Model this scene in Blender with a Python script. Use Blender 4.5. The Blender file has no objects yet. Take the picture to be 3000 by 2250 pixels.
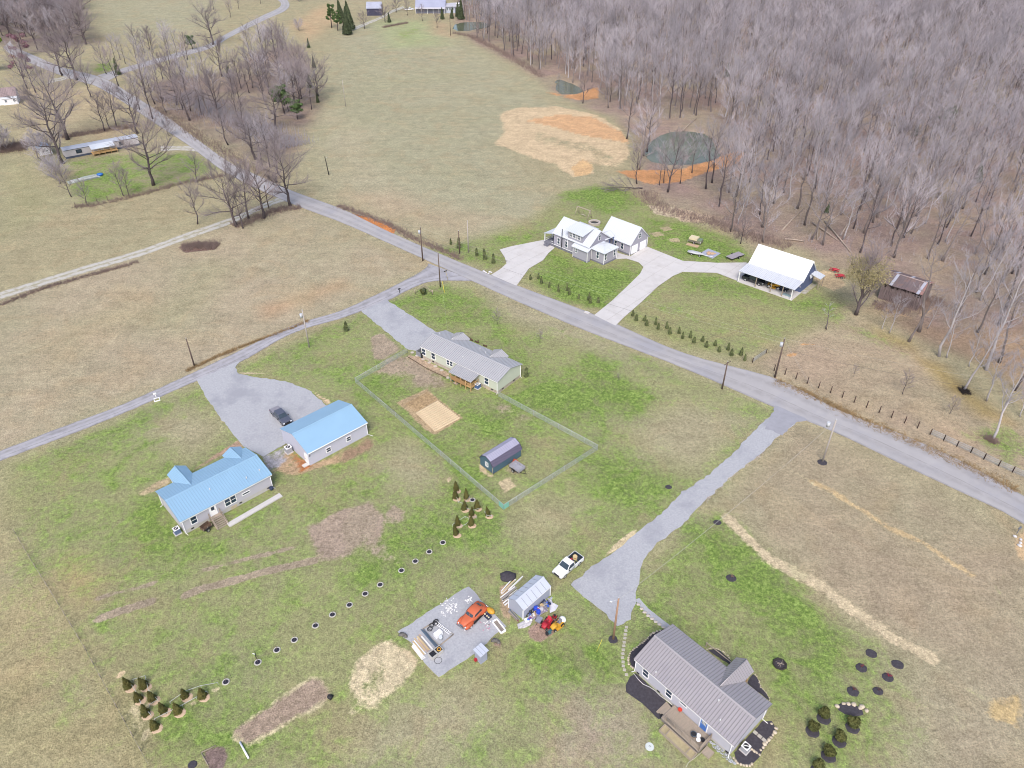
import bpy, math, random
import numpy as np
from mathutils import Vector, Matrix

# ------------------------------------------------------------------ camera, sky, sun, exposure
SC = bpy.context.scene
COL = SC.collection
CAM_H = 88.0
FPX = 2150.0                       # focal length in pixels of the 3000 x 2250 photograph
PITCH = math.radians(35.95)        # below the horizon
cd = bpy.data.cameras.new("camera"); cd.sensor_width = 36.0; cd.lens = 36.0 * FPX / 3000.0
cd.clip_start = 1.0; cd.clip_end = 12000.0
cam = bpy.data.objects.new("camera", cd); COL.objects.link(cam)
cam.location = (0, 0, CAM_H); cam.rotation_euler = (math.pi / 2 - PITCH, 0, 0)
SC.camera = cam

SUN_EL, SUN_AZ = math.radians(50), math.radians(186)     # azimuth measured from +Y, clockwise
W = bpy.data.worlds.new("World"); SC.world = W; W.use_nodes = True
wn = W.node_tree; bg = wn.nodes["Background"]
sky = wn.nodes.new("ShaderNodeTexSky"); sky.sky_type = 'NISHITA'; sky.sun_disc = False
sky.sun_elevation = SUN_EL; sky.sun_rotation = SUN_AZ
sky.air_density = 1.0; sky.dust_density = 3.4; sky.ozone_density = 1.0
wn.links.new(sky.outputs[0], bg.inputs[0]); bg.inputs[1].default_value = 0.15
sd = bpy.data.lights.new("sun", 'SUN'); sd.energy = 1.6; sd.angle = math.radians(24); sd.color = (1.0, 0.965, 0.925)
sun = bpy.data.objects.new("sun", sd); COL.objects.link(sun)
_d = Vector((math.sin(SUN_AZ) * math.cos(SUN_EL), math.cos(SUN_AZ) * math.cos(SUN_EL), math.sin(SUN_EL)))
sun.rotation_euler = _d.to_track_quat('Z', 'Y').to_euler(); sun.location = (0, 0, 200)
SC.view_settings.view_transform = 'Standard'; SC.view_settings.look = 'None'
SC.view_settings.gamma = 1.0; SC.view_settings.use_curve_mapping = False
SC.view_settings.exposure = 0.62
SC.cycles.filter_width = 1.0

# ------------------------------------------------------------------ survey: photo pixel -> point on the ground
CT, ST = math.cos(PITCH), math.sin(PITCH)
def U(p, z=0.0):
    cx = (p[0] - 1500.0) / FPX; cy = (1125.0 - p[1]) / FPX
    dx, dy, dz = cx, CT + cy * ST, -ST + cy * CT
    t = (CAM_H - z) / -dz
    return (dx * t, dy * t)
OFF = {1: (0, 0), 2: (1000, 0), 3: (2000, 0), 4: (0, 750), 5: (1000, 750), 6: (2000, 750), 7: (0, 1500), 8: (1000, 1500), 9: (2000, 1500)}
def Z(t, x, y): o = OFF[t]; return (o[0] + x / 2.212, o[1] + y / 2.212)
def K(a, s, x, y): return (a[0] + x / s, a[1] + y / s)
def ZU(t, x, y, z=0.0): return U(Z(t, x, y), z)
def zfor(base, ytop):            # height of a thing standing at a ground point whose top shows at picture row ytop
    lo, hi = 0.0, 60.0
    for _ in range(40):
        m = (lo + hi) / 2
        Y, h = base[1], m - CAM_H
        fw = Y * CT - h * ST; up = Y * ST + h * CT
        if 1125 - FPX * up / fw > ytop: lo = m
        else: hi = m
    return lo

# ------------------------------------------------------------------ materials
def lin(c):
    c /= 255.0
    return c / 12.92 if c <= 0.04045 else ((c + 0.055) / 1.055) ** 2.4
KALB = 0.72
def S(r, g, b, k=KALB): return (lin(r) * k, lin(g) * k, lin(b) * k)
MATS = {}
def N(nt, t, **kw):
    n = nt.nodes.new(t)
    for k, v in kw.items():
        if k.startswith('i_'): n.inputs[k[2:].replace('_', ' ')].default_value = v
        else: setattr(n, k, v)
    return n
def pm(name, col, rough=0.7, var=0.12, scale=2.0, metal=0.0, bump=0.0, bscale=8.0, dirt=None, rand=0.0, spec=0.4, coat=0.0, streak=None):
    if name in MATS: return MATS[name]
    m = bpy.data.materials.new(name); m.use_nodes = True; nt = m.node_tree; L = nt.links
    b = nt.nodes["Principled BSDF"]; b.inputs["Roughness"].default_value = rough; b.inputs["Metallic"].default_value = metal
    b.inputs["Specular IOR Level"].default_value = spec
    if coat: b.inputs["Coat Weight"].default_value = coat
    tc = N(nt, "ShaderNodeTexCoord")
    src = tc.outputs["Object"]
    if streak:
        mp = N(nt, "ShaderNodeMapping"); mp.inputs["Scale"].default_value = streak; L.new(src, mp.inputs[0]); src = mp.outputs[0]
    else:
        mp = N(nt, "ShaderNodeMapping"); mp.inputs["Rotation"].default_value = (0.61, 0.47, 0.83); L.new(src, mp.inputs[0]); src = mp.outputs[0]
    n1 = N(nt, "ShaderNodeTexNoise", i_Scale=scale, i_Detail=5.0, i_Roughness=0.6); L.new(src, n1.inputs["Vector"])
    mr = N(nt, "ShaderNodeMapRange"); mr.inputs[1].default_value = 0.25; mr.inputs[2].default_value = 0.75
    mr.inputs[3].default_value = 1 - var; mr.inputs[4].default_value = 1 + var; L.new(n1.outputs["Fac"], mr.inputs[0])
    val = mr.outputs[0]
    if rand:
        oi = N(nt, "ShaderNodeObjectInfo"); m2 = N(nt, "ShaderNodeMapRange")
        m2.inputs[3].default_value = 1 - rand; m2.inputs[4].default_value = 1 + rand; L.new(oi.outputs["Random"], m2.inputs[0])
        mm = N(nt, "ShaderNodeMath", operation='MULTIPLY'); L.new(val, mm.inputs[0]); L.new(m2.outputs[0], mm.inputs[1]); val = mm.outputs[0]
    vm = N(nt, "ShaderNodeVectorMath", operation='SCALE'); vm.inputs[0].default_value = col[:3]; L.new(val, vm.inputs["Scale"])
    out = vm.outputs[0]
    if dirt:
        n2 = N(nt, "ShaderNodeTexNoise", i_Scale=dirt[1], i_Detail=6.0, i_Roughness=0.65); L.new(src, n2.inputs["Vector"])
        r2 = N(nt, "ShaderNodeMapRange"); r2.inputs[1].default_value = dirt[2]; r2.inputs[2].default_value = dirt[2] + 0.15
        r2.inputs[4].default_value = dirt[3]; L.new(n2.outputs["Fac"], r2.inputs[0])
        mx = N(nt, "ShaderNodeMix", data_type='RGBA'); L.new(r2.outputs[0], mx.inputs[0]); L.new(out, mx.inputs[6])
        mx.inputs[7].default_value = (*dirt[0], 1); out = mx.outputs[2]
    L.new(out, b.inputs["Base Color"])
    if bump:
        n3 = N(nt, "ShaderNodeTexNoise", i_Scale=bscale, i_Detail=4.0); L.new(src, n3.inputs["Vector"])
        bp = N(nt, "ShaderNodeBump", i_Strength=min(1, bump), i_Distance=bump * 0.2); L.new(n3.outputs["Fac"], bp.inputs["Height"])
        L.new(bp.outputs[0], b.inputs["Normal"])
    MATS[name] = m; m["col"] = list(col[:3])
    return m
def mglass(name, col=(0.03, 0.05, 0.08), rough=0.08):
    return pm(name, col, rough=rough, var=0.3, scale=0.7, spec=0.8)

# ------------------------------------------------------------------ mesh builder
class MB:
    def __init__(s): s.v = []; s.f = []; s.sm = []; s.mi = []; s.cur = 0
    def add(s, vs, fs, smooth=False):
        o = len(s.v); s.v += [tuple(p) for p in vs]
        for f in fs: s.f.append(tuple(i + o for i in f)); s.sm.append(smooth); s.mi.append(s.cur)
        return s
    def box(s, cx, cy, cz, sx, sy, sz, rz=0.0, rx=0.0, ry=0.0, taper=1.0):
        vs = []
        R = (Matrix.Rotation(rz, 3, 'Z') @ Matrix.Rotation(ry, 3, 'Y') @ Matrix.Rotation(rx, 3, 'X')) if (rz or rx or ry) else None
        for k in (-.5, .5):
            q = taper if k > 0 else 1.0
            for (i, j) in ((-.5, -.5), (.5, -.5), (.5, .5), (-.5, .5)):
                p = Vector((i * sx * q, j * sy * q, k * sz))
                if R: p = R @ p
                vs.append((p.x + cx, p.y + cy, p.z + cz))
        return s.add(vs, [(3, 2, 1, 0), (4, 5, 6, 7), (0, 1, 5, 4), (1, 2, 6, 5), (2, 3, 7, 6), (3, 0, 4, 7)])
    def poly(s, pts): return s.add(pts, [tuple(range(len(pts)))])
    def slab(s, pts, th):          # planar polygon given thickness downwards along its normal
        a, b, c = Vector(pts[0]), Vector(pts[1]), Vector(pts[2]); n = (b - a).cross(c - a).normalized()
        if n.z < 0: pts = pts[::-1]; n = -n
        k = len(pts); lo = [tuple(Vector(p) - n * th) for p in pts]
        return s.add(list(pts) + lo, [tuple(range(k)), tuple(range(2 * k - 1, k - 1, -1))] + [(i, i + k, (i + 1) % k + k, (i + 1) % k) for i in range(k)])
    def prism(s, prof, x0, x1):    # profile of (y,z) swept along x
        k = len(prof); vs = [(x0, y, z) for y, z in prof] + [(x1, y, z) for y, z in prof]
        return s.add(vs, [tuple(range(k - 1, -1, -1)), tuple(range(k, 2 * k))] + [(i, (i + 1) % k, (i + 1) % k + k, i + k) for i in range(k)])
    def flat(s, pts, z0, z1):      # polygon in plan extruded
        k = len(pts); vs = [(x, y, z0) for x, y in pts] + [(x, y, z1) for x, y in pts]
        a = sum(pts[i][0] * pts[(i + 1) % k][1] - pts[(i + 1) % k][0] * pts[i][1] for i in range(k))
        fs = [tuple(range(k, 2 * k)), tuple(range(k - 1, -1, -1))] + [(i, (i + 1) % k, (i + 1) % k + k, i + k) for i in range(k)]
        if a < 0: fs = [f[::-1] for f in fs]
        return s.add(vs, fs)
    def tube(s, pts, r, n=6, caps=True, smooth=True):
        P = [Vector(p) for p in pts]; rs = r if isinstance(r, (list, tuple)) else [r] * len(P)
        vs = []; fs = []; prev = None
        for i, p in enumerate(P):
            d = (P[min(i + 1, len(P) - 1)] - P[max(i - 1, 0)]).normalized()
            a = d.orthogonal().normalized() if prev is None else (prev - d * prev.dot(d)).normalized()
            prev = a; b = d.cross(a)
            for k in range(n):
                t = 2 * math.pi * k / n
                vs.append(tuple(p + (a * math.cos(t) + b * math.sin(t)) * rs[i]))
        for i in range(len(P) - 1):
            for k in range(n): fs.append((i * n + k, i * n + (k + 1) % n, (i + 1) * n + (k + 1) % n, (i + 1) * n + k))
        s.add(vs, fs, smooth)
        if caps:
            o = len(s.v) - len(vs)
            s.f.append(tuple(o + k for k in range(n - 1, -1, -1))); s.sm.append(False); s.mi.append(s.cur)
            s.f.append(tuple(o + (len(P) - 1) * n + k for k in range(n))); s.sm.append(False); s.mi.append(s.cur)
        return s
    def cyl(s, x, y, z0, z1, r, n=16, r2=None): return s.tube([(x, y, z0), (x, y, z1)], [r, r if r2 is None else r2], n)
    def ring(s, x, y, z, R, r, n=18, m=6, ax='Z'):
        vs = []; fs = []
        for i in range(n):
            t = 2 * math.pi * i / n
            for k in range(m):
                u = 2 * math.pi * k / m; q = R + r * math.cos(u); h = r * math.sin(u)
                p = (q * math.cos(t), q * math.sin(t), h)
                if ax == 'Y': p = (p[0], p[2], p[1])
                if ax == 'X': p = (p[2], p[0], p[1])
                vs.append((p[0] + x, p[1] + y, p[2] + z))
        for i in range(n):
            for k in range(m): fs.append((i * m + k, ((i + 1) % n) * m + k, ((i + 1) % n) * m + (k + 1) % m, i * m + (k + 1) % m))
        return s.add(vs, fs, True)
    def blob(s, c, r, n=8, m=6, jit=0.0, rnd=None):
        vs = []; fs = []
        for j in range(m + 1):
            ph = math.pi * j / m - math.pi / 2
            for i in range(n):
                t = 2 * math.pi * i / n; q = 1 + (rnd.uniform(-jit, jit) if rnd else 0)
                vs.append((c[0] + r[0] * q * math.cos(ph) * math.cos(t), c[1] + r[1] * q * math.cos(ph) * math.sin(t), c[2] + r[2] * q * math.sin(ph)))
        for j in range(m):
            for i in range(n): fs.append((j * n + i, j * n + (i + 1) % n, (j + 1) * n + (i + 1) % n, (j + 1) * n + i))
        return s.add(vs, fs, True)
    def loft(s, secs, n=20, caps=True):   # (x, halfwidth, z0, z1, exponent)
        vs = []; fs = []
        for (x, w, z0, z1, e) in secs:
            for k in range(n):
                t = 2 * math.pi * k / n; c, q = math.cos(t), math.sin(t)
                vs.append((x, w * math.copysign(abs(c) ** (2 / e), c), (z0 + z1) / 2 + (z1 - z0) / 2 * math.copysign(abs(q) ** (2 / e), q)))
        for i in range(len(secs) - 1):
            for k in range(n): fs.append((i * n + k, (i + 1) * n + k, (i + 1) * n + (k + 1) % n, i * n + (k + 1) % n))
        if caps: fs += [tuple(range(n)), tuple(range(len(secs) * n - 1, (len(secs) - 1) * n - 1, -1))]
        return s.add(vs, fs, True)
    def mesh(s, name, mat, smooth=None):
        me = bpy.data.meshes.new(name); me.from_pydata(s.v, [], s.f)
        for m in (mat if isinstance(mat, (list, tuple)) else [mat]): me.materials.append(m)
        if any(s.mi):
            c = mat["col"]; me.materials.append(pm(mat.name + "_rib_shade", [q * (0.78 if "blue" in mat.name or "white" in mat.name else 0.58) for q in c], 0.6)); me.polygons.foreach_set("material_index", s.mi)  # ribs take a darkened roof colour, standing in for shade along the seams
        if any(s.sm): me.polygons.foreach_set("use_smooth", s.sm)
        me.update(); return me
    def build(s, name, mat, parent=None, label=None):
        o = bpy.data.objects.new(name, s.mesh(name, mat)); COL.objects.link(o)
        if parent: o.parent = parent
        if label: o["label"] = label
        return o

def tag(o, label=None, cat=None, group=None, kind=None):
    if label: o["label"] = label
    if cat: o["category"] = cat
    if group: o["group"] = group
    if kind: o["kind"] = kind
    return o
def thing(name, label, cat, loc=(0, 0, 0), rz=0.0, group=None):
    o = bpy.data.objects.new(name, None); COL.objects.link(o); o.empty_display_size = 0.3
    o.location = loc if len(loc) == 3 else (*loc, 0.0); o.rotation_euler = (0, 0, rz)
    return tag(o, label, cat, group)
def dup(root, loc, rz, scale=1.0, label=None, group=None):
    r = root.copy(); COL.objects.link(r); r.location = loc if len(loc) == 3 else (*loc, 0.0); r.rotation_euler = (0, 0, rz); r.scale = (scale,) * 3
    if label: r["label"] = label
    if group: r["group"] = group
    for ch in root.children:
        c = ch.copy(); COL.objects.link(c); c.parent = r
        for g in ch.children:
            d = g.copy(); COL.objects.link(d); d.parent = c
    return r

# ------------------------------------------------------------------ shared surveyed outlines (photo pixels, all on the ground)
POND_BIG = [K((0, 0), 1, x, y) for x, y in ((1893, 455), (1890, 440), (1905, 415), (1935, 395), (1965, 385), (2010, 382), (2060, 388), (2085, 405), (2095, 430), (2110, 455), (2090, 470), (2030, 482), (1960, 482), (1910, 470))]
POND_SMALL = [Z(2, x, y) for x, y in ((1390, 570), (1400, 540), (1380, 520), (1420, 510), (1500, 540), (1555, 570), (1560, 590), (1500, 605), (1430, 605))]
POND_FAR = [Z(2, x, y) for x, y in ((720, 185), (740, 150), (800, 140), (900, 138), (960, 150), (960, 170), (860, 188), (780, 195))]

# ================================================================== GROUND
def axis(lo, f0, f1, hi, step, grow):
    a = list(np.arange(f0, f1 + 1e-6, step)); d = step; x = f1; up = []
    while x < hi: d *= grow; x += d; up.append(x)
    d = step; x = f0; dn = []
    while x > lo: d *= grow; x -= d; dn.append(x)
    return np.array(dn[::-1] + a + up)
GX = axis(-3500, -112, 112, 3500, 0.62, 1.022)
GY = axis(-1500, 42, 190, 5000, 0.62, 1.016)
XX, YY = np.meshgrid(GX, GY); GP = np.stack([XX.ravel(), YY.ravel()], 1); NV = len(GP)
g_tint = np.empty((NV, 4), np.float32); g_bare = np.zeros((NV, 4), np.float32); g_lush = np.zeros(NV, np.float32); g_z = np.zeros(NV, np.float32)
g_tint[:] = (*S(176, 166, 134), 1)
g_bare[:, :3] = S(180, 160, 150)

def sdf(P, poly):
    v = np.array(poly); n = len(v); d = np.full(len(P), 1e9); ins = np.zeros(len(P), bool)
    for i in range(n):
        a, b = v[i], v[(i + 1) % n]; e = b - a; w = P - a
        t = np.clip((w @ e) / max(e @ e, 1e-9), 0, 1); q = w - t[:, None] * e
        d = np.minimum(d, (q * q).sum(1))
        c = ((a[1] <= P[:, 1]) != (b[1] <= P[:, 1]))
        with np.errstate(divide='ignore', invalid='ignore'):
            xi = a[0] + (P[:, 1] - a[1]) / (b[1] - a[1]) * e[0]
        ins ^= c & (P[:, 0] < xi)
    d = np.sqrt(d); return np.where(ins, -d, d)
def dline(P, pts):
    v = np.array(pts); d = np.full(len(P), 1e9)
    for i in range(len(v) - 1):
        a, b = v[i], v[i + 1]; e = b - a; w = P - a
        t = np.clip((w @ e) / max(e @ e, 1e-9), 0, 1); q = w - t[:, None] * e; d = np.minimum(d, (q * q).sum(1))
    return np.sqrt(d)
def region(px, pad, line=None):
    w = np.array([U(p) for p in px]); lo = w.min(0) - pad; hi = w.max(0) + pad
    idx = np.nonzero((GP[:, 0] > lo[0]) & (GP[:, 0] < hi[0]) & (GP[:, 1] > lo[1]) & (GP[:, 1] < hi[1]))[0]
    P = GP[idx]
    d = sdf(P, w) if line is None else dline(P, w) - line
    return idx, d
def sm(d, soft): t = np.clip(0.5 - d / (2 * soft), 0, 1); return t * t * (3 - 2 * t)
def tint(px, rgb, soft=3.0, amt=1.0, line=None):
    i, d = region(px, soft + (line or 0), line); a = (sm(d, soft) * amt)[:, None]
    g_tint[i, :3] = g_tint[i, :3] * (1 - a) + np.array(rgb) * a
def lush(px, val, soft=3.0, line=None):
    i, d = region(px, soft + (line or 0), line); a = sm(d, soft); g_lush[i] = g_lush[i] * (1 - a) + val * a
def bare(px, rgb, A=1.0, soft=0.8, line=None):
    i, d = region(px, soft + 2.5 + (line or 0), line); a = sm(d, soft) * A
    near = d < soft + 2.0
    ii = i[near]; an = a[near]; keep = an >= g_bare[ii, 3] * 0.6
    ii = ii[keep]; an = an[keep]
    w = np.clip(an / 0.35, 0, 1)[:, None] if False else np.ones((len(ii), 1))
    g_bare[ii, :3] = g_bare[ii, :3] * (1 - w) + np.array(rgb) * w
    g_bare[ii, 3] = np.maximum(g_bare[ii, 3], an)
def unbare(px, soft=0.5, A=0.0, line=None):
    i, d = region(px, soft + (line or 0), line); a = sm(d, soft); g_bare[i, 3] = g_bare[i, 3] * (1 - a) + A * a
def lift(px, dz, soft=2.0, line=None):
    i, d = region(px, soft + (line or 0), line); g_z[i] += sm(d, soft) * dz
def ZP(t, *xy): return [Z(t, xy[i], xy[i + 1]) for i in range(0, len(xy), 2)]
def Q(*xy): return [(xy[i], xy[i + 1]) for i in range(0, len(xy), 2)]

TAN = S(184, 173, 146); TAN2 = S(184, 170, 144); OCH = S(196, 172, 138); GRYT = S(178, 170, 152); OLIVE = S(162, 162, 120); PALEG = S(176, 172, 144)
BROWN = S(177, 161, 136); LITTER = S(164, 142, 132); CLAY = S(206, 148, 102); SAND = S(222, 198, 162); DIRT = S(176, 160, 140); STRAW = S(216, 203, 165); BRUSH = S(112, 96, 88); MULCH = S(62, 58, 68, 0.6)
# wide fields
tint(Q(-200, 1370, 0, 1330, 700, 1040, 1000, 905, 1240, 775, 830, 590, 560, 700, 0, 880, -300, 950), TAN2, 5)
tint(Q(400, 950, 620, 760, 700, 780, 520, 980), OLIVE, 6, 0.35)
tint(Q(100, 1000, 420, 850, 480, 900, 150, 1080), OCH, 7, 0.45)
tint(Q(760, 900, 1000, 820, 1020, 840, 780, 930), S(205, 165, 128), 4, 0.6)
tint(Q(0, 830, 600, 620, 540, 560, 250, 520, 0, 560), S(174, 164, 132), 6)
tint(Q(0, 700, 180, 600, 60, 470, 0, 470), OLIVE, 8, 0.5)
tint(Q(950, 560, 900, 420, 960, 200, 1010, 70, 1200, 60, 1340, 110, 1560, 230, 1680, 330, 1450, 420, 1560, 560, 1700, 560, 1500, 690, 1300, 690, 1050, 600), PALEG, 12, 0.8)
tint(Q(1150, 560, 1250, 600, 1450, 640, 1350, 690, 1150, 650, 1000, 570), S(196, 172, 145), 8, 0.6)
tint(Q(960, 330, 1080, 380, 1120, 540, 980, 540), S(190, 178, 150), 8, 0.6)
tint(Q(1100, 60, 1250, 60, 1300, 130, 1150, 140), S(172, 184, 130), 14, 0.7)
tint(Q(0, 1700, 250, 1950, 380, 2250, 0, 2250), S(180, 156, 116), 12, 0.5)
tint(Q(250, 0, 640, 0, 600, 90, 380, 120, 290, 80), PALEG, 14, 0.8)
tint(Q(60, 250, 330, 250, 450, 380, 330, 410, 100, 410, 20, 330), S(190, 172, 140), 8, 0.8)
tint(Q(850, 70, 960, 10, 1000, 60, 900, 120), S(206, 174, 138), 8, 0.8)
tint(Q(1270, 60, 1310, 70, 1330, 110, 1270, 100), S(200, 168, 138), 6, 0.8)
# the yards
YARD = Q(0, 1360, 230, 1270, 560, 1130, 700, 1060, 1050, 910, 1210, 850, 1290, 825, 1390, 830, 1560, 905, 2000, 1085, 2290, 1200, 2150, 1400, 2000, 1540, 1890, 1660, 2010, 1500, 2140, 1490, 2330, 1680, 2500, 1830, 2700, 1930, 2680, 2010, 2740, 2180, 2560, 2300, 700, 2300, 520, 2250, 440, 2250, 330, 2080, 200, 1830, 40, 1560, 0, 1520)
tint(YARD, S(163, 163, 118), 4); lush(YARD, 0.52, 4)
tint(Q(2300, 1240, 2420, 1290, 2960, 1560, 3100, 1700, 3100, 2300, 2760, 2300, 2720, 2150, 2700, 1960, 2300, 1650, 2160, 1500), BROWN, 6)
tint(Q(2600, 1950, 3100, 1900, 3100, 2300, 2600, 2300), S(176, 166, 140), 10, 0.7)
lush(Q(2700, 2050, 2900, 2000, 3000, 2150, 2900, 2260, 2700, 2200), 0.30, 8)
tint(Q(0, 1560, 60, 1600, 300, 1990, 440, 2260, -200, 2300, -200, 1560), S(170, 160, 120), 14)
tint(Q(0, 1640, 120, 1700, 200, 1900, 0, 2000), S(188, 166, 128), 8, 0.5)
lush(Q(0, 1540, 120, 1640, 300, 1950, 480, 2250, 100, 2250, 0, 2000), 0.42, 9)
tint(Q(200, 1640, 300, 1690, 260, 1760, 170, 1720), S(205, 172, 128), 4, 0.6)
# farmhouse side of the road
FARM = Q(1250, 730, 1420, 690, 1560, 640, 1650, 560, 1800, 540, 1900, 590, 2000, 640, 2140, 690, 2230, 760, 2380, 820, 2470, 880, 2480, 930, 2330, 1010, 2190, 1060, 2000, 1030, 1700, 900, 1440, 800)
tint(FARM, S(160, 160, 114), 4); lush(FARM, 0.44, 4)
tint(Q(2200, 1060, 2500, 920, 2700, 1030, 2900, 1200, 3100, 1300, 3100, 1480, 2700, 1320), S(184, 164, 140), 5)
lush(Q(2200, 1060, 2500, 920, 2700, 1030, 2900, 1200, 3100, 1300, 3100, 1480, 2700, 1320), 0.06, 5)
# lush green patches
for p, v in ((Q(1140, 890, 1290, 840, 1420, 900, 1500, 1000, 1580, 1080, 1540, 1100, 1400, 960, 1290, 960), 0.68), (Q(1480, 1170, 1550, 1100, 1640, 1100, 1720, 1040, 1880, 1130, 1900, 1220, 1760, 1200, 1650, 1230), 0.62),
             (Q(1740, 1060, 1900, 1080, 1950, 1150, 1880, 1210, 1800, 1170), 0.72), (Q(1700, 1330, 1900, 1350, 1960, 1420, 1850, 1500, 1720, 1450), 0.6), (Q(1050, 1130, 1120, 1100, 1200, 1150, 1200, 1230, 1300, 1290, 1420, 1450, 1300, 1330), 0.66),
             (Q(1370, 1180, 1460, 1190, 1560, 1260, 1500, 1300, 1350, 1290, 1280, 1200), 0.62), (Q(1390, 1530, 1440, 1510, 1450, 1560, 1400, 1570), 0.85), (Q(400, 1490, 470, 1450, 520, 1560, 640, 1600, 500, 1650, 400, 1580), 0.75),
             (Q(2000, 1560, 2100, 1530, 2300, 1700, 2500, 1880, 2420, 1960, 2350, 2000, 2250, 1850, 2050, 1680), 0.72), (Q(2280, 1980, 2420, 2000, 2520, 2100, 2400, 2160, 2300, 2080), 0.66), (Q(1900, 1640, 2010, 1620, 2150, 1790, 2260, 1960, 2200, 1930, 2000, 1780), 0.6),
             (Q(1500, 1900, 1650, 1860, 1760, 1880, 1820, 1960, 1700, 2050, 1560, 1960), 0.62), (Q(1860, 1740, 1980, 1780, 2040, 1860, 1960, 1830), 0.66), (Q(1610, 730, 1640, 745, 1770, 790, 1840, 770, 1870, 800, 1780, 900, 1600, 880, 1570, 810), 0.74),
             (Q(1640, 570, 1740, 540, 1860, 560, 1880, 600, 1760, 620), 0.66), (Q(1890, 640, 2020, 660, 2150, 700, 2180, 760, 2010, 760, 1900, 700), 0.7), (Q(2000, 800, 2160, 830, 2330, 890, 2400, 880, 2480, 880, 2440, 920, 2320, 890, 2150, 860, 2000, 850), 0.66),
             (Q(1450, 700, 1570, 680, 1590, 705, 1470, 725), 0.62), (Q(1300, 740, 1440, 730, 1480, 760, 1430, 790), 0.5), (Q(200, 470, 300, 450, 560, 440, 660, 490, 560, 540, 260, 600, 190, 560), 0.58), (Q(1260, 1200, 1300, 1240, 1200, 1240, 1180, 1200), 0.7),
             (Q(2420, 940, 2560, 970, 2700, 1030, 2650, 1040, 2500, 980), 0.5), (Q(2830, 1270, 2960, 1250, 3050, 1330, 2950, 1380), 0.6), (Q(160, 1330, 330, 1270, 560, 1160, 600, 1200, 400, 1250, 200, 1380), 0.55), (Q(640, 2140, 720, 2120, 740, 2180, 660, 2230), 0.75),
             (Q(480, 2200, 560, 2190, 570, 2240, 490, 2260), 0.75), (Q(490, 2090, 540, 2085, 545, 2110, 500, 2130), 0.9), (Q(1110, 2180, 1170, 2170, 1180, 2230, 1120, 2240), 0.7), (Q(1020, 1620, 1170, 1570, 1290, 1590, 1200, 1660, 1060, 1730), 0.62), (Q(1280, 1520, 1340, 1560, 1300, 1600, 1240, 1560), 0.6),
             (Q(280, 190, 330, 180, 330, 215, 270, 215), 0.7), (Q(1160, 90, 1230, 80, 1230, 110, 1160, 120), 0.4), (Q(800, 1050, 900, 1010, 960, 960, 980, 970, 900, 1050), 0.55)):
    lush(p, v + .12, 5)
lush(Q(1780, 1010, 1880, 1100, 2000, 1160, 2120, 1180), 0.36, 4, line=3)
# brown-tan thin spots inside the yards
for p, a in ((Q(1430, 850, 1540, 900, 1700, 970, 1820, 1040, 1700, 1000, 1500, 930), 0.8), (Q(1850, 1250, 2000, 1180, 2200, 1230, 2050, 1380, 1900, 1330), 0.6), (Q(1100, 1360, 1200, 1300, 1290, 1400, 1200, 1440), 0.5), (Q(1640, 2040, 1850, 2060, 1900, 2200, 1750, 2300, 1620, 2250), 0.9), (Q(1050, 2130, 1350, 2000, 1450, 2100, 1300, 2250, 1050, 2250), 0.6),
             (Q(620, 1290, 660, 1240, 520, 1190, 420, 1260, 560, 1330), 0.6), (Q(1500, 1560, 1640, 1560, 1700, 1500, 1560, 1470), 0.4)):
    tint(p, S(184, 170, 146), 5, a); lush(p, 0.24, 5)
tint(Q(1640, 2040, 1850, 2060, 1900, 2200, 1750, 2300, 1620, 2250), S(176, 160, 142), 5, 0.8)
# woods floor
WOODS = Q(1340, -40, 1330, 60, 1384, 122, 1488, 178, 1565, 222, 1612, 262, 1700, 312, 1800, 345, 1860, 400, 1880, 480, 1860, 545, 1909, 592, 2000, 612, 2136, 675, 2230, 722, 2300, 712, 2380, 735, 2430, 780, 2540, 800, 2620, 950, 2760, 1010, 2900, 1060, 3100, 1180, 4200, 1180, 4200, -250, 1340, -250)
tint(WOODS, LITTER, 4); lush(WOODS, -0.2, 4)
tint(Q(2480, 900, 2600, 940, 2700, 990, 2860, 1060, 3000, 1180, 3100, 1180, 3100, 960, 2760, 960, 2600, 900), S(176, 150, 122), 5, 0.8)
tint(Q(2690, 1050, 2760, 1070, 2900, 1190, 2960, 1240, 2870, 1220, 2760, 1130), S(172, 142, 72), 3, 0.8)
tint(Q(2560, 960, 2660, 1000, 2680, 1030, 2570, 990), S(170, 150, 80), 3, 0.7)
COPSE = ZP(1, 960, 690, 880, 600, 1080, 500, 1500, 470, 1640, 330, 1950, 300, 2000, 560, 2100, 640, 1960, 900, 1890, 1040, 1800, 1150, 1640, 1060, 1400, 920, 1150, 770)
tint(COPSE, S(150, 130, 122), 5, 0.9); lush(COPSE, 0.0, 5)
TLWOOD = ZP(1, -600, -150, 480, -60, 560, 180, 650, 270, 520, 300, 250, 340, 100, 290, -600, 260)
tint(TLWOOD, S(130, 115, 112), 8)
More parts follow.
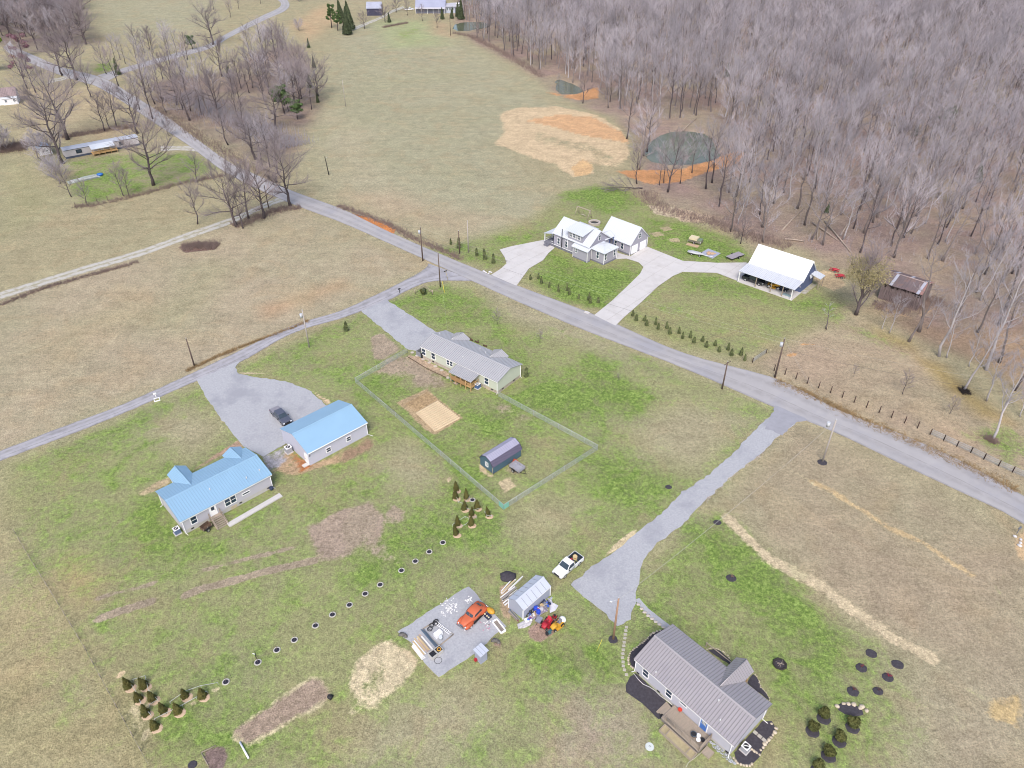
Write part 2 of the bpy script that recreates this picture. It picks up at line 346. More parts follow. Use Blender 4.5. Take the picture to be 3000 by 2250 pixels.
# bare earth, clay, sand, straw: each with its own outline
CLAYP = ZP(2, 1020, 740, 1130, 700, 1400, 690, 1640, 740, 1800, 830, 1850, 900, 1870, 1000, 1800, 1080, 1620, 1060, 1640, 1120, 1500, 1150, 1380, 1060, 1230, 1020, 1080, 960, 990, 930, 1060, 860)
bare(CLAYP, SAND, 1.0, 3.0)
bare(ZP(2, 1180, 780, 1420, 740, 1640, 760, 1800, 850, 1860, 930, 1700, 900, 1560, 880, 1360, 820), S(226, 182, 138), 1.0, 3.0)
unbare(ZP(2, 1200, 880, 1300, 830, 1420, 880, 1640, 930, 1790, 1000, 1800, 1080, 1640, 1060, 1560, 990, 1420, 960, 1280, 940), 5, 0.5)
bare(ZP(2, 1480, 1090, 1560, 1030, 1640, 1070, 1600, 1130, 1520, 1140), S(228, 190, 142), 1.0, 2)
bare(ZP(2, 1780, 1110, 1900, 1102, 2212, 1100, 2400, 1040, 2580, 970, 2640, 990, 2560, 1060, 2300, 1140, 2212, 1180, 2000, 1195, 1900, 1165), S(224, 164, 114), 0.95, 2.0)
bare(ZP(2, 1300, 590, 1390, 600, 1430, 620, 1520, 615, 1600, 580, 1670, 560, 1670, 640, 1540, 650, 1420, 630), S(216, 162, 116), 0.85, 2)
bare(ZP(2, 40, 1380, 150, 1400, 260, 1440, 350, 1490, 340, 1520, 220, 1470, 100, 1420), S(214, 140, 84), 1.0, 0.8)
bare(ZP(3, -100, 1330, 60, 1370, 200, 1400, 130, 1440, -20, 1440), S(206, 184, 160), 0.85, 2)
bare(Q(1895, 600, 1975, 605, 1985, 640, 1920, 628), S(216, 200, 172), 0.9, 1.5)
for p in (ZP(2, 1990, 1510, 2060, 1500, 2100, 1525, 2030, 1535), ZP(2, 2060, 1475, 2120, 1465, 2150, 1490, 2090, 1500), ZP(2, 2110, 1550, 2180, 1540, 2200, 1565, 2140, 1570)):
    bare(p, S(190, 176, 140), 0.9, 0.5)
# garden plot
GARDEN = ZP(5, 360, 950, 555, 860, 625, 920, 785, 1050, 610, 1160, 540, 1130, 430, 1010)
bare(GARDEN, S(192, 168, 134), 1.0, 0.6)
bare(ZP(5, 405, 960, 560, 880, 625, 935, 480, 1018), S(188, 160, 122), 1.0, 0.6)
bare(ZP(5, 180, 760, 300, 650, 440, 640, 560, 700, 690, 790, 690, 850, 560, 850, 480, 860, 420, 790), DIRT, 0.7, 2)
bare(ZP(5, 190, 520, 260, 500, 310, 530, 380, 590, 400, 600, 240, 680, 200, 650), DIRT, 0.95, 1.5)
bare(ZP(5, 430, 640, 500, 650, 700, 760, 690, 790, 560, 730, 430, 660), S(196, 172, 148), 0.95, 0.4)
bare(ZP(5, 900, 940, 1100, 960, 1250, 1060, 1280, 1090, 1120, 1050, 940, 980), DIRT, 0.55, 2)
bare(ZP(5, 1010, 1470, 1080, 1430, 1140, 1490, 1060, 1540), S(214, 196, 160), 0.9, 0.6)
bare(ZP(5, 670, 1450, 710, 1430, 725, 1445, 690, 1475), S(218, 198, 165), 0.9, 0.4)
bare(ZP(5, 890, 1340, 905, 1330, 960, 1410, 1000, 1415, 985, 1440, 940, 1425, 890, 1385), S(216, 196, 160), 0.85, 0.4)
bare(ZP(5, 1020, 1390, 1090, 1350, 1190, 1350, 1230, 1380, 1200, 1400, 1100, 1420), DIRT, 0.6, 0.7)
bare(ZP(5, 1850, 1280, 1960, 1270, 1990, 1320, 1920, 1340), DIRT, 0.5, 2)
bare(ZP(5, 0, 1265, 60, 1240, 170, 1180, 225, 1190, 190, 1270, 100, 1310, 0, 1360), S(168, 140, 118), 0.66, 1.0)
bare(ZP(4, 1760, 1400, 1850, 1220, 2000, 1360, 2212, 1270, 2212, 1340, 2060, 1380, 1900, 1430), S(196, 168, 136), 0.75, 1.2)
bare(ZP(4, 1880, 1260, 1930, 1280, 2010, 1370, 1950, 1400), S(190, 126, 84), 0.9, 0.6)
bare(ZP(4, 1690, 1300, 1850, 1240, 1850, 1340, 1740, 1400), S(186, 184, 190), 0.75, 0.8)
bare(ZP(4, 1960, 830, 2100, 920, 2150, 940, 2120, 965, 2030, 890), SAND, 0.95, 0.5)
bare(ZP(4, 1540, 770, 1700, 770, 1960, 830, 1950, 815, 1700, 755, 1550, 750), S(196, 180, 150), 0.6, 0.6)
bare(ZP(4, 1310, 840, 1380, 960, 1480, 1100, 1590, 1240, 1560, 1240, 1460, 1110, 1360, 970), S(200, 178, 150), 0.5, 0.6)
bare(ZP(4, 1240, 1390, 1380, 1290, 1540, 1200, 1590, 1240, 1480, 1270, 1250, 1400), S(190, 160, 138), 0.9, 0.8)
bare(ZP(4, 880, 1540, 1000, 1470, 1110, 1430, 1110, 1480, 1010, 1520, 900, 1570), S(206, 186, 150), 0.75, 0.8)
# dirt in the lower yard
bare(ZP(7, 1985, 90, 2212, -20, 2400, -70, 2500, 40, 2480, 160, 2350, 210, 2250, 300, 2060, 330), S(180, 161, 144), 0.8, 1.2)
bare(ZP(8, -20, 80, 60, -30, 200, -60, 260, 20, 240, 140, 330, 280, 380, 330, 250, 330, 120, 250, 0, 300), DIRT, 0.62, 1.5)
bare(ZP(8, 250, 60, 330, -60, 420, -10, 400, 60, 300, 90), DIRT, 0.75, 1.0)
bare(ZP(7, 2040, 315, 1700, 390, 1500, 450, 1300, 500, 1200, 540), DIRT, 0.98, 0.6, line=0.7)
bare(ZP(7, 1900, 230, 1700, 280, 1500, 330, 1300, 380), DIRT, 0.85, 0.7, line=0.5)
bare(ZP(7, 1000, 460, 900, 490, 780, 515, 640, 560), DIRT, 0.88, 0.7, line=0.5)
bare(ZP(7, 980, 580, 850, 620, 760, 650, 640, 690), DIRT, 0.98, 0.6, line=0.7)
bare(ZP(7, 1480, 1430, 1640, 1305, 1840, 1175, 2000, 1060, 2100, 1070, 2180, 1190, 2080, 1270, 1850, 1400, 1600, 1540, 1500, 1490), STRAW, 0.66, 0.8)
bare(ZP(7, 100, 140, 200, 310, 380, 600, 560, 900, 760, 1270, 970, 1650), S(138, 130, 102), 0.6, 0.4, line=0.12)
bare(ZP(7, 830, 1300, 850, 1240, 930, 1230, 1000, 1330, 960, 1480, 890, 1500), STRAW, 0.5, 1.0)
bare(ZP(7, 1510, 1430, 1650, 1330, 1850, 1200, 2000, 1090, 2080, 1090, 2150, 1180, 2060, 1240, 1830, 1370, 1600, 1500), S(176, 156, 138), 0.95, 0.8)
bare(ZP(7, 1310, 1560, 1400, 1520, 1460, 1520, 1470, 1600, 1440, 1659, 1360, 1659), S(140, 120, 116), 1.0, 0.4)
bare(ZP(7, 740, 1075, 780, 1030, 815, 1020, 810, 1060, 770, 1080), SAND, 0.9, 0.3)
bare(ZP(7, 895, 1480, 930, 1420, 980, 1400, 990, 1440, 930, 1490), STRAW, 0.8, 0.4)
bare(ZP(7, 840, 1270, 880, 1240, 910, 1290, 870, 1310), STRAW, 0.85, 0.5)
bare(ZP(7, 930, 1250, 1010, 1220, 990, 1260, 950, 1275), STRAW, 0.85, 0.4)
bare(ZP(7, 1370, 1150, 1440, 1120, 1430, 1150, 1380, 1180), STRAW, 0.85, 0.3)
bare(ZP(7, 1220, 1240, 1290, 1220, 1280, 1255, 1230, 1270), STRAW, 0.85, 0.3)
bare(ZP(8, 40, 1130, 100, 960, 250, 840, 330, 830, 430, 900, 490, 990, 440, 1060, 330, 1180, 220, 1270, 100, 1240), S(224, 208, 172), 0.86, 1.2)
bare(ZP(8, 360, 870, 420, 880, 500, 960, 480, 1000, 420, 940), S(220, 200, 165), 0.9, 0.5)
unbare(ZP(8, 190, 960, 280, 920, 330, 1000, 300, 1130, 200, 1200, 130, 1120), 1.8, 0.55)
bare(ZP(8, 0, 1290, 60, 1240, 110, 1300, 60, 1330), STRAW, 0.6, 0.6)
bare(ZP(8, 1200, 770, 1300, 700, 1400, 690, 1430, 740, 1360, 800, 1290, 850, 1230, 820), S(178, 150, 136), 1.0, 0.5)
bare(ZP(8, 980, 850, 1040, 830, 1050, 870, 1010, 890), S(178, 152, 138), 0.9, 0.3)
bare(ZP(8, 1020, 480, 1090, 460, 1120, 600, 1090, 740, 1030, 640), S(186, 162, 134), 0.75, 0.5)
bare(ZP(8, 1700, 290, 1780, 200, 1870, 130, 1930, 100, 1900, 180, 1800, 240), S(224, 206, 168), 0.95, 0.5)
bare(ZP(8, 1370, 1300, 1500, 1200, 1650, 1260, 1800, 1400, 1850, 1600, 1600, 1700, 1400, 1659), S(178, 160, 142), 0.42, 4)
bare(ZP(8, 1490, 1100, 1600, 1060, 1650, 1150, 1560, 1230, 1450, 1190), S(186, 168, 152), 0.45, 3)
# straw strips in the right-hand field
STRIP1 = ZP(9, 290, 40, 420, 170, 560, 300, 720, 390, 900, 480, 1040, 590, 1180, 690, 1340, 800, 1500, 890, 1610, 950)
bare(STRIP1, S(220, 202, 168), 0.95, 1.2, line=1.0)
bare(ZP(9, 650, 350, 720, 330, 830, 420, 810, 455, 740, 455), STRAW, 0.6, 0.6)
bare(ZP(9, 420, 20, 560, 130, 720, 260, 900, 370, 1080, 520, 1260, 640, 1500, 780), S(196, 182, 152), 0.45, 1.0, line=0.5)
bare(ZP(6, 840, 1460, 960, 1520, 1080, 1600, 1180, 1659) + ZP(9, 1180, 0, 1350, 110, 1560, 200, 1720, 310, 1880, 410), S(212, 186, 142), 0.86, 0.9, line=0.6)
bare(ZP(6, 680, 1385, 760, 1420, 840, 1470), STRAW, 0.6, 0.7, line=0.3)
bare(ZP(9, 1950, 1290, 2010, 1210, 2170, 1180, 2212, 1260, 2180, 1400, 2000, 1350), S(216, 190, 140), 0.72, 1.2)
bare(ZP(9, 2150, 200, 2230, 90, 2300, 250, 2250, 330, 2170, 300), S(220, 190, 150), 0.8, 0.7)
lush(ZP(9, 1750, 590, 1900, 515, 2000, 560, 2080, 620), 0.62, 0.8, line=0.3)
lush(ZP(9, 2060, 530, 2030, 470, 2100, 410, 2212, 390), 0.55, 0.8, line=0.4)
lush(ZP(4, 750, 1490, 720, 1410, 800, 1330, 870, 1270, 950, 1220, 1060, 1195), 0.8, 1.0, line=0.45)
lush(ZP(5, 1430, 490, 1460, 470, 1500, 480, 1490, 510, 1450, 515), 0.7, 0.5, line=0.2)
bare(ZP(6, 740, 580, 790, 560, 880, 575, 820, 575), S(222, 172, 120), 0.85, 0.4)
bare(ZP(6, 660, 640, 740, 625, 740, 650, 690, 655), S(222, 172, 120), 0.85, 0.4)
bare(ZP(6, 570, 790, 620, 780, 610, 800), S(214, 150, 100), 0.85, 0.4)
bare(ZP(6, 900, 90, 1000, 100, 1060, 190, 980, 230, 890, 190, 840, 150), S(214, 190, 152), 0.85, 1.0)
bare(ZP(6, 640, 650, 800, 560, 1000, 300, 1060, 330, 900, 480, 700, 680), S(190, 166, 142), 0.4, 3)
bare(ZP(6, 1230, 290, 1400, 350, 1500, 400, 1600, 330, 1660, 290, 1640, 360, 1480, 420, 1250, 330), S(204, 172, 136), 0.6, 1.5)
# brushy banks and ditches
DITCH_R = ZP(6, 600, 810, 800, 890, 1000, 985, 1200, 1085, 1400, 1165, 1600, 1260, 1800, 1350, 1960, 1420, 2160, 1520)
bare(DITCH_R, S(146, 122, 94), 0.66, 0.9, line=1.0)
DITCH_M = ZP(2, -20, 1335, 150, 1395, 300, 1450, 450, 1540, 600, 1600, 780, 1680)
bare(DITCH_M, S(146, 126, 114), 0.62, 1.2, line=1.0)
DITCH_L = ZP(1, 1000, 700, 1200, 830, 1400, 960, 1600, 1080, 1800, 1180)
bare(DITCH_L, S(134, 114, 106), 0.62, 2.5, line=1.5)
DITCH_T = ZP(4, 0, 320, 150, 260, 300, 205, 500, 150, 700, 95, 900, 40)
bare(DITCH_T, S(134, 114, 100), 0.62, 0.9, line=0.5)
bare(ZP(1, 1150, 1600, 1300, 1570, 1420, 1590, 1400, 1620, 1200, 1640), S(130, 104, 98), 0.8, 1)
HEDGE_L = ZP(1, 470, 1345, 640, 1330, 800, 1290, 1000, 1240, 1200, 1185, 1450, 1140)
bare(HEDGE_L, S(140, 120, 110), 0.62, 1.2, line=0.7)
bare(ZP(4, 1210, 750, 1400, 660, 1600, 580, 1900, 470, 2000, 425), S(150, 128, 102), 0.75, 0.6, line=0.3)
bare(ZP(5, 1140, 205, 1300, 270, 1500, 350, 1600, 385), S(140, 124, 98), 0.7, 0.5, line=0.35)
bare(ZP(5, 1780, 475, 2000, 560, 2212, 630) + ZP(6, 100, 670, 380, 755), S(146, 128, 100), 0.7, 0.5, line=0.35)
bare(ZP(1, 150, 950, 0, 960, -200, 1000), S(110, 96, 92), 0.8, 3, line=3)
bare(ZP(1, 400, 900, 880, 830, 900, 800, 700, 850, 420, 880), S(120, 100, 92), 0.75, 2)
bare(ZP(6, 740, 1040, 640, 1120, 500, 1290, 300, 1440, 130, 1600), S(190, 178, 176), 0.5, 0.8, line=0.5)
# ponds and their dams
for pd in (POND_BIG, POND_SMALL, POND_FAR): lift(pd, -1.1, 1.6)
lift(ZP(2, 1900, 1060, 2050, 1075, 2212, 1085, 2400, 1050, 2530, 1010), 0.9, 3.5, line=1.0)
lift(ZP(2, 1420, 625, 1540, 622, 1640, 590), 0.9, 3, line=0.8)
lift(ZP(5, 405, 960, 560, 880, 625, 935, 480, 1018), -0.05, 0.8)
rg = np.random.default_rng(5)
for k, (a, b) in enumerate(((0.1, 0.9), (0.3, 0.85), (0.5, 0.9), (0.72, 0.92))):   # turned ridges of the worked soil
    pa = Z(5, 405 + 75 * a, 960 + 58 * a); pb = Z(5, 560 + 65 * a, 880 + 55 * a); lift([pa, pb], 0.3, 0.5, line=0.1)
FIELD_DIM = g_z

me = bpy.data.meshes.new("ground")
nx, ny = len(GX), len(GY)
co = np.empty((NV, 3), np.float32); co[:, :2] = GP; co[:, 2] = g_z
ii = np.arange(NV).reshape(ny, nx); quads = np.stack([ii[:-1, :-1], ii[:-1, 1:], ii[1:, 1:], ii[1:, :-1]], -1).reshape(-1, 4)
me.vertices.add(NV); me.vertices.foreach_set("co", co.ravel()); me.loops.add(quads.size); me.loops.foreach_set("vertex_index", quads.ravel().astype(np.int32))
me.polygons.add(len(quads)); me.polygons.foreach_set("loop_start", np.arange(0, quads.size, 4, dtype=np.int32)); me.polygons.foreach_set("use_smooth", np.ones(len(quads), bool))
me.update(calc_edges=True)
for nm, arr in (("tint", g_tint), ("bare", g_bare)):
    at = me.attributes.new(nm, 'FLOAT_COLOR', 'POINT'); at.data.foreach_set("color", arr.ravel())
at = me.attributes.new("lush", 'FLOAT', 'POINT'); at.data.foreach_set("value", g_lush)

def ground_material():
    m = bpy.data.materials.new("grass_and_soil"); m.use_nodes = True; nt = m.node_tree; L = nt.links; b = nt.nodes["Principled BSDF"]
    b.inputs["Roughness"].default_value = 0.95; b.inputs["Specular IOR Level"].default_value = 0.1
    geo = N(nt, "ShaderNodeNewGeometry"); tilt = N(nt, "ShaderNodeMapping"); tilt.inputs["Rotation"].default_value = (0.61, 0.47, 0.83); L.new(geo.outputs["Position"], tilt.inputs[0]); pos = tilt.outputs[0]
    def noise(sc, det=6.0, ro=0.6, vec=pos, dist=0.0):
        n = N(nt, "ShaderNodeTexNoise", i_Scale=sc, i_Detail=det, i_Roughness=ro, i_Distortion=dist); L.new(vec, n.inputs["Vector"]); return n.outputs["Fac"]
    def mapr(v, a, c, d, e):
        n = N(nt, "ShaderNodeMapRange"); n.inputs[1].default_value = a; n.inputs[2].default_value = c; n.inputs[3].default_value = d; n.inputs[4].default_value = e; L.new(v, n.inputs[0]); return n.outputs[0]
    def math_(op, x, y):
        n = N(nt, "ShaderNodeMath", operation=op)
        for i, q in enumerate((x, y)):
            if isinstance(q, (int, float)): n.inputs[i].default_value = q
            else: L.new(q, n.inputs[i])
        return n.outputs[0]
    def mix(f, a, c):
        n = N(nt, "ShaderNodeMix", data_type='RGBA'); L.new(f, n.inputs[0])
        for i, q in ((6, a), (7, c)):
            if isinstance(q, tuple): n.inputs[i].default_value = (*q, 1)
            else: L.new(q, n.inputs[i])
        return n.outputs[2]
    aT = N(nt, "ShaderNodeAttribute", attribute_name="tint").outputs["Color"]
    nb = N(nt, "ShaderNodeAttribute", attribute_name="bare"); aB, aA = nb.outputs["Color"], nb.outputs["Alpha"]
    aL = N(nt, "ShaderNodeAttribute", attribute_name="lush").outputs["Fac"]
    big = noise(0.045, 3, 0.6); mid = noise(0.28, 5, 0.68, dist=0.6); fine = noise(1.6, 4, 0.75); vf = noise(5.0, 2, 0.7)
    # large drifts of drier and greener grass
    c1 = mix(mapr(big, 0.4, 0.7, 0.0, 0.5), aT, S(170, 167, 134))
    warm = noise(0.09, 3, 0.55, dist=1.0)
    c1 = mix(mapr(warm, 0.5, 0.75, 0.0, 0.4), c1, S(188, 164, 130))
    # green patches
    lf = math_('ADD', math_('ADD', aL, math_('MULTIPLY', math_('SUBTRACT', mid, 0.5), 1.4)), math_('MULTIPLY', math_('SUBTRACT', fine, 0.5), 0.7))
    lf = math_('ADD', lf, math_('MULTIPLY', math_('SUBTRACT', big, 0.5), 0.8))
    g = mix(mapr(fine, 0.35, 0.65, 0, 1), S(100, 132, 54), S(142, 164, 88))
    c2 = mix(mapr(lf, 0.38, 0.82, 0.0, 0.92), c1, g)
    # bare soil with ragged edges
    bf = math_('ADD', math_('ADD', aA, math_('MULTIPLY', math_('SUBTRACT', noise(0.30, 6, 0.7), 0.5), 1.25)), math_('MULTIPLY', math_('SUBTRACT', fine, 0.5), 0.7))
    bf = math_('MULTIPLY', mapr(bf, 0.36, 0.66, 0.0, 1.0), mapr(aA, 0.02, 0.12, 0.0, 1.0))
    soil = mix(mapr(noise(0.5, 3, 0.6), 0.3, 0.7, 0.0, 0.25), aB, S(150, 134, 112))
    c3 = mix(bf, c2, soil)
    # clump-sized light and dark
    v = math_('MULTIPLY', math_('ADD', math_('MULTIPLY', math_('SUBTRACT', mapr(fine, 0.28, 0.72, 0.63, 1.37), 1.0), mapr(aL, 0.0, 0.45, 0.7, 1.0)), 1.0), mapr(vf, 0.28, 0.72, 0.7, 1.3))
    v = math_('MULTIPLY', v, mapr(mid, 0.25, 0.75, 0.80, 1.20))
    mp = N(nt, "ShaderNodeMapping"); mp.inputs["Rotation"].default_value = (0, 0, math.radians(-43)); mp.inputs["Scale"].default_value = (0.05, 0.75, 1); mp.inputs["Location"].default_value = (3.3, 7.7, 0.43); L.new(geo.outputs["Position"], mp.inputs[0])
    v = math_('MULTIPLY', v, mapr(noise(1.0, 3, 0.6, vec=mp.outputs[0]), 0.3, 0.7, 0.94, 1.06))
    sc = N(nt, "ShaderNodeVectorMath", operation='SCALE'); L.new(c3, sc.inputs[0]); L.new(v, sc.inputs["Scale"])
    L.new(sc.outputs[0], b.inputs["Base Color"])
    bp = N(nt, "ShaderNodeBump", i_Strength=0.7, i_Distance=0.35); L.new(math_('ADD', fine, math_('MULTIPLY', vf, 0.4)), bp.inputs["Height"]); L.new(bp.outputs[0], b.inputs["Normal"])
    return m
me.materials.append(ground_material())
ground = bpy.data.objects.new("ground", me); COL.objects.link(ground); tag(ground, "dry winter grass fields and mown yards", None, kind="structure")

# ================================================================== WATER
def water(name, px, z, col):
    rw = random.Random(len(px)); px = [(p[0] * (1 - t) + q[0] * t + rw.uniform(-3, 3), p[1] * (1 - t) + q[1] * t + rw.uniform(-1.5, 1.5)) for p, q in zip(px, px[1:] + px[:1]) for t in (0, .33, .66)]
    w = MATS.get("pond_water")
    if not w:
        w = pm("pond_water", col, rough=0.12, var=0.35, scale=0.12, spec=0.45, bump=0.04, bscale=1.2)
    c = np.mean([U(p) for p in px], 0)
    pts = [(c[0] + (U(p)[0] - c[0]) * 1.06, c[1] + (U(p)[1] - c[1]) * 1.06) for p in px]
    o = MB().flat(pts, z - 0.25, z).build(name, w); tag(o, None, None, kind="structure"); return o
water("pond_water", POND_BIG, -0.42, (0.12, 0.13, 0.09))
water("pond_water", POND_SMALL, -0.42, None)
water("pond_water", POND_FAR, -0.42, None)

# ================================================================== ROADS, DRIVES, PADS
rr = random.Random(11)
def smooth_px(pts, n=6):
    P = [Vector((*U(p), 0)) for p in pts]; out = []
    for i in range(len(P) - 1):
        p0, p1, p2, p3 = P[max(i - 1, 0)], P[i], P[i + 1], P[min(i + 2, len(P) - 1)]
        for k in range(n):
            t = k / n
            out.append(0.5 * ((2 * p1) + (-p0 + p2) * t + (2 * p0 - 5 * p1 + 4 * p2 - p3) * t * t + (-p0 + 3 * p1 - 3 * p2 + p3) * t ** 3))
    out.append(P[-1]); return out
def strip(name, left, right, z, mat, label, jit=0.0, n=40):
    A, B = smooth_px(left), smooth_px(right)
    def resample(P, n):
        d = [0.0]
        for i in range(1, len(P)): d.append(d[-1] + (P[i] - P[i - 1]).length)
        o = []
        for k in range(n):
            s = d[-1] * k / (n - 1); j = 0
            while j < len(d) - 2 and d[j + 1] < s: j += 1
            t = (s - d[j]) / max(d[j + 1] - d[j], 1e-6); o.append(P[j].lerp(P[j + 1], t))
        return o
    A, B = resample(A, n), resample(B, n); mb = MB(); vs = []; fs = []
    for a, b in zip(A, B):
        e = (b - a).normalized()
        a = a + e * rr.uniform(-jit, jit); b = b + e * rr.uniform(-jit, jit)
        cr = 0.03
        vs += [(a.x, a.y, -0.2), (a.x, a.y, z), ((a.x + b.x) / 2, (a.y + b.y) / 2, z + cr), (b.x, b.y, z), (b.x, b.y, -0.2)]
    for i in range(n - 1):
        for k in range(4): fs.append((i * 5 + k, i * 5 + k + 1, i * 5 + k + 6, i * 5 + k + 5))
    mb.add(vs, [f[::-1] for f in fs]); o = mb.build(name, mat); at = o.data.attributes.new("across", "FLOAT", "POINT"); at.data.foreach_set("value", [0, 0, .5, 1, 1] * n); return tag(o, label, None, kind="structure")
def patch(name, px, z, mat, label, jit=0.15, step=0.8, parent=None):
    P = [Vector((*U(p), 0)) for p in px]; pts = []
    for i in range(len(P)):
        a, b = P[i], P[(i + 1) % len(P)]; k = max(1, int((b - a).length / step))
        for j in range(k):
            q = a.lerp(b, j / k); pts.append((q.x + rr.uniform(-jit, jit), q.y + rr.uniform(-jit, jit)))
    o = MB().flat(pts, -0.15, z).build(name, mat, parent)
    if not parent: tag(o, label, None, kind="structure")
    return o
M_ROAD = pm("chip_seal_asphalt", S(184, 181, 182), 0.9, 0.07, 0.25, bump=0.05, bscale=12, dirt=(S(168, 168, 176), 0.12, 0.5, 0.6), spec=0.2)
M_LANE = pm("worn_lane_asphalt", S(182, 180, 186), 0.9, 0.12, 0.5, bump=0.08, bscale=10, dirt=(S(152, 150, 156), 0.35, 0.5, 0.7), spec=0.2)
M_GRAV = pm("blue_grey_gravel", S(185, 186, 191), 0.95, 0.16, 3.5, bump=0.25, bscale=14, dirt=(S(162, 163, 171), 0.16, 0.5, 0.75), spec=0.2)
M_TRACK = pm("pale_track_gravel", S(204, 200, 193), 0.95, 0.14, 2.0, bump=0.2, bscale=10, dirt=(S(168, 160, 132), 0.6, 0.5, 0.8), spec=0.1)
M_CONC = pm("pale_concrete", S(218, 214, 212), 0.85, 0.05, 0.6, dirt=(S(202, 197, 194), 0.2, 0.52, 0.6), spec=0.3)
def wear(m, bands, col, noise_sc=0.5):
    """wear that follows the carriageway: (centre, half width, strength) bands across it"""
    nt = m.node_tree; b = nt.nodes["Principled BSDF"]; L = nt.links; src = b.inputs["Base Color"].links[0].from_socket
    a = N(nt, "ShaderNodeAttribute", attribute_name="across").outputs["Fac"]; tot = None
    for c, w, s in bands:
        d = N(nt, "ShaderNodeMath", operation='SUBTRACT'); L.new(a, d.inputs[0]); d.inputs[1].default_value = c
        e = N(nt, "ShaderNodeMath", operation='ABSOLUTE'); L.new(d.outputs[0], e.inputs[0])
        r = N(nt, "ShaderNodeMapRange"); r.interpolation_type = 'SMOOTHSTEP'; r.inputs[1].default_value = 0; r.inputs[2].default_value = w; r.inputs[3].default_value = s; r.inputs[4].default_value = 0; L.new(e.outputs[0], r.inputs[0])
        if tot is None: tot = r.outputs[0]
        else: q = N(nt, "ShaderNodeMath", operation='ADD'); L.new(tot, q.inputs[0]); L.new(r.outputs[0], q.inputs[1]); tot = q.outputs[0]
    g = N(nt, "ShaderNodeNewGeometry"); n = N(nt, "ShaderNodeTexNoise", i_Scale=noise_sc, i_Detail=5.0, i_Roughness=0.7); L.new(g.outputs["Position"], n.inputs["Vector"])
    r = N(nt, "ShaderNodeMapRange"); r.inputs[1].default_value = .3; r.inputs[2].default_value = .6; L.new(n.outputs["Fac"], r.inputs[0])
    q = N(nt, "ShaderNodeMath", operation='MULTIPLY'); L.new(tot, q.inputs[0]); L.new(r.outputs[0], q.inputs[1]); q.use_clamp = True
    x = N(nt, "ShaderNodeMix", data_type='RGBA'); L.new(q.outputs[0], x.inputs[0]); L.new(src, x.inputs[6]); x.inputs[7].default_value = (*col, 1); L.new(x.outputs[2], b.inputs["Base Color"])
wear(M_ROAD, ((.27, .16, .45), (.73, .16, .45), (.62, .02, .7), (0, .07, .8), (1, .07, .8)), S(150, 146, 146))
wear(M_LANE, ((.35, .2, .5), (.68, .05, .7), (0, .14, .9), (1, .14, .9)), S(138, 134, 130), 0.8)
wear(M_TRACK, ((.5, .2, 1.0), (0, .16, .9), (1, .16, .9)), S(168, 162, 134), 0.7)
strip("main_road", Q(30, 120, 45, 138, 108, 166, 181, 197, 271, 219, 316, 235, 362, 262, 434, 307, 497, 348, 588, 416, 678, 479, 769, 520, 859, 561, 1000, 612, 1136, 678, 1298, 748, 1434, 804, 1509, 835, 1741, 922, 2000, 1034, 2271, 1109, 2452, 1200, 2633, 1270, 2814, 1351, 3000, 1455, 3200, 1570),
      Q(10, 140, 30, 158, 95, 188, 170, 218, 250, 244, 275, 250, 330, 280, 400, 325, 470, 372, 558, 430, 640, 492, 723, 538, 836, 590, 1000, 652, 1110, 700, 1226, 752, 1384, 824, 1542, 895, 1723, 972, 2000, 1078, 2271, 1195, 2452, 1270, 2633, 1356, 2814, 1442, 2943, 1502, 3100, 1600), 0.10, M_ROAD, "pale grey country road running corner to corner", 0.06, 120)
strip("side_road", Q(285, 221, 360, 200, 450, 174, 540, 149, 600, 134, 640, 113, 675, 93, 766, 47, 815, 24, 822, 8, 800, -8), Q(320, 236, 365, 214, 455, 187, 545, 162, 606, 146, 648, 125, 682, 105, 775, 59, 838, 30, 846, 6, 815, -22), 0.07, M_ROAD, "winding side road off the country road", 0.1, 60)
strip("farm_track", Q(842, 574, 820, 577, 750, 606, 678, 637, 542, 684, 407, 733, 226, 786, 0, 856, -150, 905), Q(850, 592, 824, 592, 752, 621, 682, 655, 545, 703, 410, 752, 228, 806, 0, 878, -150, 928), 0.05, M_TRACK, "pale gravel farm track", 0.12, 70)
strip("paved_lane", Q(1255, 772, 1240, 791, 1158, 836, 1000, 910, 859, 953, 678, 1039, 542, 1103, 362, 1184, 181, 1252, 0, 1322, -200, 1400), Q(1395, 824, 1271, 824, 1203, 847, 1136, 881, 1045, 917, 1000, 933, 859, 976, 710, 1058, 565, 1121, 362, 1211, 181, 1283, 0, 1351, -200, 1432), 0.06, M_LANE, "worn paved lane past the three yards", 0.08, 90)
strip("trailer_driveway", Q(600, 432, 560, 428, 520, 428, 470, 428), Q(586, 446, 556, 442, 515, 441, 470, 444), 0.05, M_TRACK, "short gravel driveway of the mobile home", 0.15, 20)
strip("far_driveway", ZP(1, 330, 510, 400, 500, 440, 480), ZP(1, 300, 545, 390, 525, 450, 510), 0.045, M_TRACK, "gravel turn-in beside the far road", 0.2, 12)
strip("far_house_lane", ZP(2, 0, 210, 150, 150, 250, 110, 320, 70, 400, 40), ZP(2, 20, 225, 165, 162, 262, 120, 335, 80, 410, 52), 0.045, M_TRACK, "faint gravel lane to the far house", 0.3, 20)
patch("gravel_driveway", Q(1058, 912, 1090, 898, 1131, 878, 1276, 972, 1300, 985, 1225, 1030, 1194, 1023), 0.10, M_GRAV, "short gravel driveway ending at the green house")
BLUEDRV = Q(574, 1114, 592, 1139, 601, 1161, 656, 1238, 714, 1308, 770, 1340, 836, 1301, 845, 1285, 960, 1230, 985, 1200, 954, 1186, 904, 1143, 836, 1118, 746, 1105, 698, 1096, 690, 1078, 705, 1056, 640, 1085)
